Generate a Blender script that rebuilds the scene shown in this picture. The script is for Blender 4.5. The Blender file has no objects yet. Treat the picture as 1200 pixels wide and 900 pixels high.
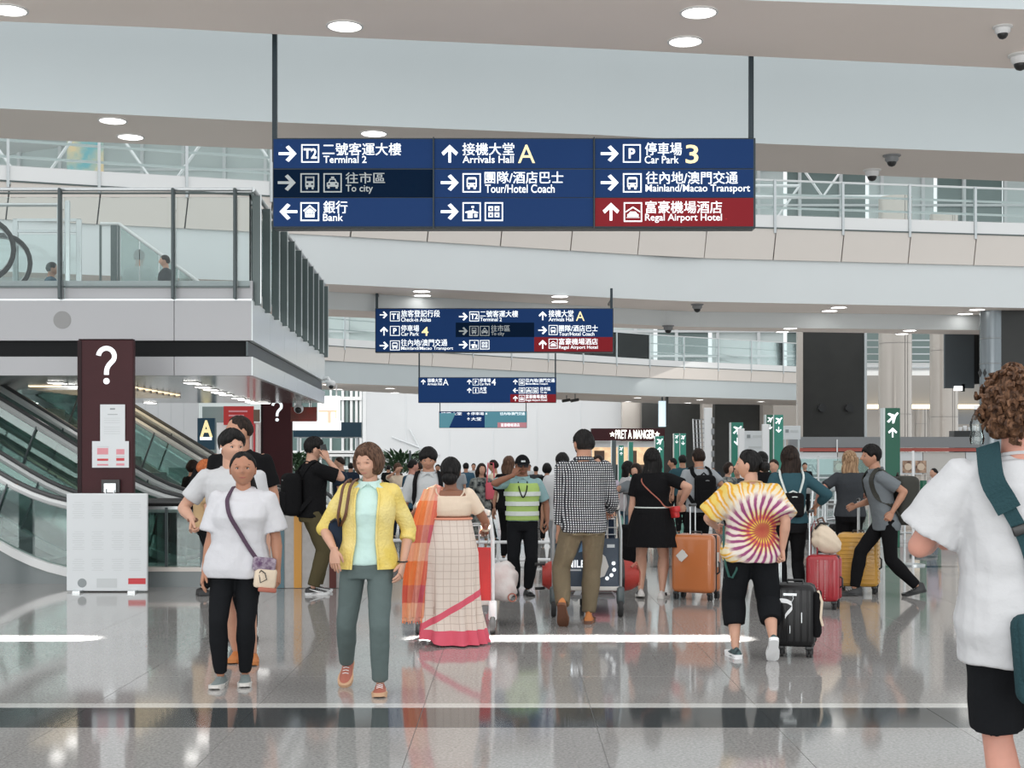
import bpy, math, random
import numpy as np
from mathutils import Vector, Matrix, Euler, noise as mnoise

SC = bpy.context.scene
COL = SC.collection
random.seed(7)
PI = math.pi

# ---------------------------------------------------------------- camera
CAMZ = 1.52
cam_d = bpy.data.cameras.new('camera')
cam = bpy.data.objects.new('camera', cam_d)
COL.objects.link(cam)
cam.location = (0, 0, CAMZ)
cam.rotation_euler = (PI / 2, 0, 0)
cam_d.sensor_width = 36
cam_d.lens = 48
cam_d.shift_y = 81 / 1200
cam_d.clip_start = 0.1
cam_d.clip_end = 400
SC.camera = cam

# ---------------------------------------------------------------- daylight (bright overcast sky through the glazed roof)
wd = bpy.data.worlds.new('daylight')
SC.world = wd
wd.use_nodes = True
wn = wd.node_tree.nodes
wl = wd.node_tree.links
wn.clear()
w_out = wn.new('ShaderNodeOutputWorld')
w_bg = wn.new('ShaderNodeBackground')
w_tc = wn.new('ShaderNodeTexCoord')
w_sep = wn.new('ShaderNodeSeparateXYZ')
w_rmp = wn.new('ShaderNodeValToRGB')
wl.new(w_tc.outputs['Generated'], w_sep.inputs[0])
wl.new(w_sep.outputs['Z'], w_rmp.inputs[0])
w_rmp.color_ramp.elements[0].position = 0.0
w_rmp.color_ramp.elements[0].color = (0.80, 0.86, 0.88, 1)
w_rmp.color_ramp.elements[1].position = 0.6
w_rmp.color_ramp.elements[1].color = (1.0, 1.0, 1.0, 1)
wl.new(w_rmp.outputs[0], w_bg.inputs[0])
w_bg.inputs[1].default_value = 1.0
wl.new(w_bg.outputs[0], w_out.inputs[0])

SC.view_settings.view_transform = 'Standard'
SC.view_settings.look = 'None'
SC.view_settings.gamma = 1.0
SC.view_settings.exposure = 0.30
SC.view_settings.use_curve_mapping = False


def area(name, loc, rot, sx, sy, power, color=(1, 1, 1), spread=PI):
    l = bpy.data.lights.new(name, 'AREA')
    l.shape = 'RECTANGLE'
    l.size, l.size_y = sx, sy
    l.energy = power
    l.color = color
    l.spread = spread
    o = bpy.data.objects.new(name, l)
    o.location = loc
    o.rotation_euler = rot
    COL.objects.link(o)
    return o


# added fill lamp behind the camera, tilted up at the bridge soffits, and the shafts through narrow roof slots
area('front_fill', (-2, -9, 3.4), (math.radians(97), 0, 0), 30, 6, 1300, (1.0, 0.99, 0.97))
area('skylight_slot', (0.55, 10.55, 11.0), (math.radians(3.4), 0, 0), 2.6, 0.16, 105, (1, 0.98, 0.95), math.radians(2.0))
area('skylight_slot', (-4.6, 10.55, 11.0), (math.radians(3.4), 0, 0), 2.2, 0.10, 60, (1, 0.98, 0.95), math.radians(2.0))


area('far_hall_fill', (-3, 80, 6.6), (math.radians(50), 0, 0), 26, 2, 800, (1, 0.99, 0.97))  # unseen fill lamps added to brighten the dark far hall
area('far_hall_fill', (14, 66, 5.4), (math.radians(30), 0, 0), 16, 3, 50, (1, 0.96, 0.90))
area('far_hall_fill', (-14, 66, 5.4), (math.radians(30), 0, 0), 16, 3, 220, (1, 0.99, 0.97))

# ---------------------------------------------------------------- materials
def mat(name, col, rough=0.6, metal=0.0, var=0.0, scale=8.0, bump=0.0, bscale=40.0, emis=None, estr=0.0, spec=0.5, sheen=0.0, coat=0.0, col2=None):
    m = bpy.data.materials.new(name)
    m.use_nodes = True
    nt = m.node_tree
    b = nt.nodes['Principled BSDF']
    b.inputs['Base Color'].default_value = (*col, 1)
    b.inputs['Roughness'].default_value = rough
    b.inputs['Metallic'].default_value = metal
    b.inputs['Specular IOR Level'].default_value = spec
    if sheen:
        b.inputs['Sheen Weight'].default_value = sheen
    if coat:
        b.inputs['Coat Weight'].default_value = coat
        b.inputs['Coat Roughness'].default_value = 0.08
    if emis:
        b.inputs['Emission Color'].default_value = (*emis, 1)
        b.inputs['Emission Strength'].default_value = estr
    tc = None
    if var or col2:
        tc = nt.nodes.new('ShaderNodeTexCoord')
        n = nt.nodes.new('ShaderNodeTexNoise')
        n.inputs['Scale'].default_value = scale
        n.inputs['Detail'].default_value = 4
        r = nt.nodes.new('ShaderNodeValToRGB')
        r.color_ramp.elements[0].position = 0.35
        r.color_ramp.elements[1].position = 0.65
        a = [max(0, c * (1 - var)) for c in col]
        d = col2 if col2 else [min(1, c * (1 + var)) for c in col]
        r.color_ramp.elements[0].color = (*a, 1)
        r.color_ramp.elements[1].color = (*d, 1)
        nt.links.new(tc.outputs['Object'], n.inputs['Vector'])
        nt.links.new(n.outputs['Fac'], r.inputs[0])
        nt.links.new(r.outputs[0], b.inputs['Base Color'])
    if bump:
        if tc is None:
            tc = nt.nodes.new('ShaderNodeTexCoord')
        n2 = nt.nodes.new('ShaderNodeTexNoise')
        n2.inputs['Scale'].default_value = bscale
        n2.inputs['Detail'].default_value = 3
        bp = nt.nodes.new('ShaderNodeBump')
        bp.inputs['Strength'].default_value = bump
        bp.inputs['Distance'].default_value = 0.02
        nt.links.new(tc.outputs['Object'], n2.inputs['Vector'])
        nt.links.new(n2.outputs['Fac'], bp.inputs['Height'])
        nt.links.new(bp.outputs[0], b.inputs['Normal'])
    return m


def glass(name, tint, refl=0.12, rough=0.02):
    m = bpy.data.materials.new(name)
    m.use_nodes = True
    nt = m.node_tree
    nt.nodes.clear()
    o = nt.nodes.new('ShaderNodeOutputMaterial')
    t = nt.nodes.new('ShaderNodeBsdfTransparent')
    t.inputs[0].default_value = (*tint, 1)
    g = nt.nodes.new('ShaderNodeBsdfGlossy')
    g.inputs[0].default_value = (0.95, 1, 1, 1)
    g.inputs['Roughness'].default_value = rough
    lw = nt.nodes.new('ShaderNodeFresnel')
    lw.inputs[0].default_value = 1.45
    ad = nt.nodes.new('ShaderNodeMath')
    ad.operation = 'ADD'
    ad.inputs[1].default_value = refl
    ad.use_clamp = True
    mx = nt.nodes.new('ShaderNodeMixShader')
    nt.links.new(lw.outputs[0], ad.inputs[0])
    nt.links.new(ad.outputs[0], mx.inputs[0])
    nt.links.new(t.outputs[0], mx.inputs[1])
    nt.links.new(g.outputs[0], mx.inputs[2])
    nt.links.new(mx.outputs[0], o.inputs[0])
    return m


def granite(name, base, dark, light, rough=0.07, joints=False):
    m = bpy.data.materials.new(name)
    m.use_nodes = True
    nt = m.node_tree
    b = nt.nodes['Principled BSDF']
    b.inputs['Roughness'].default_value = rough
    b.inputs['IOR'].default_value = 1.62
    tc = nt.nodes.new('ShaderNodeTexCoord')
    geo = nt.nodes.new('ShaderNodeNewGeometry')
    v = nt.nodes.new('ShaderNodeTexVoronoi')
    v.inputs['Scale'].default_value = 110
    v2 = nt.nodes.new('ShaderNodeTexNoise')
    v2.inputs['Scale'].default_value = 60
    v2.inputs['Detail'].default_value = 3
    mp = nt.nodes.new('ShaderNodeMapping')
    nt.links.new(geo.outputs['Position'], mp.inputs[0])
    nt.links.new(mp.outputs[0], v.inputs['Vector'])
    nt.links.new(mp.outputs[0], v2.inputs['Vector'])
    r = nt.nodes.new('ShaderNodeValToRGB')
    r.color_ramp.elements[0].color = (*dark, 1)
    r.color_ramp.elements[0].position = 0.30
    r.color_ramp.elements[1].color = (*light, 1)
    r.color_ramp.elements[1].position = 0.72
    e = r.color_ramp.elements.new(0.5)
    e.color = (*base, 1)
    nt.links.new(v2.outputs['Fac'], r.inputs[0])
    mx = nt.nodes.new('ShaderNodeMix')
    mx.data_type = 'RGBA'
    mx.inputs[0].default_value = 0.35
    nt.links.new(r.outputs[0], mx.inputs[6])
    bw = nt.nodes.new('ShaderNodeRGBToBW')
    nt.links.new(v.outputs['Color'], bw.inputs[0])
    r2 = nt.nodes.new('ShaderNodeValToRGB')
    r2.color_ramp.elements[0].color = (*dark, 1)
    r2.color_ramp.elements[1].color = (*light, 1)
    nt.links.new(bw.outputs[0], r2.inputs[0])
    nt.links.new(r2.outputs[0], mx.inputs[7])
    nt.links.new(mx.outputs[2], b.inputs['Base Color'])
    # slow ripple of the polish
    n3 = nt.nodes.new('ShaderNodeTexNoise')
    n3.inputs['Scale'].default_value = 0.9
    bp = nt.nodes.new('ShaderNodeBump')
    bp.inputs['Strength'].default_value = 0.10
    bp.inputs['Distance'].default_value = 0.004
    nt.links.new(geo.outputs['Position'], n3.inputs['Vector'])
    nt.links.new(n3.outputs['Fac'], bp.inputs['Height'])
    nt.links.new(bp.outputs[0], b.inputs['Normal'])
    return m


M = {}
M['granite'] = granite('grey_granite', (0.34, 0.33, 0.32), (0.20, 0.195, 0.19), (0.48, 0.47, 0.455))
M['granite_dark'] = granite('dark_granite', (0.060, 0.068, 0.072), (0.035, 0.04, 0.042), (0.10, 0.11, 0.11))
M['granite_pale'] = granite('pale_granite', (0.62, 0.62, 0.60), (0.5, 0.5, 0.48), (0.72, 0.72, 0.70))
M['grout'] = mat('joint_grout', (0.22, 0.215, 0.21), 0.5)
M['fascia'] = mat('cool_white_paint', (0.56, 0.615, 0.63), 0.42, var=0.012, scale=0.6)
M['fascia2'] = mat('white_paint', (0.74, 0.78, 0.79), 0.42, var=0.012, scale=0.6)
M['soffit'] = mat('warm_tan_plaster', (0.97, 0.875, 0.81), 0.6, var=0.015, scale=0.5)
M['soffit2'] = mat('warm_grey_plaster', (0.80, 0.735, 0.68), 0.6, var=0.015, scale=0.5)
M['cladding'] = mat('cream_cladding', (0.74, 0.685, 0.635), 0.22, var=0.02, scale=0.7)
M['seam'] = mat('dark_seam', (0.25, 0.24, 0.23), 0.7)
M['kerb_white'] = mat('white_kerb_panel', (0.88, 0.89, 0.89), 0.3)
M['steel'] = mat('brushed_steel', (0.60, 0.63, 0.64), 0.3, 0.8, var=0.03, scale=30)
M['dark_steel'] = mat('dark_grey_steel', (0.075, 0.095, 0.10), 0.35, 0.3)
M['fin'] = mat('dark_green_grey_fin', (0.105, 0.135, 0.135), 0.35, 0.2)
M['glass'] = glass('clear_green_glass', (0.93, 0.962, 0.957), 0.0)
M['frost'] = glass('frosted_stair_glass', (0.55, 0.64, 0.62), 0.22, 0.25)
M['rail_white'] = mat('pale_rail', (0.74, 0.76, 0.76), 0.3, 0.2)
M['glass_d'] = glass('deep_green_glass', (0.74, 0.83, 0.81), 0.03)
M['glass_f'] = glass('far_curtain_glass', (0.70, 0.84, 0.82), 0.10)
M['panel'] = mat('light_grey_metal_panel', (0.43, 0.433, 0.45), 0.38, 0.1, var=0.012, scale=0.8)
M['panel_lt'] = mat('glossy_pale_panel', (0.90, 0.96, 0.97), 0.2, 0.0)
M['black_band'] = mat('black_recess', (0.012, 0.013, 0.014), 0.6, spec=.15)
M['mez_ceiling'] = mat('grey_glossy_ceiling', (0.46, 0.46, 0.46), 0.14, 0.5, var=0.05, scale=1.2)
M['lamp'] = mat('lamp_lens', (1, 1, 1), 0.5, emis=(1, 0.98, 0.94), estr=5.0)
M['lamp_warm'] = mat('warm_lamp_lens', (1, 0.9, 0.7), 0.5, emis=(1, 0.80, 0.52), estr=1.6)
M['lamp_rim'] = mat('lamp_rim', (0.75, 0.75, 0.74), 0.4)
M['maroon'] = mat('maroon_laminate', (0.048, 0.009, 0.012), 0.5, spec=0.3, var=0.04, scale=5)
M['maroon_edge'] = mat('dark_maroon_edge', (0.025, 0.012, 0.014), 0.5, spec=.2)
M['white'] = mat('plain_white', (0.82, 0.83, 0.84), 0.5)
M['white_wall'] = mat('white_hoarding', (0.70, 0.715, 0.73), 0.6, var=0.02, scale=0.3)
M['paper'] = mat('paper', (0.74, 0.77, 0.79), 0.6)
M['ink'] = mat('grey_ink', (0.62, 0.65, 0.66), 0.7)
M['ink_d'] = mat('dark_ink', (0.30, 0.33, 0.34), 0.7)
M['ink_red'] = mat('red_ink', (0.62, 0.06, 0.07), 0.6)
M['ink_pink'] = mat('pink_ink', (0.75, 0.32, 0.36), 0.6)
M['black'] = mat('black_plastic', (0.018, 0.019, 0.02), 0.35)
M['rubber'] = mat('black_rubber', (0.022, 0.022, 0.023), 0.7)
M['grey_pl'] = mat('grey_plastic', (0.25, 0.26, 0.27), 0.45)
M['tower'] = mat('charcoal_cladding', (0.030, 0.030, 0.028), 0.28, 0.1, var=0.1, scale=1.5)
M['column'] = mat('champagne_column', (0.60, 0.545, 0.495), 0.26, 0.35, var=0.02, scale=0.5)
M['navy'] = mat('sign_navy', (0.006, 0.030, 0.110), 0.5, emis=(0.004, 0.026, 0.10), estr=0.35, spec=.15)
M['navy_dim'] = mat('sign_navy_unlit', (0.003, 0.014, 0.040), 0.6, spec=.04)
M['sign_red'] = mat('sign_red', (0.19, 0.010, 0.016), 0.5, emis=(0.2, 0.01, 0.015), estr=0.3, spec=.15)
M['sign_frame'] = mat('sign_frame', (0.030, 0.045, 0.055), 0.35, 0.3)
M['let_w'] = mat('sign_white', (0.9, 0.93, 0.95), 0.4, emis=(0.92, 0.97, 1.0), estr=0.55)
M['let_g'] = mat('sign_grey_unlit', (0.50, 0.54, 0.55), 0.5)
M['let_y'] = mat('sign_yellow', (0.95, 0.82, 0.45), 0.4, emis=(1.0, 0.85, 0.42), estr=0.5)
M['let_t'] = mat('teal_reflection', (0.12, 0.36, 0.45), 0.3)  # teal put in as reflected light on the farthest sign
M['green'] = mat('green_pylon', (0.004, 0.110, 0.062), 0.35)
M['green2'] = mat('teal_pylon', (0.03, 0.26, 0.19), 0.35)
M['teal_band'] = mat('deep_blue_band', (0.012, 0.062, 0.105), 0.4)
M['red'] = mat('flat_red', (0.55, 0.03, 0.03), 0.45)
M['lit_white'] = mat('backlit_white_screen', (1, 1, 1), 0.5, emis=(1, 0.99, 0.97), estr=1.1)
M['peach'] = mat('peach_print', (0.95, 0.55, 0.40), 0.5, emis=(1, 0.6, 0.45), estr=0.6)
M['orange'] = mat('amber_strip', (0.70, 0.33, 0.045), 0.35)
M['blue_s'] = mat('slate_blue_strip', (0.07, 0.16, 0.20), 0.35)
M['brown_s'] = mat('maroon_strip', (0.13, 0.035, 0.03), 0.35)
M['stone'] = mat('pale_stone', (0.50, 0.485, 0.475), 0.35, var=0.06, scale=14)
M['grey_base'] = mat('blue_grey_skirting', (0.22, 0.25, 0.255), 0.3)
M['wood'] = mat('counter_brown', (0.16, 0.10, 0.07), 0.5)
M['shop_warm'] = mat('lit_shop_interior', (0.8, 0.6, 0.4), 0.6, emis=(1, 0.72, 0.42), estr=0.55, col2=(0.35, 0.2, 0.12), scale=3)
M['screen'] = mat('dark_screen', (0.105, 0.125, 0.14), 0.4)
M['dull_wall'] = mat('dull_grey_wall', (0.33, 0.315, 0.295), 0.6)
M['belt'] = mat('grey_handrail', (0.085, 0.088, 0.09), 0.35)
M['roof'] = mat('white_roof_vault', (0.80, 0.81, 0.80), 0.6)
M['upper_dark'] = mat('dark_green_upper_glass', (0.20, 0.265, 0.255), 0.15)
M['upper_pale'] = mat('pale_green_upper_glass', (0.72, 0.78, 0.77), 0.15)
M['leaf'] = mat('dark_leaf', (0.035, 0.085, 0.035), 0.6, var=0.3, scale=20)


# ---------------------------------------------------------------- helpers
def W(px, py, Y):
    return Vector(((px - 600) * Y / 1600, Y, CAMZ + (531 - py) * Y / 1600))


def props(o, label=None, cat=None, group=None, kind=None):
    if label: o['label'] = label
    if cat: o['category'] = cat
    if group: o['group'] = group
    if kind: o['kind'] = kind
    return o


def thing(name, label, cat, loc=(0, 0, 0), rz=0.0, group=None):
    o = bpy.data.objects.new(name, None)
    o.empty_display_size = 0.1
    COL.objects.link(o)
    o.location = loc
    o.rotation_euler = (0, 0, rz)
    return props(o, label, cat, group)


def struct_root(name, loc=(0, 0, 0), rz=0.0):
    o = bpy.data.objects.new(name, None)
    COL.objects.link(o)
    o.location = loc
    o.rotation_euler = (0, 0, rz)
    o['kind'] = 'structure'
    return o


def link(name, me, parent=None, label=None):
    o = bpy.data.objects.new(name, me)
    COL.objects.link(o)
    if parent is not None:
        o.parent = parent
    if label:
        o['label'] = label
    return o


class MB:
    """collects geometry for ONE mesh object"""
    def __init__(s):
        s.v = []; s.f = []; s.mi = []

    def add(s, verts, faces, mi=0):
        n = len(s.v)
        s.v.extend([tuple(p) for p in verts])
        s.f.extend([tuple(i + n for i in f) for f in faces])
        s.mi.extend([mi] * len(faces))
        return s

    def box(s, c, d, mi=0, rot=None):
        c = Vector(c)
        x, y, z = d[0] / 2, d[1] / 2, d[2] / 2
        vs = [Vector((i * x, j * y, k * z)) for k in (-1, 1) for j in (-1, 1) for i in (-1, 1)]
        if rot is not None:
            R = Euler(rot).to_matrix() if not isinstance(rot, Matrix) else rot
            vs = [R @ p for p in vs]
        return s.add([p + c for p in vs], [(0, 2, 3, 1), (4, 5, 7, 6), (0, 1, 5, 4), (2, 6, 7, 3), (0, 4, 6, 2), (1, 3, 7, 5)], mi)

    def rbox(s, c, d, r=0.02, mi=0, rot=None, seg=2):
        """box with rounded vertical-profile edges (all 12 edges chamfered by stacking rings)"""
        x, y, z = d[0] / 2, d[1] / 2, d[2] / 2
        r = min(r, x * .98, y * .98, z * .98)
        rings = []
        def ring(ix, zz):
            out = []
            for cx, cy, a0 in ((x - r, y - r, 0), (-(x - r), y - r, 90), (-(x - r), -(y - r), 180), (x - r, -(y - r), 270)):
                for k in range(seg + 1):
                    a = math.radians(a0 + 90 * k / seg)
                    out.append(Vector((cx + (r - ix) * math.cos(a), cy + (r - ix) * math.sin(a), zz)))
            return out
        for k in range(seg + 1):
            a = PI / 2 * k / seg
            rings.append(ring(r * (1 - math.sin(a)), -z + r * (1 - math.cos(a))))
        for k in range(seg + 1):
            a = PI / 2 * (1 - k / seg)
            rings.append(ring(r * (1 - math.sin(a)), z - r * (1 - math.cos(a))))
        R = Euler(rot).to_matrix() if rot is not None else Matrix.Identity(3)
        n = len(rings[0])
        vs = [R @ p + Vector(c) for rg in rings for p in rg]
        fs = [tuple(reversed(range(n)))]
        for i in range(len(rings) - 1):
            for j in range(n):
                fs.append((i * n + j, i * n + (j + 1) % n, (i + 1) * n + (j + 1) % n, (i + 1) * n + j))
        fs.append(tuple(range((len(rings) - 1) * n, len(rings) * n)))
        return s.add(vs, fs, mi)

    def loft(s, rings, mi=0, caps=True, closed=False):
        n = len(rings[0])
        vs = [p for rg in rings for p in rg]
        fs = []
        L = len(rings)
        for i in range(L - (0 if closed else 1)):
            a, b = i * n, ((i + 1) % L) * n
            for j in range(n):
                fs.append((a + j, a + (j + 1) % n, b + (j + 1) % n, b + j))
        if caps and not closed:
            fs.append(tuple(reversed(range(n))))
            fs.append(tuple(range((L - 1) * n, L * n)))
        return s.add(vs, fs, mi)

    def tube(s, pts, r, n=8, mi=0, closed=False, flat=None):
        """round tube along points; r number or list; flat=(a,b) scales the section"""
        pts = [Vector(p) for p in pts]
        L = len(pts)
        rings = []
        up = None
        for i, p in enumerate(pts):
            if closed:
                t = (pts[(i + 1) % L] - pts[i - 1])
            else:
                t = pts[min(i + 1, L - 1)] - pts[max(i - 1, 0)]
            t = t.normalized() if t.length > 1e-9 else Vector((0, 0, 1))
            if up is None:
                up = Vector((0, 0, 1)) if abs(t.z) < 0.9 else Vector((0, 1, 0))
            u = t.cross(up)
            if u.length < 1e-4:
                u = t.cross(Vector((1, 0.1, 0)))
            u.normalize()
            w = u.cross(t).normalized()
            up = w
            rr = r[i] if isinstance(r, (list, tuple)) else r
            fa, fb = flat if flat else (1, 1)
            rings.append([p + u * (rr * fa * math.cos(2 * PI * k / n)) + w * (rr * fb * math.sin(2 * PI * k / n)) for k in range(n)])
        return s.loft(rings, mi, not closed, closed)

    def cyl(s, p0, p1, r, n=16, mi=0):
        return s.tube([p0, p1], r, n, mi)

    def lathe(s, c, prof, n=24, mi=0, axis='z'):
        rings = []
        for r, h in prof:
            rg = []
            for k in range(n):
                a = 2 * PI * k / n
                if axis == 'z':
                    q = Vector((r * math.cos(a), r * math.sin(a), h))
                elif axis == 'y':
                    q = Vector((r * math.cos(a), h, r * math.sin(a)))
                else:
                    q = Vector((h, r * math.cos(a), r * math.sin(a)))
                rg.append(q + Vector(c))
            rings.append(rg)
        return s.loft(rings, mi)

    def prism(s, poly, y0, y1, mi=0):
        """polygon in XZ extruded along y"""
        n = len(poly)
        vs = [(p[0], y0, p[1]) for p in poly] + [(p[0], y1, p[1]) for p in poly]
        fs = [tuple(range(n)), tuple(reversed(range(n, 2 * n)))]
        for j in range(n):
            fs.append((j, n + j, n + (j + 1) % n, (j + 1) % n))
        return s.add(vs, fs, mi)

    def mesh(s, name, mats, smooth=False):
        me = bpy.data.meshes.new(name)
        me.from_pydata(s.v, [], s.f)
        for m in (mats if isinstance(mats, (list, tuple)) else [mats]):
            me.materials.append(M[m] if isinstance(m, str) else m)
        me.polygons.foreach_set('material_index', s.mi)
        if smooth:
            me.polygons.foreach_set('use_smooth', [True] * len(s.f))
        me.update()
        return me

    def build(s, name, mats, parent=None, smooth=False, label=None):
        me = s.mesh(name, mats, smooth)
        if smooth:
            try:
                me.set_sharp_from_angle(angle=math.radians(42))
            except Exception:
                pass
        return link(name, me, parent, label)


_txt_cache = {}


def text_mesh(body, bold=0.0):
    key = (body, bold)
    if key not in _txt_cache:
        c = bpy.data.curves.new('lettering', 'FONT')
        c.body = body
        c.resolution_u = 3
        c.offset = bold
        o = bpy.data.objects.new('lettering', c)
        COL.objects.link(o)
        dg = bpy.context.evaluated_depsgraph_get()
        me = bpy.data.meshes.new_from_object(o.evaluated_get(dg))
        co = np.empty(len(me.vertices) * 3)
        me.vertices.foreach_get('co', co)
        co = co.reshape(-1, 3)
        fs = [tuple(p.vertices) for p in me.polygons]
        COL.objects.unlink(o)
        bpy.data.objects.remove(o)
        bpy.data.meshes.remove(me)
        _txt_cache[key] = (co, fs)
    return _txt_cache[key]


def lettering(body, x0, z0, x1, z1, y, m, parent, name='lettering', bold=0.0, label=None):
    """text fitted exactly into a box on a vertical plane facing -Y"""
    cjk = any(ord(ch) > 0x2E80 for ch in body)
    co, fs = text_mesh(body, 0.0 if cjk else bold)
    mn, mx = co.min(0), co.max(0)
    sx = (x1 - x0) / (mx[0] - mn[0])
    sz = (z1 - z0) / (mx[1] - mn[1])
    vs = [(x0 + (p[0] - mn[0]) * sx, y, z0 + (p[1] - mn[1]) * sz) for p in co]
    mb = MB().add(vs, fs)
    if cjk:
        d = (z1 - z0) * .014
        for dx, dz in ((-d, 0), (d, 0), (0, d)):
            mb.add([(p[0] + dx, p[1] + .0002, p[2] + dz) for p in vs], fs)
    return mb.build(name, m, parent, label=label)


def interp(pts, x):
    if x <= pts[0][0]:
        a, b = pts[0], pts[1]
    elif x >= pts[-1][0]:
        a, b = pts[-2], pts[-1]
    else:
        for a, b in zip(pts, pts[1:]):
            if a[0] <= x <= b[0]:
                break
    return a[1] + (b[1] - a[1]) * (x - a[0]) / (b[0] - a[0])


def copy_tree(o, parent=None):
    c = o.copy()
    COL.objects.link(c)
    if parent is not None:
        c.parent = parent
    for ch in list(o.children):
        copy_tree(ch, c)
    return c
# ================================================================ SETTING
# ---- floor: granite tiles near the camera, one slab of the same stone beyond
floor = MB()
FX0, FX1, FY0, FY1 = -7.53, 7.47, 5.56, 19.3
floor.add([(-60, -12, 0), (60, -12, 0), (60, FY0, 0), (-60, FY0, 0)], [(0, 1, 2, 3)], 0)
floor.add([(-60, FY1, 0), (60, FY1, 0), (60, 130, 0), (-60, 130, 0)], [(0, 1, 2, 3)], 0)
floor.add([(-60, FY0, 0), (FX0, FY0, 0), (FX0, FY1, 0), (-60, FY1, 0)], [(0, 1, 2, 3)], 0)
floor.add([(FX1, FY0, 0), (60, FY0, 0), (60, FY1, 0), (FX1, FY1, 0)], [(0, 1, 2, 3)], 0)
floor.add([(FX0, FY0, -.004), (FX1, FY0, -.004), (FX1, FY1, -.004), (FX0, FY1, -.004)], [(0, 1, 2, 3)], 1)
floor = floor.build('floor', ['granite', 'grout'])
props(floor, 'polished grey granite concourse floor with dark inlaid bands', None, None, 'structure')
rowsY = [(5.56, 6.56, 'granite'), (6.56, 7.56, 'granite'), (7.56, 8.155, 'granite_dark'), (8.155, 8.29, 'granite_pale')]
y = 8.29
while y < 18.2:
    rowsY.append((y, y + 1.0, 'granite')); y += 1.0
rowsY[-1] = (rowsY[-1][0], 18.14, 'granite')
rowsY += [(18.14, 18.42, 'granite_dark'), (18.42, FY1, 'granite')]
tile_cache = {}
for (a, b, mt) in rowsY:
    x = FX0
    while x < FX1 - .1:
        w = 1.0
        key = (round(b - a, 3), mt)
        if key not in tile_cache:
            g = .0012
            t = MB()
            d, h = (b - a) / 2 - g, .5 - g
            t.add([(-h, -d, -.004), (h, -d, -.004), (h, d, -.004), (-h, d, -.004), (-h + .001, -d + .001, 0), (h - .001, -d + .001, 0), (h - .001, d - .001, 0), (-h + .001, d - .001, 0)],
                  [(4, 5, 6, 7), (0, 1, 5, 4), (1, 2, 6, 5), (2, 3, 7, 6), (3, 0, 4, 7)])
            tile_cache[key] = t.mesh('floor_tile', mt)
        o = link('floor_tile', tile_cache[key], floor)
        o.location = (x + .5, (a + b) / 2, 0)
        x += w
band = MB().box((0, 27.4, .001), (60, .5, .002), 0).box((0, 23.2, .001), (60, .16, .002), 0)
band.build('inlaid_band', 'granite_dark', floor)


# ---- the sweeping footbridges and galleries over the concourse
SX = list(range(-420, 1661, 40))


def plan(edge, H, Yfix=None):
    out = []
    for px in SX:
        Yv = 1600 * H / (531 - interp(edge, px))
        out.append(((px - 600) * Yv / 1600, Yv))
    return out


def wall_strip(mb, pl, z0, z1, mi, dy=0.0):
    z0 = z0 if isinstance(z0, list) else [z0] * len(pl)
    z1 = z1 if isinstance(z1, list) else [z1] * len(pl)
    vs = []
    for (x, y), a, b in zip(pl, z0, z1):
        vs += [(x, y + dy, a), (x, y + dy, b)]
    fs = [(2 * i, 2 * i + 2, 2 * i + 3, 2 * i + 1) for i in range(len(pl) - 1)]
    mb.add(vs, fs, mi)


def soffit_strip(mb, pa, pb, z, mi):
    za, zb = z if isinstance(z, tuple) else (z, z)
    vs = []
    for (x, y), (u, v) in zip(pa, pb):
        vs += [(x, y, za), (u, v, zb)]
    fs = [(2 * i, 2 * i + 2, 2 * i + 3, 2 * i + 1) for i in range(len(pa) - 1)]
    mb.add(vs, fs, mi)


def beam(name, near, far, H, top, mats, label, sill=0.0):
    pn, pf = plan(near, H), plan(far, H)
    mb = MB()
    z = CAMZ + H
    wall_strip(mb, pn, z, z + top, 0)
    wall_strip(mb, pf, z, z + top, 0)
    soffit_strip(mb, pn, pf, z, 1)
    soffit_strip(mb, pn, pf, z + top, 0)
    o = mb.build(name, mats, smooth=False)
    props(o, label, None, None, 'structure')
    return pn, pf, o


b0n, b0f, beam0 = beam('ceiling_bridge', [(0, -46), (870, 0), (1200, 11)], [(0, 25), (200, 33), (319, 40), (500, 48), (700, 57), (882, 66), (1200, 81)], 4.4, 1.15,
                       ['fascia', 'soffit'], 'nearest white footbridge overhead with tan underside')
b1n, b1f, beam1 = beam('ceiling_bridge', [(0, 127), (319, 143), (600, 154), (700, 158), (885, 168), (1200, 180)], [(0, 162), (319, 175), (600, 188), (886, 200), (1200, 213)], 4.4, 1.75,
                       ['fascia', 'soffit2'], 'second white footbridge overhead with grey-tan underside')

# gallery 2: cladding, fascia, stepped soffit
g2 = [(0, 318), (100, 322), (390, 333), (800, 353), (1200, 361)]
H2 = 3.5
p2 = plan(g2, H2)
p2s = plan([(0, 324), (100, 329), (390, 342), (800, 365), (1200, 370)], H2)
mb = MB()
wall_strip(mb, p2, CAMZ + 3.5, CAMZ + 4.5, 0)
soffit_strip(mb, p2, p2s, CAMZ + 3.5, 1)
wall_strip(mb, p2s, CAMZ + 3.12, CAMZ + 3.5, 0)
p2t = plan([(0, 355), (390, 371), (800, 387), (1200, 393)], 3.12)
soffit_strip(mb, p2s, p2t, CAMZ + 3.12, 1)
wall_strip(mb, p2t, CAMZ + 3.12, CAMZ + 5.2, 0)
soffit_strip(mb, [(x, y + .03) for x, y in p2], p2t, CAMZ + 5.2, 0)
gal2 = mb.build('ceiling_gallery', ['fascia2', 'soffit'])
props(gal2, 'upper gallery edge with cream panels, white fascia and tan underside', None, None, 'structure')

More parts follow.
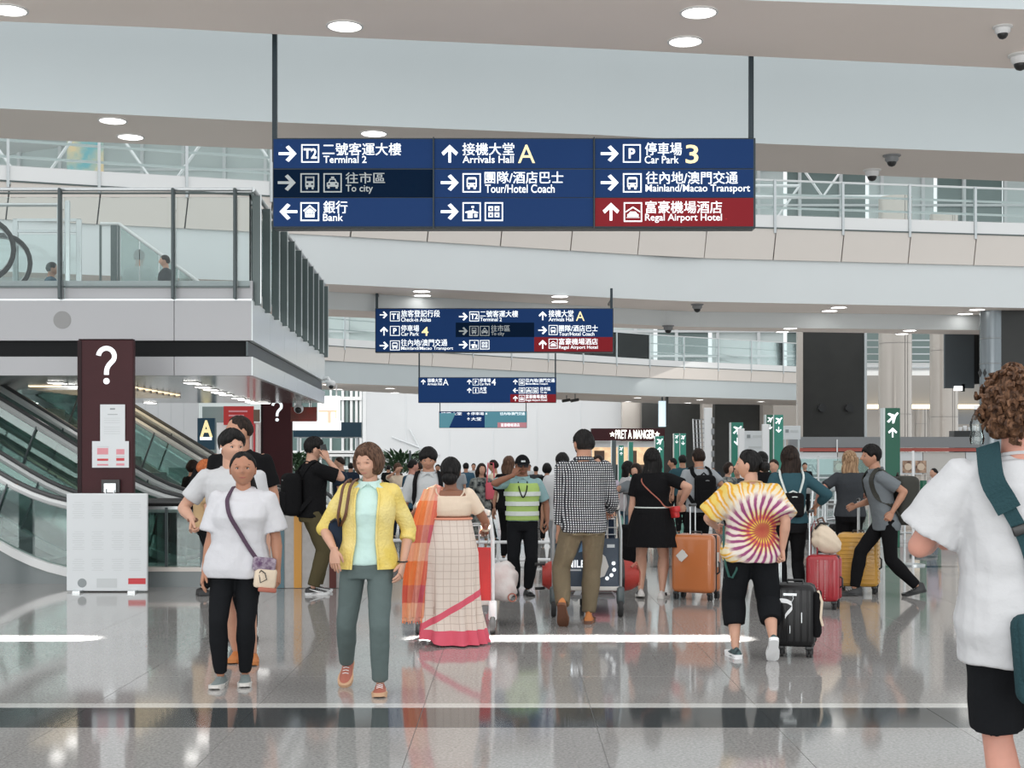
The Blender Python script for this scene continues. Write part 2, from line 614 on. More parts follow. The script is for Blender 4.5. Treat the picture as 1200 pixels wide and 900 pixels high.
p3 = plan([(0, 430), (390, 449), (490, 453), (760, 464), (935, 469), (1200, 476)], 2.75)
p3b = plan([(0, 438), (390, 457), (490, 462), (760, 472.5), (935, 475), (1200, 481)], 2.75)
mb = MB()
wall_strip(mb, p3, CAMZ + 2.75, CAMZ + 3.62, 0)
soffit_strip(mb, p3, p3b, CAMZ + 2.75, 1)
wall_strip(mb, p3b, CAMZ + 2.75, CAMZ + 4.15, 0)
soffit_strip(mb, [(x, y + .03) for x, y in p3], p3b, CAMZ + 4.15, 0)
gal3 = mb.build('ceiling_gallery', ['fascia', 'soffit2'])
props(gal3, 'farther upper gallery edge beneath its glass railing', None, None, 'structure')


def along(pl, step, start=0.0):
    """points every step metres along a plan polyline -> (x, y, angle)"""
    out = []
    d = start
    acc = 0.0
    for (a, b) in zip(pl, pl[1:]):
        L = math.hypot(b[0] - a[0], b[1] - a[1])
        while d <= acc + L:
            t = (d - acc) / L
            out.append((a[0] + (b[0] - a[0]) * t, a[1] + (b[1] - a[1]) * t, math.atan2(b[1] - a[1], b[0] - a[0])))
            d += step
        acc += L
    return out


def clad_gallery(root, pl, step, z0, z1, rail_h, frame_lo, frame_hi, start=0.0):
    """cream panels one by one, then posts, rails and glass one by one, only where the photo looks"""
    def vis(x, y):
        px = 600 + 1600 * x / y
        return frame_lo <= px <= frame_hi
    st = along(pl, step, start)
    cache = {}
    rail_pts = []
    for (a, b) in zip(st, st[1:]):
        mx, my = (a[0] + b[0]) / 2, (a[1] + b[1]) / 2
        if not vis(mx, my):
            continue
        L = math.hypot(b[0] - a[0], b[1] - a[1])
        ang = math.atan2(b[1] - a[1], b[0] - a[0])
        k = 'c'
        if k not in cache:
            h = z1 - z0
            g = .014
            t = MB()
            hw = L / 2
            t.add([(-hw + g - .04, -.05, .0), (hw - g - .04, -.05, .0), (hw - g + .04, -.05, h), (-hw + g + .04, -.05, h),
                   (-hw + g - .04, 0, .0), (hw - g - .04, 0, .0), (hw - g + .04, 0, h), (-hw + g + .04, 0, h)],
                  [(0, 1, 2, 3), (4, 7, 6, 5), (0, 4, 5, 1), (3, 2, 6, 7), (1, 5, 6, 2), (0, 3, 7, 4)])
            cache['c'] = t.mesh('cladding_panel', 'cladding')
            cache['k'] = MB().box((0, -.03, .15), (L - .06, .03, .30)).mesh('kerb_panel', 'kerb_white')
            cache['b'] = MB().box((0, -.055, .0), (L, .02, .03)).mesh('base_channel', 'fin')
            cache['g'] = MB().box((0, -.02, .32 + (rail_h - .34) / 2), (L - .06, .015, rail_h - .34)).mesh('glass_panel', 'glass')
            cache['r'] = MB().box((0, 0, 0), (L + .02, .05, .045)).mesh('rail', 'rail_white')
            cache['p'] = MB().box((0, -.05, rail_h / 2 - .06), (.055, .06, rail_h + .12)).mesh('post', 'steel')
        def put(nm, me, x, y, z):
            o = link(nm, me, root)
            o.location = (x, y, z)
            o.rotation_euler = (0, 0, ang)
        put('cladding_panel', cache['c'], mx, my, z0)
        put('kerb_panel', cache['k'], mx, my, z1)
        put('glass_panel', cache['g'], mx, my, z1)
        put('base_channel', cache['b'], mx, my, z1)
        for q in (rail_h, rail_h * .72, rail_h * .44):
            put('rail', cache['r'], mx, my + (.0 if q == rail_h else .06), z1 + q)
        put('post', cache['p'], a[0], a[1], z1)


clad_gallery(gal2, p2, 1.68, CAMZ + 4.5, CAMZ + 5.24, 1.12, -60, 1260, 1.1)
clad_gallery(gal3, p3, 2.2, CAMZ + 3.62, CAMZ + 4.2, 1.5, 360, 960)


# ---- ceiling downlights
def downlight_proto(label, group, r=.17):
    t = thing('ceiling_light', label, 'downlight', group=group)
    MB().lathe((0, 0, 0), [(r, 0), (r + .022, 0), (r + .022, -.012), (r, -.016), (r - .004, -.004)], 28).build('trim_ring', 'lamp_rim', t, True)
    MB().lathe((0, 0, 0), [(r * .99, -.002), (r * .99, -.006)], 28).build('lens', 'lamp', t)
    return t


def place_lights(spots, H, label, group, r=.17):
    proto = None
    for (px, py) in spots:
        Yv = 1600 * H / (531 - py)
        o = downlight_proto(label, group, r) if proto is None else copy_tree(proto)
        proto = proto or o
        o.location = ((px - 600) * Yv / 1600, Yv, CAMZ + H)


place_lights([(10, 11), (404, 30), (819, 14), (803, 48)], 4.4, 'round white downlight in the nearest tan bridge underside', 'downlights in the nearest bridge underside')
place_lights([(132, 141), (153, 160), (438, 156)], 4.4, 'round white downlight in the second bridge underside', 'downlights in the second bridge underside')
place_lights([(494, 341), (495, 346), (656, 347), (656, 353), (983, 360), (972, 364), (1145, 362.5), (1131, 367.5)], 3.5, 'small round downlight under the cream-panelled gallery', 'downlights under the cream-panelled gallery', .19)
place_lights([(926, 384.6), (917, 388.5), (1066, 387), (1057, 391)], 3.12, 'small round downlight in the stepped lower soffit of the gallery', 'downlights in the stepped lower soffit', .17)
place_lights([(384, 450.5), (396, 456), (457, 455), (463, 460), (747, 466), (736, 470.5), (820, 468.5), (806, 472), (892, 470.5)], 2.75, 'tiny round downlight under the farther gallery', 'downlights under the farther gallery', .22)


# ---- dome cameras
def dome_camera(px, py, H, label, dark=False, s=1.0):
    Yv = 1600 * H / (531 - py)
    t = thing('dome_camera', label, 'security camera', ((px - 600) * Yv / 1600, Yv, CAMZ + H))
    b = 'grey_pl' if dark else 'white'
    MB().lathe((0, 0, 0), [(.13 * s, 0), (.13 * s, -.015 * s), (.10 * s, -.03 * s)], 24).build('ceiling_plate', 'lamp_rim' if not dark else 'grey_pl', t, True)
    MB().lathe((0, 0, 0), [(.10 * s, -.02 * s), (.10 * s, -.07 * s), (.075 * s, -.10 * s)], 24).build('housing', b, t, True)
    MB().lathe((0, 0, 0), [(.07 * s, -.09 * s), (.066 * s, -.125 * s), (.045 * s, -.155 * s), (.012 * s, -.168 * s)], 20).build('dome', 'black', t, True)
    return t


dome_camera(1175, 31, 4.4, 'small white dome camera nearer the top right corner, before the edge of the bridge', s=.78)
dome_camera(1196, 64, 4.4, 'white dome camera at the far edge of the nearest bridge underside', s=1.05)
dome_camera(1045, 182, 4.4, 'dark dome camera on the second bridge underside', True, 1.0)
dome_camera(1022, 199, 4.4, 'white-housed dome camera at the rear edge of the second bridge underside', s=1.05)
dome_camera(817, 356.5, 3.5, 'small dome camera under the cream-panelled gallery', True, 1.15)
dome_camera(783, 381.5, 3.12, 'dark dome camera below the stepped soffit', True, 1.15)


def bullet(px, py, Y, label, hang=.35):
    p = W(px, py, Y)
    p.z = CAMZ + 2.75 - hang
    t = thing('bullet_camera', label, 'security camera', (p.x, p.y, p.z))
    MB().cyl((0, 0, 0), (0, 0, hang), .025, 10).build('bracket', 'grey_pl', t, True)
    MB().cyl((-.2, -.12, -.03), (.15, .08, .04), .07, 12).build('housing', 'black', t, True)


bullet(664, 470, 65, 'tiny black bullet camera under the farther gallery, left of two', .25)
bullet(674, 466, 63.5, 'tiny black bullet camera under the farther gallery, right of two', .3)

# ---- walls at the back
wb = MB()
pA, pB = W(425, 600, 92), W(731, 600, 92)
wb.box(((pA.x + pB.x) / 2, 92, 3.1), (pB.x - pA.x, .3, 6.2))
wall = wb.build('wall_back', 'white_wall')
props(wall, 'plain white hoarding closing the far end of the hall', None, None, 'structure')
MB().box((pA.x + .1, 91.8, 3.1), (.3, .1, 6.2)).build('corner_trim', 'white', wall)
for k in range(1, 6):
    xx = pA.x + (pB.x - pA.x) * k / 6
    MB().box((xx, 91.83, 3.1), (.04, .04, 6.2)).build('batten', 'paper', wall)
MB().tube([(pA.x + 2, 91.7, 2.6), (pA.x + 5.2, 91.7, 1.4)], .05, 6).build('stay', 'paper', wall)
MB().tube([(pA.x + 3.2, 91.7, 3.1), (pA.x + 4.3, 91.7, 1.0)], .05, 6).build('stay', 'paper', wall)


def block(name, x0, x1, yt, yb, Y, d, m, kind='structure', label=None, zfloor=False, parent=None):
    a, b = W(x0, yt, Y), W(x1, yb, Y)
    z1, z0 = a.z, (0 if zfloor else b.z)
    mbx = MB().box(((a.x + b.x) / 2, Y + d / 2, (z0 + z1) / 2), (b.x - a.x, d, z1 - z0))
    o = mbx.build(name, m, parent)
    if parent is None:
        props(o, label, None, None, kind)
    return o


block('wall_back', 729, 753, 455, 0, 90, 1, 'column', label='pale pier beside the white hoarding', zfloor=True)
block('wall_back', 752, 832, 455, 0, 88, 1, 'tower', label='charcoal shop wall behind the sandwich shop sign', zfloor=True)
block('wall_back', 823, 838, 455, 0, 84, 1, 'column', label='pale slim pier between charcoal walls', zfloor=True)
block('wall_back', 838, 895, 455, 0, 80, 1, 'tower', label='charcoal wall behind the green pylons', zfloor=True)
block('wall_back', 894, 906, 455, 0, 79, 1, 'column', label='pale slim pier right of the charcoal wall', zfloor=True)
block('wall_back', 906, 1210, 440, 0, 86, 1, 'column', label='pale wall at the far right end', zfloor=True)
block('wall_left', -900, 425, 455, 0, 94, .3, 'upper_pale', label='pale glazed wall at the far left end', zfloor=True)
# upper storey back wall of pale green glass with mullions
uw = struct_root('wall_upper')
uw['label'] = 'pale green glazed wall of the upper storey'
bk = [(-62, -40, 'upper_pale'), (-40, -24, 'upper_pale'), (-24, 10.5, 'upper_pale'), (10.5, 14.5, 'upper_dark'), (14.5, 20, 'upper_pale'), (20, 26, 'upper_dark'), (26, 31, 'upper_pale'), (31, 36, 'upper_dark'), (36, 44, 'upper_pale'), (44, 62, 'upper_dark')]
for (x0, x1, m_) in bk:
    MB().box(((x0 + x1) / 2, 100, 15.2), (x1 - x0 - .3, .2, 20)).build('glazing_bay', m_, uw)
for k in range(-20, 21):
    MB().box((k * 3.0, 99.7, 15.2), (.22, .3, 20)).build('mullion', 'white', uw)
for zz in (8.6, 10.4, 12.2, 14.0, 17.0, 19.6, 22.2):
    MB().box((0, 99.6, zz), (124, .2, .16)).build('transom', 'white', uw)

# roof vault with trusses seen at the upper left
roof = struct_root('roof')
roof['label'] = 'white vaulted roof with tubular trusses'
rv = MB()
for k in range(13):
    a0 = -1 + 2 * k / 12
rings = []
for k in range(15):
    a = -1 + 2 * k / 14
    rings.append((a * 62, 17.5 + 9 * (1 - a * a)))
for i in range(14):
    (x0, z0), (x1, z1) = rings[i], rings[i + 1]
    rv.add([(x0, 84, z0), (x1, 84, z1), (x1, 100, z1), (x0, 100, z0)], [(0, 1, 2, 3)])
rv.build('vault', 'roof', roof)
for j, Yt in enumerate((58, 76)):
    for i in range(10):
        x0 = -40 + i * 5.6
        tr = MB()
        tr.tube([(x0, Yt, 12.4), (x0 + 5.6, Yt, 12.4)], .09, 6)
        tr.tube([(x0, Yt, 16.4), (x0 + 5.6, Yt, 16.4)], .09, 6)
        tr.tube([(x0, Yt, 16.4), (x0 + 2.8, Yt, 12.4), (x0 + 5.6, Yt, 16.4)], .08, 6)
        tr.build('truss_bay', 'white', roof, True)
hp = W(100, 178, 60)
MB().box((hp.x, 60, hp.z), (1.6, .06, 2.4)).build('hanging_banner', mat('banner_print', (0.15, 0.45, 0.50), 0.6, col2=(0.80, 0.62, 0.35), scale=1.1), roof)

for Yg, Hg in ((51.1, 6.0), (78.1, 9.0)):
    gn = MB().box((0, Yg + .1, CAMZ + Hg), (60, .25, .35)).build('ceiling_gantry', 'fascia')
    props(gn, 'white cross gantry carrying the far hanging signs', None, None, 'structure')

# ---- columns right of centre
def column(px0, px1, yt, Y, label, top=12.0):
    a, b = W(px0, 500, Y), W(px1, 500, Y)
    r = (b.x - a.x) / 2
    c = ((a.x + b.x) / 2, Y, 0)
    t = struct_root('column', c)
    t['label'] = label
    MB().lathe((0, 0, 0), [(r, 0), (r, top)], 32).build('shaft', 'column', t, True)
    for zz in (0.3, 3.1, 6.0):
        MB().lathe((0, 0, 0), [(r + .006, zz), (r + .006, zz + .02)], 32).build('joint_ring', 'seam', t, True)
    for ang in (-70, -110 + 52):
        x, y = r * math.cos(math.radians(ang)), r * math.sin(math.radians(ang))
        MB().box((x, y, top / 2), (.02, .02, top)).build('joint', 'seam', t)


column(1030, 1068, 0, 56, 'thick champagne-clad round column behind the green pylon')
column(1090, 1122, 0, 60, 'slimmer champagne-clad column beside the dark screen')
column(1072, 1086, 0, 74, 'warmly lit column end beyond the counters', 4.0)

# grey wall between the columns with light strip
wr = struct_root('wall_right')
wr['label'] = 'grey upper wall and lit servery behind the columns'
block('upper_wall', 1010, 1210, 440, 476, 66, .4, 'dull_wall', parent=wr)
block('railing', 1010, 1100, 425, 440, 66.2, .1, 'kerb_white', parent=wr)
block('light_strip', 1015, 1100, 474, 479, 65.6, .1, 'lamp_warm', parent=wr)
block('light_strip', 1120, 1150, 474, 479, 65.6, .1, 'lamp_warm', parent=wr)
block('back_panel', 1120, 1150, 480, 497, 65.8, .1, 'grey_pl', parent=wr)
block('upper_glazing', 1016, 1100, 385, 425, 70, .1, 'upper_dark', parent=wr)
for k in range(5):
    block('rail', 1016, 1100, 398 + 8 * k, 399.5 + 8 * k, 66.1, .06, 'steel', parent=wr)

# charcoal tower
tw = struct_root('column')
tw['label'] = 'tall charcoal-clad lift shaft with a pale metal edge'
block('shaft_face', 941, 1014, 380, 0, 47, .7, 'tower', zfloor=True, parent=tw)
block('metal_edge', 934.5, 941, 380, 0, 46.9, .2, 'column', zfloor=True, parent=tw)
block('edge_trim', 1013, 1016, 380, 512, 46.9, .3, 'steel', parent=tw)
for px in (963, 995):
    p = W(px, 478, 46.9)
    MB().lathe(p, [(.14, -.12), (.14, 0.1)], 16, axis='y').build('round_vent', 'black', tw, True)
# right-hand near dark pier with bluish rounded edge
tr_ = struct_root('column')
tr_['label'] = 'dark pier at the right edge with a blue-grey rounded side'
a = Vector((11.62, 0, 0))
MB().box((a.x + 1.75, 33.75, 2.7), (3.2, .6, 5.4)).build('pier_face', 'tower', tr_)
MB().lathe((a.x + .22, 33.7, 0), [(.29, 0), (.29, 5.3)], 24).build('rounded_side', mat('blue_grey_metal', (0.25, 0.28, 0.30), 0.25, 0.5), tr_, True)
for dx in (0, .11):
    p = W(1148.5, 437, 33.1)
    MB().prism([(p.x + dx - .05, p.z), (p.x + dx, p.z + .11), (p.x + dx + .05, p.z), (p.x + dx, p.z - .11)], p.y - .02, p.y).build('diamond_mark', 'black', tr_)
for k in range(3):
    p = W(1147, 395 + 30 * k, 33.1)
    MB().lathe((a.x + .22, 33.7, p.z), [(.294, 0), (.294, .012)], 24).build('panel_joint', 'seam', tr_)
# ================================================================ MEZZANINE (left) on its own deck
DX, DY = -3.05, 16.0           # outer corner
EX, EY = -3.447, 25.07         # far end of the side
mez = struct_root('wall_left')
mez['label'] = 'grey-panelled mezzanine deck with glass balustrade over the escalators'
LX = -9.5


def slab(name, z0, z1, m, inset=0.0, parent=mez, y0=None):
    """deck layer with front on Y=16 and its slanting right side"""
    a = (DX - inset, DY + inset)
    b = (EX - inset, EY)
    c = (LX, EY); d = (LX, DY + inset)
    mb = MB()
    vs = [(p[0], p[1], z) for z in (z0, z1) for p in (d, a, b, c)]
    mb.add(vs, [(0, 1, 5, 4), (1, 2, 6, 5), (2, 3, 7, 6), (3, 0, 4, 7), (3, 2, 1, 0), (4, 5, 6, 7)], 0)
    return mb.build(name, m, parent)


slab('deck_core', 2.46, 3.30, 'black_band', .10)
slab('deck_floor', 3.30, 3.32, 'stone', .10)
slab('soffit_ceiling', 2.44, 2.455, 'mez_ceiling', .02)
slab('black_recess_band', 2.655, 2.84, 'black_band', .055)


def face_panels(z0, z1, xs, nm, m='panel'):
    for a, b in zip(xs, xs[1:]):
        MB().box(((a + b) / 2, DY + .03, (z0 + z1) / 2), (b - a - .008, .06, z1 - z0)).build(nm, m, mez)


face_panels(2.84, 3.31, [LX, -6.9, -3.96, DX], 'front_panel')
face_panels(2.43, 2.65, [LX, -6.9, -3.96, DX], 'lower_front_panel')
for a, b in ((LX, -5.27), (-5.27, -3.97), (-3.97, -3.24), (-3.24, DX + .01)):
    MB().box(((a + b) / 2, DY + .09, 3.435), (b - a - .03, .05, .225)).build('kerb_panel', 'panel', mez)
MB().box(((LX + DX) / 2, DY + .06, 3.318), (DX - LX, .12, .02)).build('ledge', 'steel', mez)
# side panels (run along the slanting side)
sv = Vector((EX - DX, EY - DY, 0)); sl = sv.length; su = sv.normalized(); sn = Vector((su.y, -su.x, 0))


def side_box(t0, t1, z0, z1, out, thick, nm, m):
    c0 = Vector((DX, DY, 0)) + su * ((t0 + t1) / 2) + sn * (out - thick / 2)
    ang = math.atan2(su.y, su.x)
    o = MB().box((0, 0, 0), (t1 - t0, thick, z1 - z0)).build(nm, m, mez)
    o.location = (c0.x, c0.y, (z0 + z1) / 2)
    o.rotation_euler = (0, 0, ang)
    return o


nsp = 6
for k in range(nsp):
    t0, t1 = sl * k / nsp, sl * (k + 1) / nsp
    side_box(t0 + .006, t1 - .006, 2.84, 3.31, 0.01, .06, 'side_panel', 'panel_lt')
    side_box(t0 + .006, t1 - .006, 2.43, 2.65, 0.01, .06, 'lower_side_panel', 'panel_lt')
side_box(0, sl, 2.66, 2.83, -.045, .02, 'recess_lining', 'dark_steel')
MB().lathe((-5.27, DY - .002, 3.08), [(.105, 0), (.105, .01)], 28, axis='y').build('round_cover', mat('disc_grey', (0.30, 0.30, 0.30), .5), mez, True)

# glass balustrade
bal = thing('glass_balustrade', 'clear glass balustrade with dark posts along the front of the mezzanine deck', 'balustrade', (DX, DY, 3.32))
xs = [(LX), (-5.29), (-3.965), (-3.24), (-3.07)]
for i, (a, b) in enumerate(zip(xs, xs[1:])):
    if b - a > .1:
        MB().box(((a + b) / 2 - DX, .05, .68), (b - a - .03, .02, 1.05)).build('glass_panel', 'glass', bal)
        MB().box(((a + b) / 2 - DX, .05, .155), (b - a - .03, .03, .02)).build('glass_channel', 'fin', bal)
for x in (-5.29, -3.965, -3.24):
    MB().rbox((x - DX, -.02, .65), (.035, .09, 1.30), .012).build('post', 'dark_steel', bal)
MB().tube([(LX - DX, .05, 1.30), (0, .05, 1.30)], .024, 12).build('handrail', 'steel', bal, True)
MB().tube([(LX - DX, .05, 1.255), (0, .05, 1.255)], .012, 8).build('glass_clip_rail', 'fin', bal, True)
sb = thing('glass_balustrade', 'receding side balustrade of dark upright fins above the white mezzanine side', 'balustrade', (DX, DY, 3.32))
c1 = Vector((0, .05, 0)); c2 = sv
MB().tube([c1 + Vector((0, 0, 1.30)), c2 + Vector((0, 0, 1.30))], .03, 10).build('handrail', 'steel', sb, True)
ang = math.atan2(su.y, su.x)
nf = 11
finm = MB().box((0, 0, 0), (.022, .095, 1.30)).mesh('fin', 'fin')
edgm = MB().box((0, 0, 0), (.024, .012, 1.30)).mesh('fin_edge', 'steel')
for k in range(nf):
    t = .18 + (sl - .3) * k / (nf - 1)
    p = su * t + sn * .03
    o = link('fin', finm, sb); o.location = (p.x, p.y, .60); o.rotation_euler = (0, 0, ang)
    e = link('fin_edge', edgm, sb); p2_ = su * t + sn * (.082); e.location = (p2_.x, p2_.y, .62); e.rotation_euler = (0, 0, ang)
for k in range(nf - 1):
    t0 = .18 + (sl - .3) * k / (nf - 1) + .03; t1 = .18 + (sl - .3) * (k + 1) / (nf - 1) - .03
    o = MB().box((0, 0, 0), (t1 - t0, .02, 1.1)).build('glass_panel', 'glass', sb)
    p = su * ((t0 + t1) / 2) - sn * .05
    o.location = (p.x, p.y, .72); o.rotation_euler = (0, 0, ang)

# lights and warm slatted grille in the mezzanine soffit
pr = None
for (px, py) in [(67, 448), (85, 452), (41, 473), (176, 471.5), (225, 448), (238, 453), (247, 456), (256, 459.3), (265, 462), (279, 466), (286, 468), (294, 470.5), (299, 473), (310, 475)]:
    Yv = 1600 * .92 / (531 - py)
    if Yv > 24.8: Yv = 24.8
    if pr is None:
        pr = thing('ceiling_light', 'small square downlight in the grey mezzanine ceiling', 'downlight', group='square downlights in the mezzanine ceiling')
        MB().box((0, 0, -.006), (.19, .30, .012)).build('trim_frame', 'lamp_rim', pr)
        MB().box((0, 0, -.014), (.16, .26, .006)).build('lens', 'lamp', pr)
        o = pr
    else:
        o = copy_tree(pr)
    o.location = ((px - 600) * Yv / 1600, Yv, 2.44)
gr = thing('slatted_grille', 'warm-lit slatted ceiling grille above the escalators', 'ceiling grille', (-5.95, 20.2, 2.44))
MB().box((0, 0, -.004), (1.35, 3.0, .008)).build('glow_panel', 'lamp_warm', gr)  # emission stands in for ceiling lights reflected among the slats
for k in range(9):
    MB().box((0, -1.4 + k * .35, -.03), (1.4, .12, .04)).build('slat', 'mez_ceiling', gr)

# things standing on the deck: escalator heads, gates, stair balustrade, people come later
def handrail_loop(x, y, label):
    t = thing('escalator_balustrade', label, 'escalator', (x, y, 3.32))
    pts = [(-2.2, 0, 1.28)]
    for k in range(13):
        a = math.radians(90 - 180 * k / 12)
        pts.append((.40 * math.cos(a) - .10, 0, .88 + .40 * math.sin(a)))
    pts.append((-2.2, 0, .48))
    MB().tube(pts, .035, 8).build('handrail', 'rubber', t, True)
    MB().tube([(p[0] - .02 if i else p[0], p[1], .88 + (p[2] - .88) * .90) for i, p in enumerate(pts)], .014, 6).build('rail_guide', 'steel', t, True)
    poly = [(p[0], .88 + (p[2] - .88) * .88) for p in pts]
    MB().prism(poly, -.01, .01).build('glass_panel', 'glass', t)
    MB().box((-1.2, 0, .22), (2.2, .16, .44)).build('skirt', 'steel', t)
    return t


handrail_loop(-6.87, 18.0, 'curved black escalator handrail on the deck, the left of two')
handrail_loop(-7.11, 19.3, 'curved black escalator handrail on the deck, the right of two')
gt = thing('steel_gate', 'brushed steel tubular gate on the mezzanine deck', 'gate', (-5.75, 17.6, 3.32))
for x, hgt in ((-.95, 1.38), (-.08, 1.40), (.02, 1.46)):
    MB().rbox((x, 0, hgt / 2), (.07 if x < .05 else .085, .05, hgt), .02).build('post', 'steel', gt)
MB().tube([(-1.6, 0, 1.40), (-.10, 0, 1.40)], .025, 8).build('top_rail', 'steel', gt, True)
gt2 = thing('steel_gate', 'lower grey-framed gate behind the taller steel gate on the deck', 'gate', (-7.2, 19.8, 3.32))
for x in (0, .92):
    MB().rbox((x, 0, .80), (.08, .05, 1.6), .015).build('post', 'steel', gt2)
for z in (1.58, 1.42, .04):
    MB().box((.46, 0, z), (.90, .04, .04)).build('rail', 'steel', gt2)
MB().box((.46, 0, .72), (.84, .012, 1.3)).build('glass_panel', 'glass', gt2)
st = thing('stair_balustrade', 'glass stair balustrade sloping down to the right on the deck', 'balustrade', (-6.75, 22.4, 3.32))
pa, pb, pc = Vector((0, 0, 1.96)), Vector((.30, 0, 1.96)), Vector((2.3, 0, .50))
p0 = Vector((0, 0, 0))
MB().tube([pa, pb, pc], .03, 8).build('handrail', 'rail_white', st, True)
for k, x in enumerate((0, .22, .30)):
    MB().box((x, 0, .97), (.10 if k == 1 else .03, .04, 1.94)).build('post', 'fin', st)
for k in range(6):
    x0, x1 = .33 + k * .32, .33 + (k + 1) * .32 - .02
    z0, z1 = 1.96 - (x0 - .3) * .73, 1.96 - (x1 - .3) * .73
    if z1 > .06:
        MB().prism([(x0, 0.02), (x1, 0.02), (x1, z1 - .03), (x0, z0 - .03)], -.008, .008).build('glass_panel', 'frost', st)

# ================================================================ ESCALATORS under the mezzanine
def escalator(x_foot, y0, width, label, base_m='grey_base', flat=1.15):
    """foot at x_foot, climbing to the left (-x)"""
    t = thing('escalator', label, 'escalator', (x_foot, y0, 0))
    tan = math.tan(math.radians(31.5))
    L = 4.6

    def prof(h):
        """handrail-like profile at offset h above the nosing line"""
        pts = [(flat, h)]
        for k in range(7):
            u = k / 6
            x = min(.15, flat - .1) - u * 1.2
            pts.append((x, h + tan * .5 * u * u * 1.2))
        x0, z0 = pts[-1]
        pts.append((-L, z0 + (L + x0) * tan))
        return pts
    for s_, yy in (('near', 0.0), ('rear', width)):
        hr = prof(.93)
        full = [(p[0], yy, p[1]) for p in reversed(hr)]
        for k in range(1, 10):
            a = math.radians(90 - 180 * k / 9)
            full.append((flat + .32 * math.cos(a), yy, .61 + .32 * math.sin(a)))
        MB().tube(full, .030, 8).build('handrail', 'belt', t, True)
        MB().tube([(p[0], p[1], p[2] - .062) for p in full[:len(hr)]], .046, 8).build('rail_guide', 'rail_white', t, True)
        lo = prof(.14)
        hi = prof(.86)
        for i in range(len(hi) - 1):
            if i and i < len(hi) - 2:
                continue
        nseg = [(0, 3), (3, len(hi) - 1)]
        for a_, b_ in nseg:
            poly = [(p[0], p[1]) for p in lo[a_:b_ + 1]] + [(p[0], p[1]) for p in reversed(hi[a_:b_ + 1])]
            MB().prism(poly, yy - .006, yy + .006).build('glass_panel', 'glass_d', t)
        # skirt deck + cladding
        sk = MB()
        lo0, lo1 = prof(.05), prof(.15)
        poly = lo0 + list(reversed(lo1))
        sk.prism(poly, yy - .09, yy + .09)
        sk.build('skirt_deck', 'kerb_white' if yy == 0 else 'steel', t)
        if yy == 0:
            poly = [(flat, 0)] + [(-L, 0)] + list(reversed(lo0))
            MB().prism(poly, -.06, -.02).build('side_cladding', base_m, t)
        for x in (.1, -1.15, -2.3, -3.4):
            z = interp(sorted([(q[0], q[1]) for q in lo]), x); z2 = interp(sorted([(q[0], q[1]) for q in hi]), x + .2)
            MB().tube([(x, yy - .03, z), (x + .22, yy - .03, z2)], .014, 6).build('stanchion', 'steel' if x > 0 else 'dark_steel', t)
    # steps
    stp = MB().box((0, 0, 0), (.40, width - .2, .05)).box((.19, 0, -.1), (.02, width - .2, .2)).mesh('step', 'grey_pl')
    for k in range(9):
        o = link('step', stp, t)
        x = -.75 - k * .40
        o.location = (x, width / 2, .12 + max(0, (k + .4)) * .40 * tan)
    MB().box((.5, width / 2, .01), (1.3, width - .16, .02)).build('landing_plate', 'steel', t)
    return t


escalator(-4.95, 15.95, 1.05, 'nearest escalator climbing left beneath the mezzanine, grey side cladding')
escalator(-4.0, 17.5, 1.05, 'middle escalator behind the maroon question mark pillar', flat=.3)
escalator(-3.3, 20.6, 1.05, 'rear escalator beyond the other two, climbing left', flat=.2)
# glass fence right of the white board, standing on a grey kerb
fn = thing('glass_fence', 'low green glass fence on a grey kerb right of the white board', 'fence', (-3.85, 15.6, 0))
MB().box((0, 0, .09), (1.95, .22, .18)).build('kerb', 'grey_base', fn)
MB().box((0, 0, .20), (1.95, .24, .045)).build('kerb_cap', 'cladding', fn)
MB().box((0, 0, .93), (1.95, .05, .035)).build('top_rail', 'black_band', fn)
MB().box((0, 0, .895), (1.95, .045, .035)).build('lower_rail', 'steel', fn)
for x0 in (-.55, .30, .95):
    pass
for a, b in ((-.97, -.55), (-.53, .30), (.32, .97)):
    MB().box(((a + b) / 2, 0, .55), (b - a, .014, .66)).build('glass_pane', 'glass_d', fn)
for x in (-.09, .31):
    MB().box((x, -.03, .56), (.03, .03, .68)).build('post', 'dark_steel', fn)
# slim louvred post at the left edge
lp = thing('louvred_post', 'dark louvred floor post at the far left edge', 'post', (-5.88, 15.35, 0))
MB().rbox((0, 0, .54), (.17, .10, 1.08), .015).build('post_body', 'steel', lp)
for k in range(12):
    MB().box((.03, -.052, .32 + k * .06), (.09, .01, .045)).build('louvre', 'black', lp)

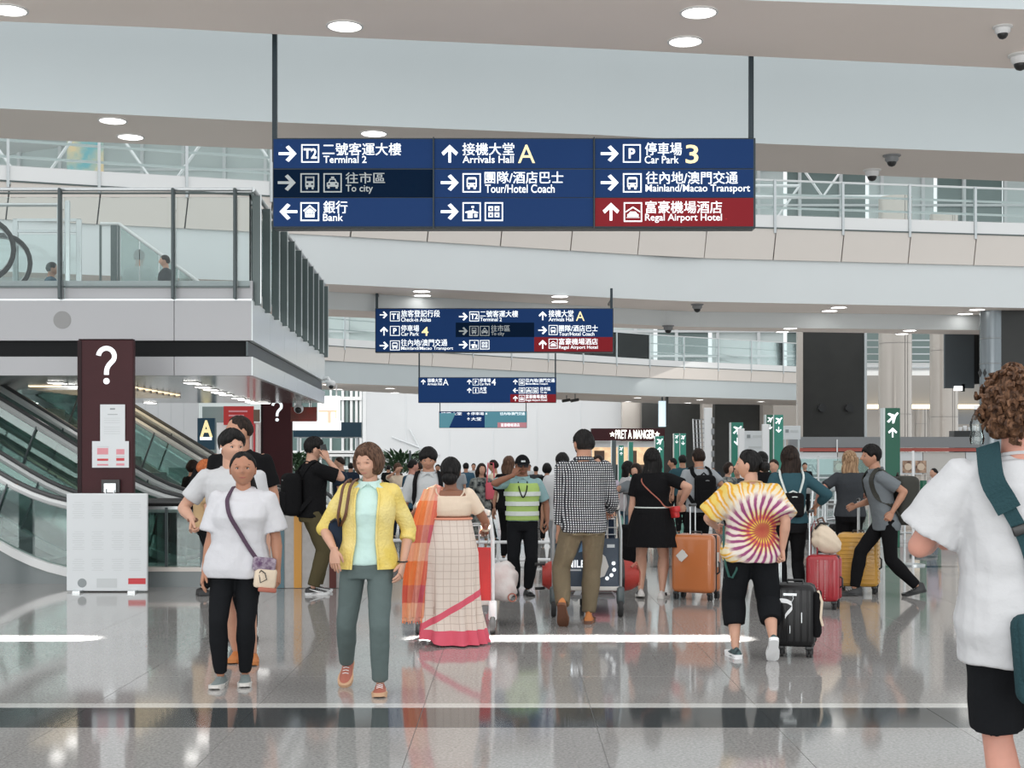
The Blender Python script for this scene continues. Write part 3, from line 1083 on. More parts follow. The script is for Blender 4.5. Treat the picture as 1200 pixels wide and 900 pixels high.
# ================================================================ maroon question mark pillars, notices, white board
def pillar(x, y, w, h, label):
    t = thing('information_pillar', label, 'sign pillar', (x, y, 0))
    MB().rbox((0, 0, h / 2), (w, .10, h), .012).build('pillar_body', 'maroon', t)
    MB().box((-w / 2 + .02, -.052, h / 2), (.045, .012, h - .01)).build('edge_strip', 'maroon_edge', t)
    MB().box((0, -.0, h + .006), (w * .98, .09, .012)).build('cap', 'maroon_edge', t)
    qc, qr, hw = (.012, h - .18), .088, .026
    path = [(qc[0] + qr * math.cos(math.radians(a_)), qc[1] + qr * math.sin(math.radians(a_))) for a_ in range(175, -46, -17)]
    path += [(.040, h - .275), (.020, h - .31), (.013, h - .345), (.012, h - .385)]
    L_, R_ = [], []
    for i, p in enumerate(path):
        a, b = path[max(i - 1, 0)], path[min(i + 1, len(path) - 1)]
        d = Vector((b[0] - a[0], 0, b[1] - a[1])).normalized()
        L_.append((p[0] - d.z * hw, p[1] + d.x * hw)); R_.append((p[0] + d.z * hw, p[1] - d.x * hw))
    qm = MB()
    qm.loft([[Vector((l[0], -.058, l[1])), Vector((r[0], -.058, r[1])), Vector((r[0], -.05, r[1])), Vector((l[0], -.05, l[1]))] for l, r in zip(L_, R_)])
    qm.lathe((.012, -.058, h - .455), [(.034, 0), (.034, .008)], 20, axis='y')
    qm.build('question_mark', 'let_w', t)
    return t


q1 = pillar(-4.49, 15.13, .61, 2.77, 'maroon pillar with a white question mark and two notices, behind the white board')
q2 = pillar(-4.70, 27.3, .62, 2.64, 'far maroon question mark pillar right of the man in black under the mezzanine edge')


def notice(name, x0, x1, y0, y1, Y, lines, label):
    a, b = W(x0, y0, Y), W(x1, y1, Y)
    t = thing(name, label, 'notice', ((a.x + b.x) / 2, Y, b.z))
    w, h = b.x - a.x, a.z - b.z
    MB().box((0, 0, h / 2), (w, .006, h)).build('sheet', 'paper', t)
    for (lx0, lz0, lx1, lz1, m_) in lines:
        MB().box(((lx0 + lx1) / 2 * w, -.0045, (lz0 + lz1) / 2 * h), ((lx1 - lx0) * w, .002, (lz1 - lz0) * h)).build('print_block', m_, t)
    return t


ln = [(-.34, z, .30, z + .012, 'ink') for z in (.2, .26, .32, .38, .50, .56, .62)] + [(-.10, .86, .10, .90, 'ink_d'), (-.2, .72, .2, .735, 'ink_d')]
notice('paper_notice', 117.5, 146.5, 474, 517, 15.065, ln, 'taller plain paper notice taped to the maroon pillar')
ln = [(-.36, .50, -.06, .74, 'ink_pink'), (.16, .50, .38, .70, 'ink_pink'), (-.36, .78, -.04, .80, 'ink'), (-.36, .26, -.06, .34, 'ink_red'), (.16, .26, .38, .36, 'ink_red'), (-.36, .08, -.06, .14, 'ink_pink'), (.16, .08, .38, .16, 'ink_pink'), (.16, .38, .38, .44, 'ink')]
notice('paper_notice', 108, 151, 517, 548, 15.06, ln, 'wider paper notice with red blocks on the maroon pillar')
hp_ = W(130, 577, 15.05)
hk = thing('clip_holder', 'small dark recess with a steel clip above the white board', 'holder', (hp_.x, 15.05, hp_.z))
MB().box((0, .0, .07), (.20, .04, .14)).build('recess_box', 'black', hk)
MB().box((0, -.03, .05), (.13, .03, .10)).build('clip', 'steel', hk)
MB().tube([(-.04, -.06, .04), (-.04, -.07, -.06), (0, -.07, -.09), (.05, -.07, -.05), (.05, -.06, .03)], .006, 6).build('wire_loop', 'steel', hk, True)

wb_ = thing('notice_board', 'white freestanding notice board in front of the maroon pillar', 'board', (-4.43, 14.95, 0))
MB().rbox((0, 0, .545), (.885, .045, 1.07), .012).build('board_panel', 'paper', wb_)
MB().box((-.3, .06, .012), (.08, .4, .024)).build('foot', 'steel', wb_)
MB().box((.3, .06, .012), (.08, .4, .024)).build('foot', 'steel', wb_)
for cx in (-.31, -.10, .12, .31):
    for r_, n_ in ((.98, 8), (.66, 9), (.36, 6)):
        g = MB()
        for k in range(n_):
            g.box((cx, -.0235, r_ - k * .024), (.13 if (k * 7 + int(cx * 10)) % 3 else .09, .001, .005))
        g.build('print_lines', 'ink', wb_)['kind'] = 'stuff'
MB().box((.33, -.024, .12), (.19, .002, .065)).build('red_label', 'ink_red', wb_, label='red printed label')
MB().box((.0, -.024, .10), (.22, .002, .10)).build('print_block', 'ink', wb_)
MB().lathe((-.27, -.024, .10), [(.05, 0), (.05, .002)], 16, axis='y').build('round_print', 'ink_d', wb_)

# ================================================================ low stone counter with coloured strips
ct = thing('stone_counter', 'low pale stone counter with amber, slate and maroon strips behind the phone caller', 'counter', (-2.45, 15.35, 0))
cw0, cw1 = -.40, .545
MB().rbox(((cw0 + cw1) / 2, .35, .43), (cw1 - cw0, .7, .86), .01).build('counter_body', 'stone', ct)
MB().box(((cw0 + cw1) / 2, .35, .885), (cw1 - cw0 + .06, .76, .05)).build('counter_top', 'kerb_white', ct)
for px0, px1, m_ in ((324.5, 333, 'blue_s'), (344.5, 353.5, 'orange'), (386, 394, 'brown_s')):
    a, b = W(px0, 600, 15.34), W(px1, 600, 15.34)
    MB().box(((a.x + b.x) / 2 + 2.45, -.008, .43), (b.x - a.x, .016, .85)).build('coloured_strip', m_, ct, label={'blue_s': 'slate blue strip', 'orange': 'amber strip with pale marks', 'brown_s': 'maroon strip'}[m_])
MB().box((-.62, .6, .35), (.5, .6, .7)).build('red_cabinet', 'ink_pink', ct)
# ================================================================ HANGING SIGNS
GLY = {}


def arrow_poly(d):
    pts = [(-1, -.13), (.35, -.13), (.35, -.13), (-.12, -.62), (.18, -.88), (1.0, 0), (.18, .88), (-.12, .62), (.35, .13), (-1, .13)]
    pts = [(-1, -.15), (.30, -.15), (-.22, -.70), (.12, -.92), (1.0, 0), (.12, .92), (-.22, .70), (.30, .15), (-1, .15)]
    if d == 'l': pts = [(-x, z) for x, z in reversed(pts)]
    if d == 'u': pts = [(z, x) for x, z in reversed(pts)]
    if d == 'd': pts = [(z, -x) for x, z in pts]
    return pts


class Sign:
    def __init__(s, px0, py0, px1, py1, Y, label, poles, cat='sign', arms=0):
        s.Y = Y
        s.k = Y / 1600
        a, b = W(px0, py0, Y), W(px1, py1, Y)
        s.ox, s.oz = (a.x + b.x) / 2, b.z
        s.t = thing('hanging_sign', label, cat, (s.ox, Y, s.oz))
        w, h = b.x - a.x, a.z - b.z
        MB().rbox((0, .13, h / 2), (w, .22, h), .008).build('sign_frame', 'sign_frame', s.t)
        for px, top in poles:
            c = W(px, top, Y)
            if arms:
                MB().box((c.x - s.ox, .13 + arms / 2, c.z - s.oz - .03), (.05, abs(arms), .05)).build('bracket_arm', 'sign_frame', s.t)
            MB().rbox((c.x - s.ox, .13, (c.z - s.oz + h * .5) / 2 + h * .25), (.055, .055, c.z - s.oz - h * .5), .008).build('pole', 'sign_frame', s.t)

    def c(s, px, py):
        p = W(px, py, s.Y)
        return p.x - s.ox, p.z - s.oz

    def row(s, x0, y0, x1, y1, m):
        a, b = s.c(x0, y0), s.c(x1, y1)
        MB().box(((a[0] + b[0]) / 2, .012, (a[1] + b[1]) / 2), (b[0] - a[0], .014, a[1] - b[1])).build('row_panel', m, s.t)

    def txt(s, body, x0, y0, x1, y1, m='let_w', bold=0.012):
        a, b = s.c(x0, y0), s.c(x1, y1)
        lettering(body, a[0], b[1], b[0], a[1], .002, m, s.t, bold=bold)

    def arrow(s, d, cx, cy, r, m='let_w'):
        c = s.c(cx, cy)
        R = r * s.k
        MB().prism([(c[0] + x * R, c[1] + z * R) for x, z in arrow_poly(d)], .0, .004).build('arrow', m, s.t)

    def box(s, x0, y0, x1, y1, g, m='let_w', bg='navy'):
        a, b = s.c(x0, y0), s.c(x1, y1)
        cx, cz = (a[0] + b[0]) / 2, (a[1] + b[1]) / 2
        w, h = b[0] - a[0], a[1] - b[1]
        mb = MB()
        t = .07 * w
        mb.box((cx, .002, a[1] - t / 2), (w, .003, t)).box((cx, .002, b[1] + t / 2), (w, .003, t))
        mb.box((a[0] + t / 2, .002, cz), (t, .003, h - 2 * t)).box((b[0] - t / 2, .002, cz), (t, .003, h - 2 * t))
        U = w / 2

        def P(pts, mi=0, y=.0):
            mb.prism([(cx + x * U, cz + z * U) for x, z in pts], .002 - y, .004 - y, mi)

        def R_(x0, z0, x1, z1, mi=0, y=0.0):
            P([(x0, z0), (x1, z0), (x1, z1), (x0, z1)], mi, y)
        if g == 'train':
            R_(-.48, -.45, .48, .68); R_(-.36, .18, .36, .50, 1, .002); R_(-.36, .58, .36, .62, 1, .002)
            R_(-.36, -.22, -.14, -.05, 1, .002); R_(.14, -.22, .36, -.05, 1, .002); R_(-.4, -.68, -.2, -.45); R_(.2, -.68, .4, -.45)
        elif g == 'taxi':
            P([(-.64, -.42), (.64, -.42), (.64, .02), (.46, .08), (.3, .46), (-.3, .46), (-.46, .08), (-.64, .02)])
            R_(-.17, .50, .17, .68); P([(-.32, .10), (.32, .10), (.22, .34), (-.22, .34)], 1, .002)
            R_(-.5, -.2, -.28, -.06, 1, .002); R_(.28, -.2, .5, -.06, 1, .002); R_(-.56, -.62, -.32, -.42); R_(.32, -.62, .56, -.42)
        elif g == 'bus':
            P([(-.55, -.45), (.55, -.45), (.55, .45), (.40, .62), (-.40, .62), (-.55, .45)]); R_(-.42, .0, .42, .38, 1, .002)
            R_(-.42, -.30, -.22, -.15, 1, .002); R_(.22, -.30, .42, -.15, 1, .002); R_(-.45, -.68, -.2, -.45); R_(.2, -.68, .45, -.45)
        elif g == 'bank':
            P([(-.72, .12), (0, .74), (.72, .12), (.60, .0), (0, .54), (-.60, .0)]); P([(-.5, -.6), (.5, -.6), (.5, .0), (0, .40), (-.5, .0)])
            R_(-.62, -.26, .62, .02, 1, .002)
            R_(-.52, -.22, -.3, -.02, 0, .004); R_(-.24, -.22, -.02, -.02, 0, .004); R_(.04, -.22, .26, -.02, 0, .004); R_(.32, -.22, .54, -.02, 0, .004)
        elif g == 'hotel':
            P([(-.78, .10), (0, .62), (.78, .10), (.78, -.05), (0, .44), (-.78, -.05)]); R_(-.62, -.50, .62, -.22); P([(-.5, -.22), (.5, -.22), (.3, .06), (-.3, .06)])
            R_(-.72, -.62, .72, -.56)
        elif g == 'hanger':
            P([(-.7, .0), (-.25, .12), (.0, .12), (.1, .3), (.2, .3), (.2, .12), (.7, -.05), (.7, -.18), (-.7, -.14)])
            R_(-.45, -.68, .10, -.05); R_(.28, -.62, .62, -.25); R_(-.04, .42, .26, .62)
        elif g == 'lockers':
            for i in (-1, 1):
                for j in (-1, 1):
                    R_(i * .34 - .26, j * .34 - .26, i * .34 + .26, j * .34 + .26)
                    R_(i * .34 - .1, j * .34 - .14, i * .34 + .1, j * .34 + .06, 1, .002)
        elif g == 'person':
            R_(-.12, .38, .12, .62); P([(-.3, .3), (.3, .3), (.16, -.1), (.16, -.65), (-.16, -.65), (-.16, -.1)])
        o = mb.build('pictogram', [m, bg], s.t)
        if g in ('T1', 'T2', 'P'):
            q = (.74 if len(g) == 2 else .36)
            lettering(g, cx - q * U, cz - .58 * U, cx + q * U, cz + .58 * U, .002, m, s.t, bold=.03)
        return o


s1 = Sign(319, 161, 886, 267, 15.1, 'largest and nearest blue hanging direction sign with three lit columns', [(319.7, 31), (882.5, 50)], arms=-1.0)
for (x0, x1) in ((320.5, 507), (509, 695), (697.5, 883)):
    for r, (y0, y1) in enumerate(((163, 197), (198.5, 231), (232, 265))):
        m_ = 'navy_dim' if (r == 1 and x0 < 400) else ('sign_red' if (r == 2 and x0 > 690) else 'navy')
        s1.row(x0, y0, x1, y1, m_)
s1.arrow('r', 337, 180, 10.5); s1.box(353, 169, 374, 190.5, 'T2')
s1.txt('二號客運大樓', 378, 167.5, 470, 182); s1.txt('Terminal 2', 379, 182.5, 429.5, 191)
s1.arrow('r', 336, 214, 10.5, 'let_g'); s1.box(352, 203, 374, 225.5, 'train', 'let_g', 'navy_dim'); s1.box(379, 203, 400.5, 225.5, 'taxi', 'let_g', 'navy_dim')
s1.txt('往市區', 405, 202, 451, 215, 'let_g'); s1.txt('To city', 405, 216.5, 437, 227, 'let_g')
s1.arrow('l', 338, 248, 10.5); s1.box(352, 237, 374, 259, 'bank')
s1.txt('銀行', 379, 235.5, 407, 250); s1.txt('Bank', 378.5, 250.5, 402, 259)
s1.arrow('u', 527, 180, 10.5); s1.txt('接機大堂', 542, 167.5, 602.5, 182); s1.txt('Arrivals Hall', 542, 182.5, 602, 191); s1.txt('A', 607, 169.5, 627, 191, 'let_y', 0)
s1.arrow('r', 527, 214, 10.5); s1.box(542, 203, 563.5, 225.5, 'bus'); s1.txt('團隊/酒店巴士', 568, 201, 660, 215); s1.txt('Tour/Hotel Coach', 568.5, 216, 650, 226)
s1.arrow('r', 527, 248, 10.5); s1.box(542, 237, 563.5, 259, 'hanger'); s1.box(568, 237, 589.5, 259, 'lockers')
s1.arrow('r', 714.5, 180, 10.5); s1.box(730, 169, 751, 190.5, 'P'); s1.txt('停車場', 756, 167, 799, 182); s1.txt('Car Park', 755.5, 182.5, 795.5, 191.5); s1.txt('3', 803.5, 169.5, 818.5, 191.5, 'let_y')
s1.arrow('r', 714.5, 214, 10.5); s1.box(730, 203, 752, 225.5, 'bus'); s1.txt('往內地/澳門交通', 757, 201, 864.5, 215.5); s1.txt('Mainland/Macao Transport', 756.5, 216, 879, 227)
s1.arrow('u', 716, 248, 10.5); s1.box(731, 237, 752.5, 260, 'hotel', 'let_w', 'sign_red'); s1.txt('富豪機場酒店', 756.5, 235.5, 846, 250); s1.txt('Regal Airport Hotel', 756, 250.5, 846, 261)
for px in (508, 696.2):
    a = s1.c(px, 267); b = s1.c(px, 161)
    MB().box((a[0], -.0, (a[1] + b[1]) / 2), (.012, .05, b[1] - a[1])).build('divider', 'sign_frame', s1.t)

s2 = Sign(439.5, 361, 719, 413, 29.8, 'second blue hanging sign, smaller, below and behind the largest one', [(441, 343), (717, 350)], arms=.8)
for (x0, x1) in ((440.5, 534), (534, 626), (626, 718)):
    for r, (y0, y1) in enumerate(((362, 378), (378, 395), (395, 412))):
        m_ = 'navy_dim' if (r == 1 and 500 < x0 < 600) else ('sign_red' if (r == 2 and x0 > 600) else 'navy')
        s2.row(x0, y0, x1, y1, m_)
s2.arrow('r', 449.5, 369, 4.6); s2.box(457, 365, 468.5, 376.5, 'T1'); s2.txt('旅客登記行段', 470, 363.5, 515.5, 371.5); s2.txt('Check-in Aisles', 470, 372, 505, 377)
s2.arrow('u', 450, 388, 5.2); s2.box(457, 382, 468.5, 393.5, 'P'); s2.txt('停車場', 470, 381, 491, 388.5); s2.txt('Car Park', 470, 389, 491, 393.5); s2.txt('4', 494, 383, 502, 393.5, 'let_y')
s2.arrow('r', 450, 405, 5.2); s2.box(457, 399, 468.5, 410.5, 'bus'); s2.txt('往內地/澳門交通', 470, 397.5, 524, 405.5); s2.txt('Mainland/Macao Transport', 470, 406, 531, 411)
s2.arrow('r', 543, 371, 5.2); s2.box(550, 365, 561.5, 376.5, 'T2'); s2.txt('二號客運大樓', 562.5, 364, 607, 371.5); s2.txt('Terminal 2', 562.5, 372, 588, 376.5)
s2.arrow('r', 543, 388, 5.2, 'let_g'); s2.box(550, 382, 561, 393.5, 'train', 'let_g', 'navy_dim'); s2.box(562.5, 382, 573.5, 393.5, 'taxi', 'let_g', 'navy_dim'); s2.txt('往市區', 575.5, 381, 597.5, 388.5, 'let_g'); s2.txt('To city', 575.5, 389, 591, 394, 'let_g')
s2.arrow('r', 543, 404, 5.2); s2.box(550, 398.5, 561, 409.5, 'hanger'); s2.box(562.5, 398.5, 573.5, 409.5, 'lockers')
s2.arrow('u', 636, 370, 5.2); s2.txt('接機大堂', 643, 363.5, 672, 371.5); s2.txt('Arrivals Hall', 643, 372, 672, 376.5); s2.txt('A', 675, 365, 685, 376, 'let_y', 0)
s2.arrow('r', 636, 387, 5.2); s2.box(643, 381, 653.5, 392.5, 'bus'); s2.txt('團隊/酒店巴士', 655, 381, 700.5, 388.5); s2.txt('Tour/Hotel Coach', 655, 389, 696.5, 393.5)
s2.arrow('u', 636, 403.5, 5.2); s2.box(643, 397, 653.5, 408.5, 'hotel', 'let_w', 'sign_red'); s2.txt('富豪機場酒店', 655, 396.5, 700.5, 404); s2.txt('Regal Airport Hotel', 655, 404.8, 700.5, 410)

s3 = Sign(490, 442, 652, 472, 51, 'third blue hanging sign, hung on thin poles beneath the second', [(491, 343), (651, 343)])
for (x0, x1) in ((490.5, 544), (544, 598), (598, 651.5)):
    for r, (y0, y1) in enumerate(((442.7, 452), (452, 462), (462, 471.5))):
        s3.row(x0, y0, x1, y1, 'sign_red' if (r == 2 and x0 > 590) else 'navy')
s3.arrow('u', 496, 447.5, 3); s3.txt('接機大堂', 501, 443.5, 518, 448); s3.txt('Arrivals Hall', 501, 448.5, 518, 451.5); s3.txt('A', 519, 444, 525.5, 451.5, 'let_w', 0)
s3.arrow('u', 550, 447.5, 3); s3.box(554, 444, 561, 451.5, 'P'); s3.txt('停車場', 562, 443.5, 575, 448); s3.txt('Car Park', 562, 448.5, 575, 451.5); s3.txt('4', 576, 444, 581, 451.5)
s3.arrow('u', 550, 457.5, 3); s3.box(554, 454, 561, 461, 'person'); s3.txt('大堂', 562, 453.5, 570, 458); s3.txt('Hall', 562, 458.5, 570, 461)
s3.arrow('u', 604, 447.5, 3); s3.box(608, 444, 615, 451.5, 'bus'); s3.txt('往內地/澳門交通', 616, 443.5, 650, 448); s3.txt('Mainland/Macao Transport', 616, 448.5, 642, 451.5)
s3.arrow('l', 604, 457.5, 3); s3.box(608, 454, 615, 461, 'train'); s3.box(616, 454, 623, 461, 'taxi'); s3.box(624, 454, 631, 461, 'bus'); s3.txt('往市區', 633, 453.5, 645, 458); s3.txt('To city', 633, 458.5, 641, 461.5)
s3.arrow('u', 604, 467, 3); s3.box(608, 463, 615, 470.5, 'hotel', 'let_w', 'sign_red'); s3.txt('富豪機場酒店', 616, 462.5, 641, 467); s3.txt('Regal Airport Hotel', 616, 467.5, 641, 470.8)

s4 = Sign(514.5, 482, 617.5, 501.5, 78, 'fourth and farthest hanging sign, blue with teal reflections painted in', [(515.5, 346), (616.5, 346)])
s4.row(515, 482.4, 568, 501, 'navy'); s4.row(568, 482.4, 583, 501, 'let_t'); s4.row(583, 482.4, 617, 495, 'let_t'); s4.row(583, 495, 617, 501, 'ink_pink')  # teal rows and wedge are a reflection painted onto the sign face
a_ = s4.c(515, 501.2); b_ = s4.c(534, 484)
MB().prism([(a_[0], a_[1]), (a_[0] + .55, a_[1]), (b_[0], b_[1]), (a_[0], b_[1])], .0, .004).build('painted_reflection', 'let_t', s4.t)
s4.txt('接機大堂', 517, 483, 541, 486.5); s4.txt('停車場 4', 552, 483, 571, 486.5); s4.txt('大堂', 552, 489, 564, 493); s4.txt('往內地/澳門交通', 586, 483, 615, 486.5); s4.txt('富豪機場酒店', 587, 496, 609, 500)
s4.arrow('u', 549, 485, 1.8); s4.arrow('u', 549, 491, 1.8)
# ================================================================ PEOPLE: figure builder
def v3(*a):
    return Vector(a)


def ellring(c, u, v, a, b, n=18, p=1.0):
    out = []
    for k in range(n):
        t = 2 * PI * k / n
        ct, st_ = math.cos(t), math.sin(t)
        if p != 1.0:
            ct = math.copysign(abs(ct) ** p, ct); st_ = math.copysign(abs(st_) ** p, st_)
        out.append(c + u * (a * ct) + v * (b * st_))
    return out


def capsule(mb, p0, p1, r0, r1, n=12, round0=True, round1=True, mid=None, mi=0):
    """tapered limb; mid=(t,r) bulge"""
    p0, p1 = Vector(p0), Vector(p1)
    d = (p1 - p0)
    L = d.length
    if L < 1e-5: return
    d.normalize()
    u = d.cross(Vector((0, 1, 0)))
    if u.length < .2: u = d.cross(Vector((1, 0, 0)))
    u.normalize(); w = d.cross(u)
    rings = []
    if round0:
        for k in (1, 2, 3):
            a = PI / 2 * (1 - k / 3.5)
            rings.append((p0 - d * r0 * math.sin(a), r0 * math.cos(a)))
    rings.append((p0, r0))
    if mid:
        rings.append((p0 + d * L * mid[0], mid[1]))
    rings.append((p1, r1))
    if round1:
        for k in (3, 2, 1):
            a = PI / 2 * (1 - k / 3.5)
            rings.append((p1 + d * r1 * math.sin(a), r1 * math.cos(a)))
    mb.loft([ellring(c, u, w, r, r, n) for c, r in rings], mi)


def ik(a, b, l1, l2, pole):
    d = b - a
    L = d.length
    if L > (l1 + l2) * .999:
        b = a + d.normalized() * (l1 + l2) * .999
        d = b - a; L = d.length
    x = (l1 * l1 - l2 * l2 + L * L) / (2 * L)
    h = math.sqrt(max(0, l1 * l1 - x * x))
    dn = d.normalized()
    q = pole - dn * pole.dot(dn)
    if q.length < 1e-4: q = Vector((0, 1, 0))
    q.normalize()
    return a + dn * x + q * h, b


def remesh(mb, voxel, iters=6, wr=0.0, seed=0.0, name='m', fac=.5, wfreq=1.0):
    me = bpy.data.meshes.new('tmp')
    me.from_pydata(mb.v, [], mb.f)
    o = bpy.data.objects.new('tmp', me)
    COL.objects.link(o)
    md = o.modifiers.new('r', 'REMESH'); md.mode = 'VOXEL'; md.voxel_size = voxel; md.adaptivity = 0
    if iters:
        ms = o.modifiers.new('s', 'SMOOTH'); ms.factor = fac; ms.iterations = iters
    dg = bpy.context.evaluated_depsgraph_get()
    out = bpy.data.meshes.new_from_object(o.evaluated_get(dg))
    COL.objects.unlink(o); bpy.data.objects.remove(o); bpy.data.meshes.remove(me)
    out.name = name
    n = len(out.vertices)
    if wr and n:
        co = np.empty(n * 3); out.vertices.foreach_get('co', co); co = co.reshape(-1, 3)
        no = np.empty(n * 3); out.vertex_normals.foreach_get('vector', no); no = no.reshape(-1, 3)
        x, y, z = co[:, 0], co[:, 1], co[:, 2]
        s = seed * 1.7
        q = wfreq
        w1 = np.sin(q * (27 * x + 9 * z + 12 * y) + 2.4 * np.sin(q * (9 * z - 6 * x) + s) + s)
        w2 = np.sin(q * (34 * z - 26 * x + 13 * y) + 1.8 * np.sin(q * (19 * x + 9 * z) + 2 * s))
        w3 = np.sin(q * (43 * x + 31 * z - 21 * y) + 1.5 * np.sin(q * (37 * z + 11 * y) + s))
        f = wr * .85 * (0.42 * w1 + 0.42 * np.sign(w2) * np.abs(w2) ** 1.6 + 0.18 * w3)
        co = co + no * f[:, None]
        out.vertices.foreach_set('co', co.ravel())
    out.polygons.foreach_set('use_smooth', [True] * len(out.polygons))
    out.update()
    return out


def mesh_add(mb, me):
    n = len(me.vertices)
    co = np.empty(n * 3); me.vertices.foreach_get('co', co)
    mb.add(co.reshape(-1, 3).tolist(), [tuple(p.vertices) for p in me.polygons])
    bpy.data.meshes.remove(me)


# --- head
def head_def(d, g=0.0, narrow=1.0):
    """unit direction -> offset in head units (metres for a 1.7 m person); face towards -Y"""
    x, y, z = d
    a, b, c = .0790 * narrow, .096, .113
    X, Y, Z = a * x, b * y, c * z
    if z < 0:
        X *= 1 - .30 * (-z) ** 1.6
        if y > 0:
            Y *= 1 - .50 * (-z) ** 1.2
        else:
            Y *= 1 - .10 * (-z) ** 2
    else:
        X *= 1 + .02 * z
        if y > 0: Y *= 1.03
    if y < 0:
        f = -y
        e = lambda cx, cz, sx, sz: math.exp(-((x - cx) / sx) ** 2 - ((z - cz) / sz) ** 2)
        Y += .008 * f * (1 - abs(x)) * 0
        Y -= .026 * e(0, -.17, .13, .12)            # nose tip
        Y -= .010 * e(0, .03, .09, .20)             # bridge
        Y -= .005 * (e(.13, -.22, .07, .06) + e(-.13, -.22, .07, .06))
        Y += .0115 * (e(.36, .04, .18, .11) + e(-.36, .04, .18, .11))   # sockets
        Y -= .004 * (e(.34, .20, .26, .07) + e(-.34, .20, .26, .07))    # brow
        Y -= .0055 * e(0, -.43, .22, .05)           # upper lip
        Y -= .0050 * e(0, -.54, .20, .05)
        Y += .0030 * e(0, -.485, .24, .022)
        Y -= .008 * e(0, -.83, .28, .16)            # chin
        Y -= .004 * (e(.5, -.22, .2, .2) + e(-.5, -.22, .2, .2))        # cheeks
    return Vector((X, Y, Z)) * (1 + g)


def sph_dirs(nu, nv):
    out = []
    for j in range(1, nv):
        th = PI * j / nv
        out.append([(math.sin(th) * math.cos(2 * PI * i / nu), math.sin(th) * math.sin(2 * PI * i / nu), math.cos(th)) for i in range(nu)])
    return out


def sphere_mesh(mb, fn, nu, nv, top, bot, mi=0):
    rows = sph_dirs(nu, nv)
    vs = [fn(top)] + [fn(d) for r in rows for d in r] + [fn(bot)]
    fs = []
    for i in range(nu):
        fs.append((0, 1 + i, 1 + (i + 1) % nu))
    for j in range(len(rows) - 1):
        for i in range(nu):
            a = 1 + j * nu + i; b = 1 + j * nu + (i + 1) % nu
            fs.append((a, a + nu, b + nu, b))
    last = len(vs) - 1
    o = 1 + (len(rows) - 1) * nu
    for i in range(nu):
        fs.append((o + i, last, o + (i + 1) % nu))
    mb.add(vs, fs, mi)


def blob(mb, c, r, n=10, mi=0, R=None):
    r = r if isinstance(r, (tuple, list)) else (r, r, r)
    c = Vector(c)
    R = R or Matrix.Identity(3)
    sphere_mesh(mb, lambda d: c + R @ Vector((d[0] * r[0], d[1] * r[1], d[2] * r[2])), n, max(6, n // 2 + 2), (0, 0, 1), (0, 0, -1), mi)


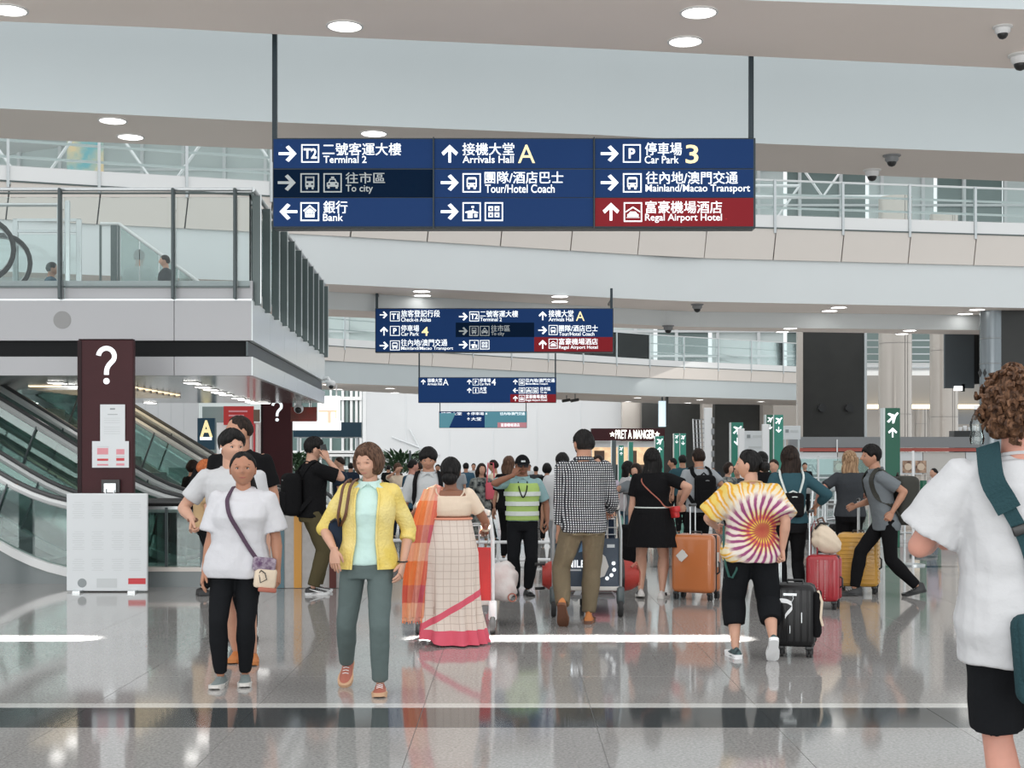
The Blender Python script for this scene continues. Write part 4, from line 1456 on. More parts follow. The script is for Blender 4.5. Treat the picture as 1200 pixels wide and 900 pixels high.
def hair_mesh(style, S, hseed, detail):
    """hair in head space; styles: short, crop, bob, long, bun, pony, curly, updo"""
    mb = MB()
    nu, nv = (72, 40) if detail > 1 else (40, 24) if detail else (20, 12)
    rnd = random.Random(hseed)
    ph = [rnd.uniform(0, 6) for _ in range(6)]
    thick = {'short': .012, 'crop': .006, 'bob': .019, 'long': .016, 'bun': .010, 'pony': .009, 'curly': .036, 'updo': .012, 'mop': .022, 'fade': .014}[style]
    fringe = {'short': .60, 'crop': .66, 'bob': .52, 'long': .58, 'bun': .62, 'pony': .64, 'curly': .5, 'updo': .62, 'mop': .34, 'fade': .50}[style]
    nape = {'short': -.42, 'crop': -.30, 'bob': -.80, 'long': -.8, 'bun': -.50, 'pony': -.5, 'curly': -.62, 'updo': -.5, 'mop': -.48, 'fade': -.42}[style]

    def fn(d):
        x, y, z = d
        p = head_def((x, y, z))
        # cover factor
        line = fringe if y < 0 else fringe
        side = 1 / (1 + math.exp(-(y + .12) * 14))            # 0 front .. 1 back/side
        lim = (fringe + (.10 if style in ('pony', 'bun', 'updo') else .04) - .55 * x * x + .05 * math.sin(x * 9 + ph[4])) * (1 - side) + nape * side
        # sideburn / ear gap
        k = 1 / (1 + math.exp(-(z - lim) * (26 if detail else 14)))
        if style in ('bob', 'long') and y < .1 and abs(x) > .55:
            k = max(k, 1 / (1 + math.exp(-(z + .75) * 12)) * min(1, (abs(x) - .55) * 6) * (1 if y > -.62 else 0))
        if style in ('short', 'crop', 'fade', 'bun', 'updo', 'pony', 'mop') and abs(x) > .5:
            k *= 1 - min(1, 1.25 * math.exp(-((y - .03) / .24) ** 2 - ((z + .14) / .26) ** 2))
        a = math.atan2(y, x)
        st_ = .0022 * math.sin(a * 34 + 3 * z + ph[0]) + .0018 * math.sin(a * 61 + ph[1] + 6 * z)
        t = thick
        if style == 'fade': t = .004 + .022 / (1 + math.exp(-(z - .25) * 9))
        if style == 'mop': t = .010 + .018 / (1 + math.exp(-(z - .1) * 9))
        if style == 'bob': t = thick * (1 + .35 * max(0, .5 - abs(z)))
        if style == 'curly':
            q = Vector(d)
            t += .016 * mnoise.noise(q * 4.5 + Vector((ph[0], 0, 0))) + .010 * math.sin(q.x * 31 + 3 * math.sin(q.z * 19)) * math.sin(q.z * 27 + 2 * math.sin(q.y * 23))
            t *= 1.0 + .2 * z
        off = (t + st_) * k - .012 * (1 - k)
        n = Vector((x / .079, y / .096, z / .113)).normalized()
        return p + n * off
    sphere_mesh(mb, fn, nu, nv, (0, 0, 1), (0, 0, -1))
    if style == 'long':
        n = 24
        rings = []
        for i in range(11):
            t = i / 10
            z = .04 - t * S.get('len', .34)
            wv = .010 * math.sin(t * 9 + ph[2])
            w_ = (.088 + .018 * math.sin(t * 2.6)) * (1 - .42 * max(0, t - .62) / .38)
            dpt = (.060 - .022 * t) * (1 - .3 * max(0, t - .8) / .2)
            rg = []
            for k in range(n):
                a = 2 * PI * k / n
                r_ = 1 + .05 * math.sin(a * 9 + t * 5 + ph[3]) * (.3 + t)
                rg.append(Vector((w_ * math.cos(a) * r_ + wv, .045 + .012 * t + S.get('back', 0) * t + dpt * math.sin(a) * r_, z)))
            rings.append(rg)
        mb.loft(rings)
        if S.get('front', 0):
            for sx in (-1, 1):
                mb.tube([(sx * .070, -.02, .03), (sx * .082, -.035, -.08), (sx * .075, -.045, -.19)], [.022, .026, .014], 8)
    if style in ('bun', 'updo'):
        r_ = .050 if style == 'bun' else .062
        c = (0, .128, -.015) if style == 'bun' else (0, .088, -.055)
        def bn(d):
            q = Vector(d)
            a = math.atan2(q.x, q.z)
            return Vector(c) + Vector((q.x * r_ * 1.05, q.y * r_ * .8, q.z * r_ * .85)) * (1 + .05 * math.sin(a * 7 + q.y * 9))
        sphere_mesh(mb, bn, 24, 14, (0, 0, 1), (0, 0, -1))
    if style == 'pony':
        mb.tube([(.02, .09, -.02), (.045, .115, -.06), (.066, .10, -.13), (.068, .085, -.20), (.064, .08, -.25)], [.022, .026, .024, .018, .006], 10)
    if style == 'curly' and detail:
        for i in range(170):
            q = Vector((rnd.gauss(0, 1), rnd.gauss(.25, 1), rnd.gauss(.35, .8))).normalized()
            if q.y < -.25 and q.z < .45: continue
            if q.z < -.5: continue
            n = head_def(tuple(q)) + q * (.034 + rnd.uniform(0, .014))
            rr = rnd.uniform(.008, .015)
            u = q.cross(Vector((0, 0, 1))).normalized(); w_ = q.cross(u)
            a0 = rnd.uniform(0, 6)
            pts = [n + (u * math.cos(a0 + t * 1.25) + w_ * math.sin(a0 + t * 1.25)) * rr + q * (.006 * t) for t in range(5)]
            mb.tube(pts, [.006, .0085, .009, .008, .004], 5)
    return mb


def finger_chain(mb, base, d, pn, L, r, curl, n):
    p = base.copy(); dd = d.copy()
    ax = d.cross(pn).normalized()
    pts = [p.copy()]
    for k, fr in enumerate((.44, .31, .25)):
        R = Matrix.Rotation(curl * (1, 1.1, .7)[k], 3, ax)
        dd = R @ dd
        p = p + dd * L * fr
        pts.append(p.copy())
    pts.append(p + dd * r * .6)
    mb.tube(pts, [r, r * .98, r * .9, r * .8, r * .35], n)


def make_hand(mb, w, d, pn, side, s=1.0, curl=.35, n=6, thumb=.5, spread=.06):
    """hand from wrist w along d, palm facing pn; side=+1 thumb on +lat"""
    d = d.normalized(); pn = (pn - d * pn.dot(d)).normalized()
    lat = d.cross(pn).normalized() * side
    Lp = .088 * s
    rings = []
    for t, a, b in ((-.25, .024, .019), (0, .026, .019), (.35, .036, .017), (.75, .041, .015), (1.0, .039, .011)):
        c = w + d * Lp * t + lat * .003 * t
        rings.append(ellring(c, lat, pn, a * s, b * s, 12, .85))
    mb.loft(rings)
    for k, (lx, L, r) in enumerate(((.027, .070, .0088), (.009, .078, .0092), (-.010, .072, .0088), (-.027, .058, .0078))):
        b = w + d * Lp * (.97 - .05 * abs(k - 1)) + lat * lx * s
        dd = (d + lat * spread * (1.2 - k * .8)).normalized()
        finger_chain(mb, b - d * .01 * s, dd, pn, L * s, r * s, curl * (1 + .08 * k), n)
    tb = w + d * Lp * .22 + lat * .026 * s + pn * .006 * s
    td = (d * .75 + lat * .62 + pn * thumb * .7).normalized()
    pts = [tb - td * .012 * s, tb + td * .022 * s]
    td2 = (d * .95 + lat * .18 + pn * thumb * .9).normalized()
    pts += [pts[-1] + td2 * .026 * s, pts[-1] + td2 * .050 * s]
    mb.tube(pts, [.0135 * s, .0115 * s, .0100 * s, .0055 * s], n)


def shoe_meshes(kind, L):
    up, so = MB(), MB()
    n = 16
    st = [(.31, .022, .050), (.29, .030, .068), (.22, .034, .080), (.10, .034, .090), (.0, .035, .088), (-.12, .038, .070), (-.28, .043, .056), (-.42, .043, .046), (-.54, .037, .038), (-.63, .022, .026)]
    if kind == 'boot':
        st = [(y, w, h + (.03 if y > -.05 else 0)) for y, w, h in st]
    k = L / .27
    rings = []
    for y, w, h in st:
        rg = []
        for i in range(n):
            a = 2 * PI * i / n
            x = w * math.cos(a) * (1 if math.sin(a) < 0 else (1 - .18 * math.sin(a)))
            z = .012 + (h - .012) * max(0, math.sin(a)) if math.sin(a) > 0 else .012
            rg.append(Vector((x * k, y * L, z * k)))
        rings.append(rg)
    up.loft(rings)
    rings = []
    pts = [(.325, .006), (.31, .026), (.26, .034), (.12, .035), (0, .034), (-.12, .038), (-.28, .046), (-.42, .047), (-.55, .041), (-.63, .030), (-.665, .010)]
    poly = [(w, y) for y, w in pts] + [(-w, y) for y, w in reversed(pts)]
    h = {'sneaker': .026, 'flat': .014, 'boot': .03, 'platform': .034}.get(kind, .02)
    top = [Vector((x * k, y * L, h * k + (.008 * k if y < -.5 else 0))) for x, y in poly]
    bot = [Vector((x * k * .95, y * L, (.010 * k if y < -.6 else 0))) for x, y in poly]
    so.loft([bot, top])
    return up, so


def person(name_label, loc, rz, P, cat='person', group=None):
    """P: dict of body, pose and clothing. Local frame: faces -Y, own left is +X."""
    H = P.get('H', 1.7)
    S = H / 1.7
    f = P.get('fat', 1.0)
    fem = P.get('fem', False)
    det = P.get('det', 1)
    vox = {2: .0085, 1: .012, 0: .024}[det] * P.get('vs', 1)
    nf = {2: 8, 1: 6, 0: 5}[det]
    root = thing('person', name_label, cat, loc, rz, group)
    skin = P['skin']
    # ---- joints
    pel = v3(*P.get('pel', (0, 0, 0))) * S + v3(0, 0, .52 * H)
    lean = v3(*P.get('lean', (0, 0, 0)))
    tw = P.get('twist', 0.0)
    C = pel + v3(lean.x, lean.y, 0) + v3(0, 0, .295 * H)
    latP, latC = Vector((math.cos(P.get('ptw', 0)), math.sin(P.get('ptw', 0)), 0)), Vector((math.cos(tw), math.sin(tw), 0))
    tilt = P.get('shtilt', 0.0)
    sw = (.091 if fem else .103) * H * (1 + (f - 1) * .35)
    shz = -.016 * H
    Sh = {'L': C + latC * sw + v3(0, 0, shz + tilt), 'R': C - latC * sw + v3(0, 0, shz - tilt)}
    hw = .052 * H
    Hp = {'L': pel + latP * hw + v3(0, 0, -.01 * H), 'R': pel - latP * hw + v3(0, 0, -.01 * H)}
    footL = .160 * H
    legs = {}
    for s in 'LR':
        x, y, yaw, pitch, lift = P.get('foot' + s, ((.07 if s == 'L' else -.07), 0, 0, 0, 0))
        R = Matrix.Rotation(yaw, 3, 'Z') @ Matrix.Rotation(pitch, 3, 'X')
        k = footL / .27
        low = min((R @ Vector((0, yy * footL, -.085 * k))).z for yy in (.31, -.60))
        ank = Vector((x, y, lift - low))
        fwd = Matrix.Rotation(yaw, 3, 'Z') @ Vector((0, -1, 0))
        pole = Vector(P.get('knee' + s, tuple(fwd)))
        kn, ank2 = ik(Hp[s], ank, .245 * H, .235 * H, pole)
        legs[s] = (Hp[s], kn, ank2, R)
    arms = {}
    for s in 'LR':
        sx = 1 if s == 'L' else -1
        wr = Vector(P['hand' + s]) if ('hand' + s) in P else Vector((sx * (.150 * H) * (1 + (f - 1) * .5), -.03, .475 * H))
        pole = Vector(P.get('elbow' + s, (sx * .5, 1, -.2)))
        el, wr2 = ik(Sh[s], wr, .172 * H, .150 * H, pole)
        arms[s] = (Sh[s], el, wr2)

    def spine(zf):
        z = zf
        if zf <= .52:
            c = pel + v3(0, 0, (zf - .52) * H); t = 0
        else:
            t = min(1.25, (zf - .52) / .295)
            c = pel + (C - pel) * t
        tt = min(1, t)
        lat = (latP * (1 - tt) + latC * tt).normalized()
        return c, lat, Vector((-lat.y, lat.x, 0))
    if fem:
        prof = [(.455, .090, .070, .006), (.50, .101, .078, .008), (.55, .095, .070, .003), (.61, .077, .058, -.002), (.67, .079, .062, -.004), (.72, .087, .074, -.008), (.76, .090, .066, -.003), (.795, .088, .052, .004), (.825, .062, .040, .006)]
    else:
        prof = [(.455, .084, .068, .004), (.50, .092, .072, .006), (.55, .088, .066, .0), (.61, .083, .062, -.003), (.67, .087, .066, -.003), (.73, .096, .070, -.003), (.77, .100, .066, .0), (.80, .094, .056, .003), (.83, .060, .042, .006)]
    belly = P.get('belly', 0.0)

    def torso_rings(z0, z1, off=0.0, scale=1.0, extra=None, n=22):
        zs = sorted(set([z0, z1] + [p[0] for p in prof if z0 < p[0] < z1] + [z0 + (z1 - z0) * k / 8 for k in range(9)]))
        rings = []
        for z in zs:
            a = interp([(p[0], p[1]) for p in prof], z) if z >= prof[0][0] else prof[0][1]
            b = interp([(p[0], p[2]) for p in prof], z) if z >= prof[0][0] else prof[0][2]
            yo = interp([(p[0], p[3]) for p in prof], max(z, prof[0][0]))
            bl = belly * math.exp(-((z - .60) / .07) ** 2)
            A = (a * H * (1 + (f - 1) * (1.0 if z < .76 else .5)) + bl * .5) * scale + off
            B = (b * H * (1 + (f - 1) * 1.0) + bl) * scale + off
            if extra:
                ea, eb = extra(z); A += ea; B += eb
            c, lat, bk = spine(z)
            c = c + bk * (yo * H - bl * .5)
            rings.append(ellring(c, lat, bk, A, B, n, .92))
        return rings
    # ---- neck and head placement
    nb = C + v3(0, .004, .020 * H)
    hc = C + v3(*P.get('headoff', (0, 0, 0))) + v3(0, -.010 * H, .108 * H)
    HR = Euler((P.get('hpitch', 0), P.get('hroll', 0), P.get('hyaw', 0)), 'XYZ').to_matrix()
    HR = Matrix.Rotation(P.get('hyaw', 0), 3, 'Z') @ Matrix.Rotation(P.get('hroll', 0), 3, 'Y') @ Matrix.Rotation(P.get('hpitch', 0), 3, 'X')
    hs = S * 1.035 * P.get('hscale', 1.0)
    hn = P.get('narrow', 1.0)
    # ---- body (one continuous surface)
    mb = MB()
    mb.loft(torso_rings(.480, .825, 0, P.get('under', .84)))
    rn = (.034 if not fem else .029) * H * (1 + (f - 1) * .4)
    capsule(mb, C + v3(0, .01, -.01 * H), hc + HR @ v3(0, .015, -.03) * S, rn * (1.25 if not fem else 1.12), rn * .98, 14)
    mb.loft([ellring(C + latC * (k * sw) + v3(0, .004, z_ * H - .004 * H + tilt * k), v3(0, 1, 0), v3(0, 0, 1), .026 * H, r_ * H * .85, 12) for k, z_, r_ in ((-.9, -.020, .022), (-.6, -.010, .025), (-.3, .004, .027), (0, .014, .026), (.3, .004, .027), (.6, -.010, .025), (.9, -.020, .022))])
    af = 1 + (f - 1) * .7
    ru, re, rw = (.0255 if fem else .028) * H * af, (.0205 if fem else .0225) * H * af, (.0135 if fem else .0150) * H
    for s in 'LR':
        sh, el, wr = arms[s]
        capsule(mb, sh, el, ru * 1.02, re, 14, mid=(.4, ru * 1.05))
        capsule(mb, el, wr, re * 1.0, rw, 14, mid=(.28, re * 1.10))
        hp, kn, an, R = legs[s]
        if P.get('legs_skin', True):
            lf = 1 + (f - 1) * .8
            capsule(mb, hp, kn, .040 * H * lf, .0290 * H * lf, 14, mid=(.35, .040 * H * lf))
            capsule(mb, kn, an, .0285 * H * lf, .0185 * H, 14, mid=(.30, .0325 * H * lf))
    me = remesh(mb, vox, 5 if det else 2)
    bm_ = MB(); mesh_add(bm_, me)
    nu, nv = (64, 48) if det > 1 else (40, 28) if det else (20, 14)
    sphere_mesh(bm_, lambda d: hc + HR @ (head_def(d, 0, hn) * hs), nu, nv, (0, 0, 1), (0, 0, -1))
    for sx in (-1, 1):
        if det:
            R2 = HR @ Matrix.Rotation(sx * .30, 3, 'Z')
            blob(bm_, hc + HR @ (v3(sx * .0780 * hn, .006, -.004) * hs), (.007 * hs, .017 * hs, .029 * hs), 10, 0, R2)
            blob(bm_, hc + HR @ (v3(sx * .0775 * hn, .000, -.024) * hs), (.006 * hs, .009 * hs, .012 * hs), 8, 0, R2)
    for s in 'LR':
        sh, el, wr = arms[s]
        sx = 1 if s == 'L' else -1
        hd = Vector(P['hdir' + s]) if ('hdir' + s) in P else (wr - el).normalized() + v3(0, -.12, 0)
        pn = Vector(P['palm' + s]) if ('palm' + s) in P else v3(-sx, .25, 0)
        hd = hd.normalized(); pq = (pn - hd * pn.dot(hd)).normalized()
        # thumb side: towards the front for hanging arms
        lat = hd.cross(pq)
        want = Vector(P['thumb' + s]) if ('thumb' + s) in P else v3(0, -1, 0)
        side = 1 if lat.dot(want) > 0 else -1
        make_hand(bm_, wr, hd, pq, side, S * P.get('hands', 1.0), P.get('curl' + s, .30), nf)
    body = bm_.build('body', skin, root, True)
    info = {'root': root, 'arms': arms, 'legs': legs, 'hc': hc, 'HR': HR, 'C': C, 'pel': pel, 'H': H, 'S': S, 'rings': torso_rings, 'spine': spine, 'latC': latC, 'body': body}
    # ---- face
    if P.get('face'):
        fc = P['face']
        for sx in (-1, 1):
            ex, ez = .0295 * hn, fc.get('ez', .004)
            dd = v3(sx * .36, -.93, .035).normalized()
            q = head_def(tuple(dd), 0, hn)
            c = v3(sx * ex, q.y + .0035, ez)
            e = MB()
            blob(e, c * hs, (.0135 * hs, .0088 * hs, (.0045 if fc.get('narrow') else .0058) * hs), 12, 0)
            if not fc.get('closed'):
                blob(e, (c + v3(0, -.0058, 0)) * hs, (.0052 * hs, .0040 * hs, (.0042 if fc.get('narrow') else .0052) * hs), 10, 1)
            eo = e.build('eye', [skin if fc.get('closed') else 'eye_white', 'eye_iris'], root, True)
            FT = Matrix.Translation(hc) @ HR.to_4x4(); eo.matrix_local = FT
            li = MB()
            li.tube([(v3(sx * ex + k * .0150, q.y - .0035 + .0035 * abs(k), ez + .0062 - .0030 * k * k)) * hs for k in (-1, -.4, .2, 1)], [.0014 * hs, .0028 * hs, .0028 * hs, .0014 * hs], 6)
            lo = li.build('eyelid', 'lash', root, True); lo.matrix_local = FT
            bw = MB()
            bw.tube([(v3(sx * (.0165 + .031 * t) * hn, q.y - .0055 + .011 * t * t, .0275 + .0035 * math.sin(t * 2.6)) * hs) for t in (0, .33, .66, 1)], [.0026 * hs, .0040 * hs, .0034 * hs, .0014 * hs], 6)
            bo = bw.build('eyebrow', 'brow', root, True); bo.matrix_local = FT
        lp = MB()
        q = head_def((0, -.9, -.43), 0, hn)
        ym = head_def(tuple(v3(0, -.87, -.485).normalized()), 0, hn).y
        for zz, th in ((-.0490, .0032), (-.0560, .0040)):
            lp.tube([(v3(k * .0225, ym - .0040 + .0075 * k * k, zz + .0012 * (1 - abs(k)) * (1 if zz > -.052 else -1)) * hs) for k in (-1, -.5, 0, .5, 1)], [.0008 * hs, th * .8 * hs, th * hs, th * .8 * hs, .0008 * hs], 8)
        lo = lp.build('lips', fc.get('lips', 'lips'), root, True); lo.matrix_local = Matrix.Translation(hc) @ HR.to_4x4()
    # ---- hair
    if P.get('hair'):
        hm = hair_mesh(P['hair'], P.get('hairS', {}), P.get('hseed', 3), det)
        if hn != 1.0:
            hm.v = [(x * (1 + (hn - 1) * .9), y, z) for x, y, z in hm.v]
        ho = hm.build('hair', P['haircol'], root, True)
        ho.matrix_local = Matrix.Translation(hc) @ HR.to_4x4() @ Matrix.Scale(hs, 4)
    # ---- shoes
    shk, shm, som = P.get('shoes', ('sneaker', 'black', 'white'))
    if shk:
        for s in 'LR':
            hp, kn, an, R = legs[s]
            up, so = shoe_meshes(shk, footL)
            k = footL / .27
            kw = Matrix.Diagonal((1.15, 1, 1, 1))
            T = Matrix.Translation(an) @ R.to_4x4() @ Matrix.Translation((0, 0, -.085 * k)) @ kw
            u = up.build('shoe', shm, root, True); u.matrix_local = T
            q = so.build('sole', som, u, False)
            if det > 1 or P.get('laces'):
                lc = MB()
                for j in range(4):
                    yy = (-.30 + j * .08)
                    hh = interp([(-.42, .046), (-.28, .056), (-.12, .070), (0, .088)], yy) + .002
                    lc.tube([v3(-.018 * k, yy * footL, (hh - .007) * k), v3(0, yy * footL, hh * k), v3(.018 * k, yy * footL, (hh - .007) * k)], .0028 * k, 5)
                lc.build('laces', P.get('lacecol', 'white'), u, True)
            if P.get('stripes'):
                for sx in (-1, 1):
                    sg = MB()
                    for j in range(3):
                        yy = -.16 + j * .07
                        sg.tube([v3(sx * .0385 * k, (yy + .03) * footL, .028 * k), v3(sx * .031 * k, (yy - .01) * footL, .060 * k)], .0045 * k, 5)
                    sg.build('side_stripe', P['stripes'], u)
            if P.get('swoosh'):
                for sx in (-1, 1):
                    MB().tube([v3(sx * .040 * k, -.40 * footL, .030 * k), v3(sx * .0405 * k, -.18 * footL, .036 * k), v3(sx * .036 * k, .16 * footL, .066 * k)], [.003 * k, .010 * k, .003 * k], 6).build('side_mark', P['swoosh'], u)
    # ---- lower clothing
    def leg_cloth(m_, zf_end, loose, nm='trousers', top=.60, flare=0.0, wr=.004, cuff=None):
        mb = MB()
        mb.loft(torso_rings(.46, top, .008 + loose * .3))
        for s in 'LR':
            hp, kn, an, R = legs[s]
            lf = 1 + (f - 1) * .8
            r0, rk, ra = .050 * H * lf + loose * .8, .033 * H * lf + loose, .024 * H + loose * 1.0 + flare
            capsule(mb, hp + v3(0, 0, .0), kn, r0, rk, 16)
            if zf_end < .30:
                t = 1 - max(0, (zf_end - .045)) / .24
                e = kn + (an - kn) * min(1.02, t)
                rr = rk + (ra - rk) * t
                d = (e - kn).normalized()
                u = d.cross(v3(0, 1, 0)).normalized(); w_ = d.cross(u)
                mb.loft([ellring(kn, u, w_, rk, rk, 16), ellring(kn + (e - kn) * .35, u, w_, rk * .99 + .002, rk * 1.02 + .003, 16), ellring(e, u, w_, rr, rr, 16)])
            else:
                pass
        if zf_end >= .30:
            mb = MB()
            mb.loft(torso_rings(.46, top, .008 + loose * .3))
            for s in 'LR':
                hp, kn, an, R = legs[s]
                t = 1 - (zf_end - .285) / .225
                e = hp + (kn - hp) * t
                d = (e - hp).normalized(); u = d.cross(v3(0, 1, 0)).normalized(); w_ = d.cross(u)
                lf = 1 + (f - 1) * .8
                r0 = .050 * H * lf + loose * .8; r1 = .040 * H * lf + loose * 1.4 + flare
                mb.loft([ellring(hp - d * .02, u, w_, r0 * .9, r0 * .9, 16), ellring(hp, u, w_, r0, r0, 16), ellring(e, u, w_, r1, r1, 16)])
        me = remesh(mb, vox * 1.05, 5 if det else 2, wr if det else 0, P.get('hseed', 3) + 2.0, nm)
        me.materials.append(M[m_] if isinstance(m_, str) else m_)
        return link(nm, me, root)
    lo = P.get('lower')
    if lo:
        kind, m_ = lo[0], lo[1]
        if kind == 'trousers': leg_cloth(m_, .05, lo[2] if len(lo) > 2 else .012, 'trousers')
        if kind == 'shorts': leg_cloth(m_, .33, .014, 'shorts')
        if kind == 'kneeshorts': leg_cloth(m_, lo[2] if len(lo) > 2 else .30, .016, 'shorts', wr=.003)
        if kind == 'culottes': leg_cloth(m_, .155, .030, 'culottes', flare=.006)
        if kind == 'skirt':
            z0, w0 = lo[2], lo[3]
            mb = MB()
            n = 40
            rings = []
            for i in range(9):
                t = i / 8
                z = .62 - (.62 - z0) * t
                c, lat, bk = spine(max(z, .45))
                c = Vector((c.x, c.y, z * H))
                base = torso_rings(.61, .615, .012)[0]
                A = .080 * H * f + .012 + (w0 - .080 * H * f) * (t ** .75)
                B = A * (.72 + .12 * t)
                rg = []
                for k in range(n):
                    a = 2 * PI * k / n
                    r_ = 1 + .06 * t * math.sin(a * 9 + 1.3 * math.sin(a * 3)) * lo[4]
                    rg.append(c + lat * (A * math.cos(a) * r_) + bk * (B * math.sin(a) * r_))
                rings.append(rg)
            mb.loft(rings)
            mb.build('skirt', m_, root, True)
    # ---- upper clothing
    up = P.get('upper')
    if up:
        m_ = up['m']; loose = up.get('loose', .016); hem = up.get('hem', .50); sl = up.get('sleeve', .62)
        nm = up.get('name', 't_shirt')
        mb = MB()
        wid = up.get('flare', 0.0)

        def ex(z):
            t = max(0, (.75 - z) / .25)
            return (loose + wid * t) * (1 if z < .79 else .5), (loose + wid * t) * (1 if z < .79 else .4)
        mb.loft(torso_rings(hem, up.get('neck', .832), .006, 1.0, ex))
        mb.loft([ellring(C + latC * (k * sw) + v3(0, .004, z_ * H + tilt * k), v3(0, 1, 0), v3(0, 0, 1), .036 * H * (1 + (f - 1) * .5) + loose * .25, r_ * H + loose * .20, 14) for k, z_, r_ in ((-.98, -.020, .026), (-.65, -.010, .027), (-.35, .003, .027), (0, .0, .024), (.35, .003, .027), (.65, -.010, .027), (.98, -.020, .026))])
        for s in 'LR':
            sh, el, wr = arms[s]
            if sl <= 0: continue
            ra, rb = ru + .006 + loose * .75, re + .006 + loose * .65
            if sl < 1:
                e = sh + (el - sh) * sl
                d = (e - sh).normalized(); u = d.cross(v3(0, 1, 0)).normalized(); w_ = d.cross(u)
                rr = ra + .006 + up.get('cuff', 0)
                mb.loft([ellring(sh - d * .045, u, w_, ra * .55, ra * .55, 16), ellring(sh - d * .018, u, w_, ra * .95, ra * .95, 16), ellring(sh + d * .03, u, w_, ra * 1.02, ra * 1.02, 16), ellring(e, u, w_, rr, rr, 16)])
            else:
                capsule(mb, sh, el, ra * 1.0, rb, 16, True, True)
                t = (sl - 1)
                e = el + (wr - el) * t
                d = (e - el).normalized(); u = d.cross(v3(0, 1, 0)).normalized(); w_ = d.cross(u)
                r2 = rb + (rw + .008 + loose * .5 - rb) * t
                mb.loft([ellring(el, u, w_, rb, rb, 16), ellring(el + d * .05, u, w_, rb, rb, 16), ellring(e, u, w_, r2 + up.get('cuff', 0), r2 + up.get('cuff', 0), 16)])
        me = remesh(mb, vox, 4 if det else 2, up.get('wr', .0045) if det else 0, P.get('hseed', 3), nm)
        me.materials.append(M[m_] if isinstance(m_, str) else m_)
        info['top'] = link(nm, me, root, up.get('label'))
        if up.get('collar'):
            cm = up['collar']
            nr = rn * 1.22 + .008
            cl = MB()
            pts = []
            for k in range(17):
                a = 2 * PI * k / 16 - PI / 2
                g = .02 if k in (0, 16) else 0
                pts.append(nb + v3(math.cos(a) * (nr + .004), math.sin(a) * (nr + .004) * .95 - .002, .008 * H + .014 * math.sin(a)))
            cl.tube(pts[0:], .015, 8, flat=(.42, 1.2))
            if up.get('points', True):
                for sx in (-1, 1):
                    cl.loft([[nb + v3(sx * .008, -nr - .012, .000), nb + v3(sx * .050, -nr * .72, .014), nb + v3(sx * .060, -nr - .010, -.040)], [nb + v3(sx * .008, -nr - .018, .000), nb + v3(sx * .050, -nr * .72 - .006, .014), nb + v3(sx * .060, -nr - .016, -.040)]])
            cl.build('collar', cm, root, True)
        elif up.get('neckband', True) and det:
            nr = .050 * H * (1 + (f - 1) * .3)
            pts = [nb + v3(math.cos(2 * PI * k / 20) * nr * .98, math.sin(2 * PI * k / 20) * nr * .80 - .004, .004 + .016 * math.sin(2 * PI * k / 20)) for k in range(20)]
            MB().tube(pts, .0065, 6, closed=True).build('neckband', up.get('band', m_), root, True)
    return info


def strap(parent_info, pts, w, th, m, name='strap', label=None):
    mb = MB()
    mb.tube(pts, 1.0, 8, flat=(w, th))
    return mb.build(name, m, parent_info if not isinstance(parent_info, dict) else parent_info['root'], True, label)
# ---------------------------------------------------------------- people materials
def skinm(name, c):
    m = mat(name, c, 0.48, var=.05, scale=14, spec=.35)
    b = m.node_tree.nodes['Principled BSDF']
    b.inputs['Subsurface Weight'].default_value = .06
    b.inputs['Subsurface Radius'].default_value = (.012, .005, .003)
    return m


M['sk_light'] = skinm('skin_light', (0.58, 0.33, 0.235))
M['sk_pale'] = skinm('skin_pale', (0.64, 0.37, 0.275))
M['sk_pink'] = skinm('skin_pink', (0.56, 0.275, 0.21))
M['sk_tan'] = skinm('skin_tan', (0.42, 0.205, 0.130))
M['sk_brown'] = skinm('skin_brown', (0.26, 0.115, 0.070))
M['sk_mid'] = skinm('skin_mid', (0.48, 0.25, 0.165))
M['eye_white'] = mat('eye_white', (0.62, 0.60, 0.58), .3)
M['eye_iris'] = mat('eye_iris', (0.012, 0.008, 0.006), .2)
M['lash'] = mat('lash', (0.02, 0.013, 0.01), .6)
M['brow'] = mat('brow', (0.045, 0.028, 0.02), .7)
M['lips'] = mat('lips', (0.36, 0.115, 0.095), .4)
M['lips_soft'] = mat('soft_lips', (0.42, 0.17, 0.14), .4)


def hairm(name, c, c2):
    m = mat(name, c, .55, spec=.18)
    nt = m.node_tree
    b = nt.nodes['Principled BSDF']
    tc = nt.nodes.new('ShaderNodeTexCoord'); mp = nt.nodes.new('ShaderNodeMapping'); n = nt.nodes.new('ShaderNodeTexNoise'); r = nt.nodes.new('ShaderNodeValToRGB')
    mp.inputs['Scale'].default_value = (90, 90, 9)
    n.inputs['Scale'].default_value = 1.0
    n.inputs['Detail'].default_value = 3
    r.color_ramp.elements[0].position = .38; r.color_ramp.elements[1].position = .66
    r.color_ramp.elements[0].color = (*c, 1); r.color_ramp.elements[1].color = (*c2, 1)
    nt.links.new(tc.outputs['Object'], mp.inputs[0]); nt.links.new(mp.outputs[0], n.inputs['Vector']); nt.links.new(n.outputs['Fac'], r.inputs[0]); nt.links.new(r.outputs[0], b.inputs['Base Color'])
    bp = nt.nodes.new('ShaderNodeBump'); bp.inputs['Strength'].default_value = .5; bp.inputs['Distance'].default_value = .004
    nt.links.new(n.outputs['Fac'], bp.inputs['Height']); nt.links.new(bp.outputs[0], b.inputs['Normal'])
    return m


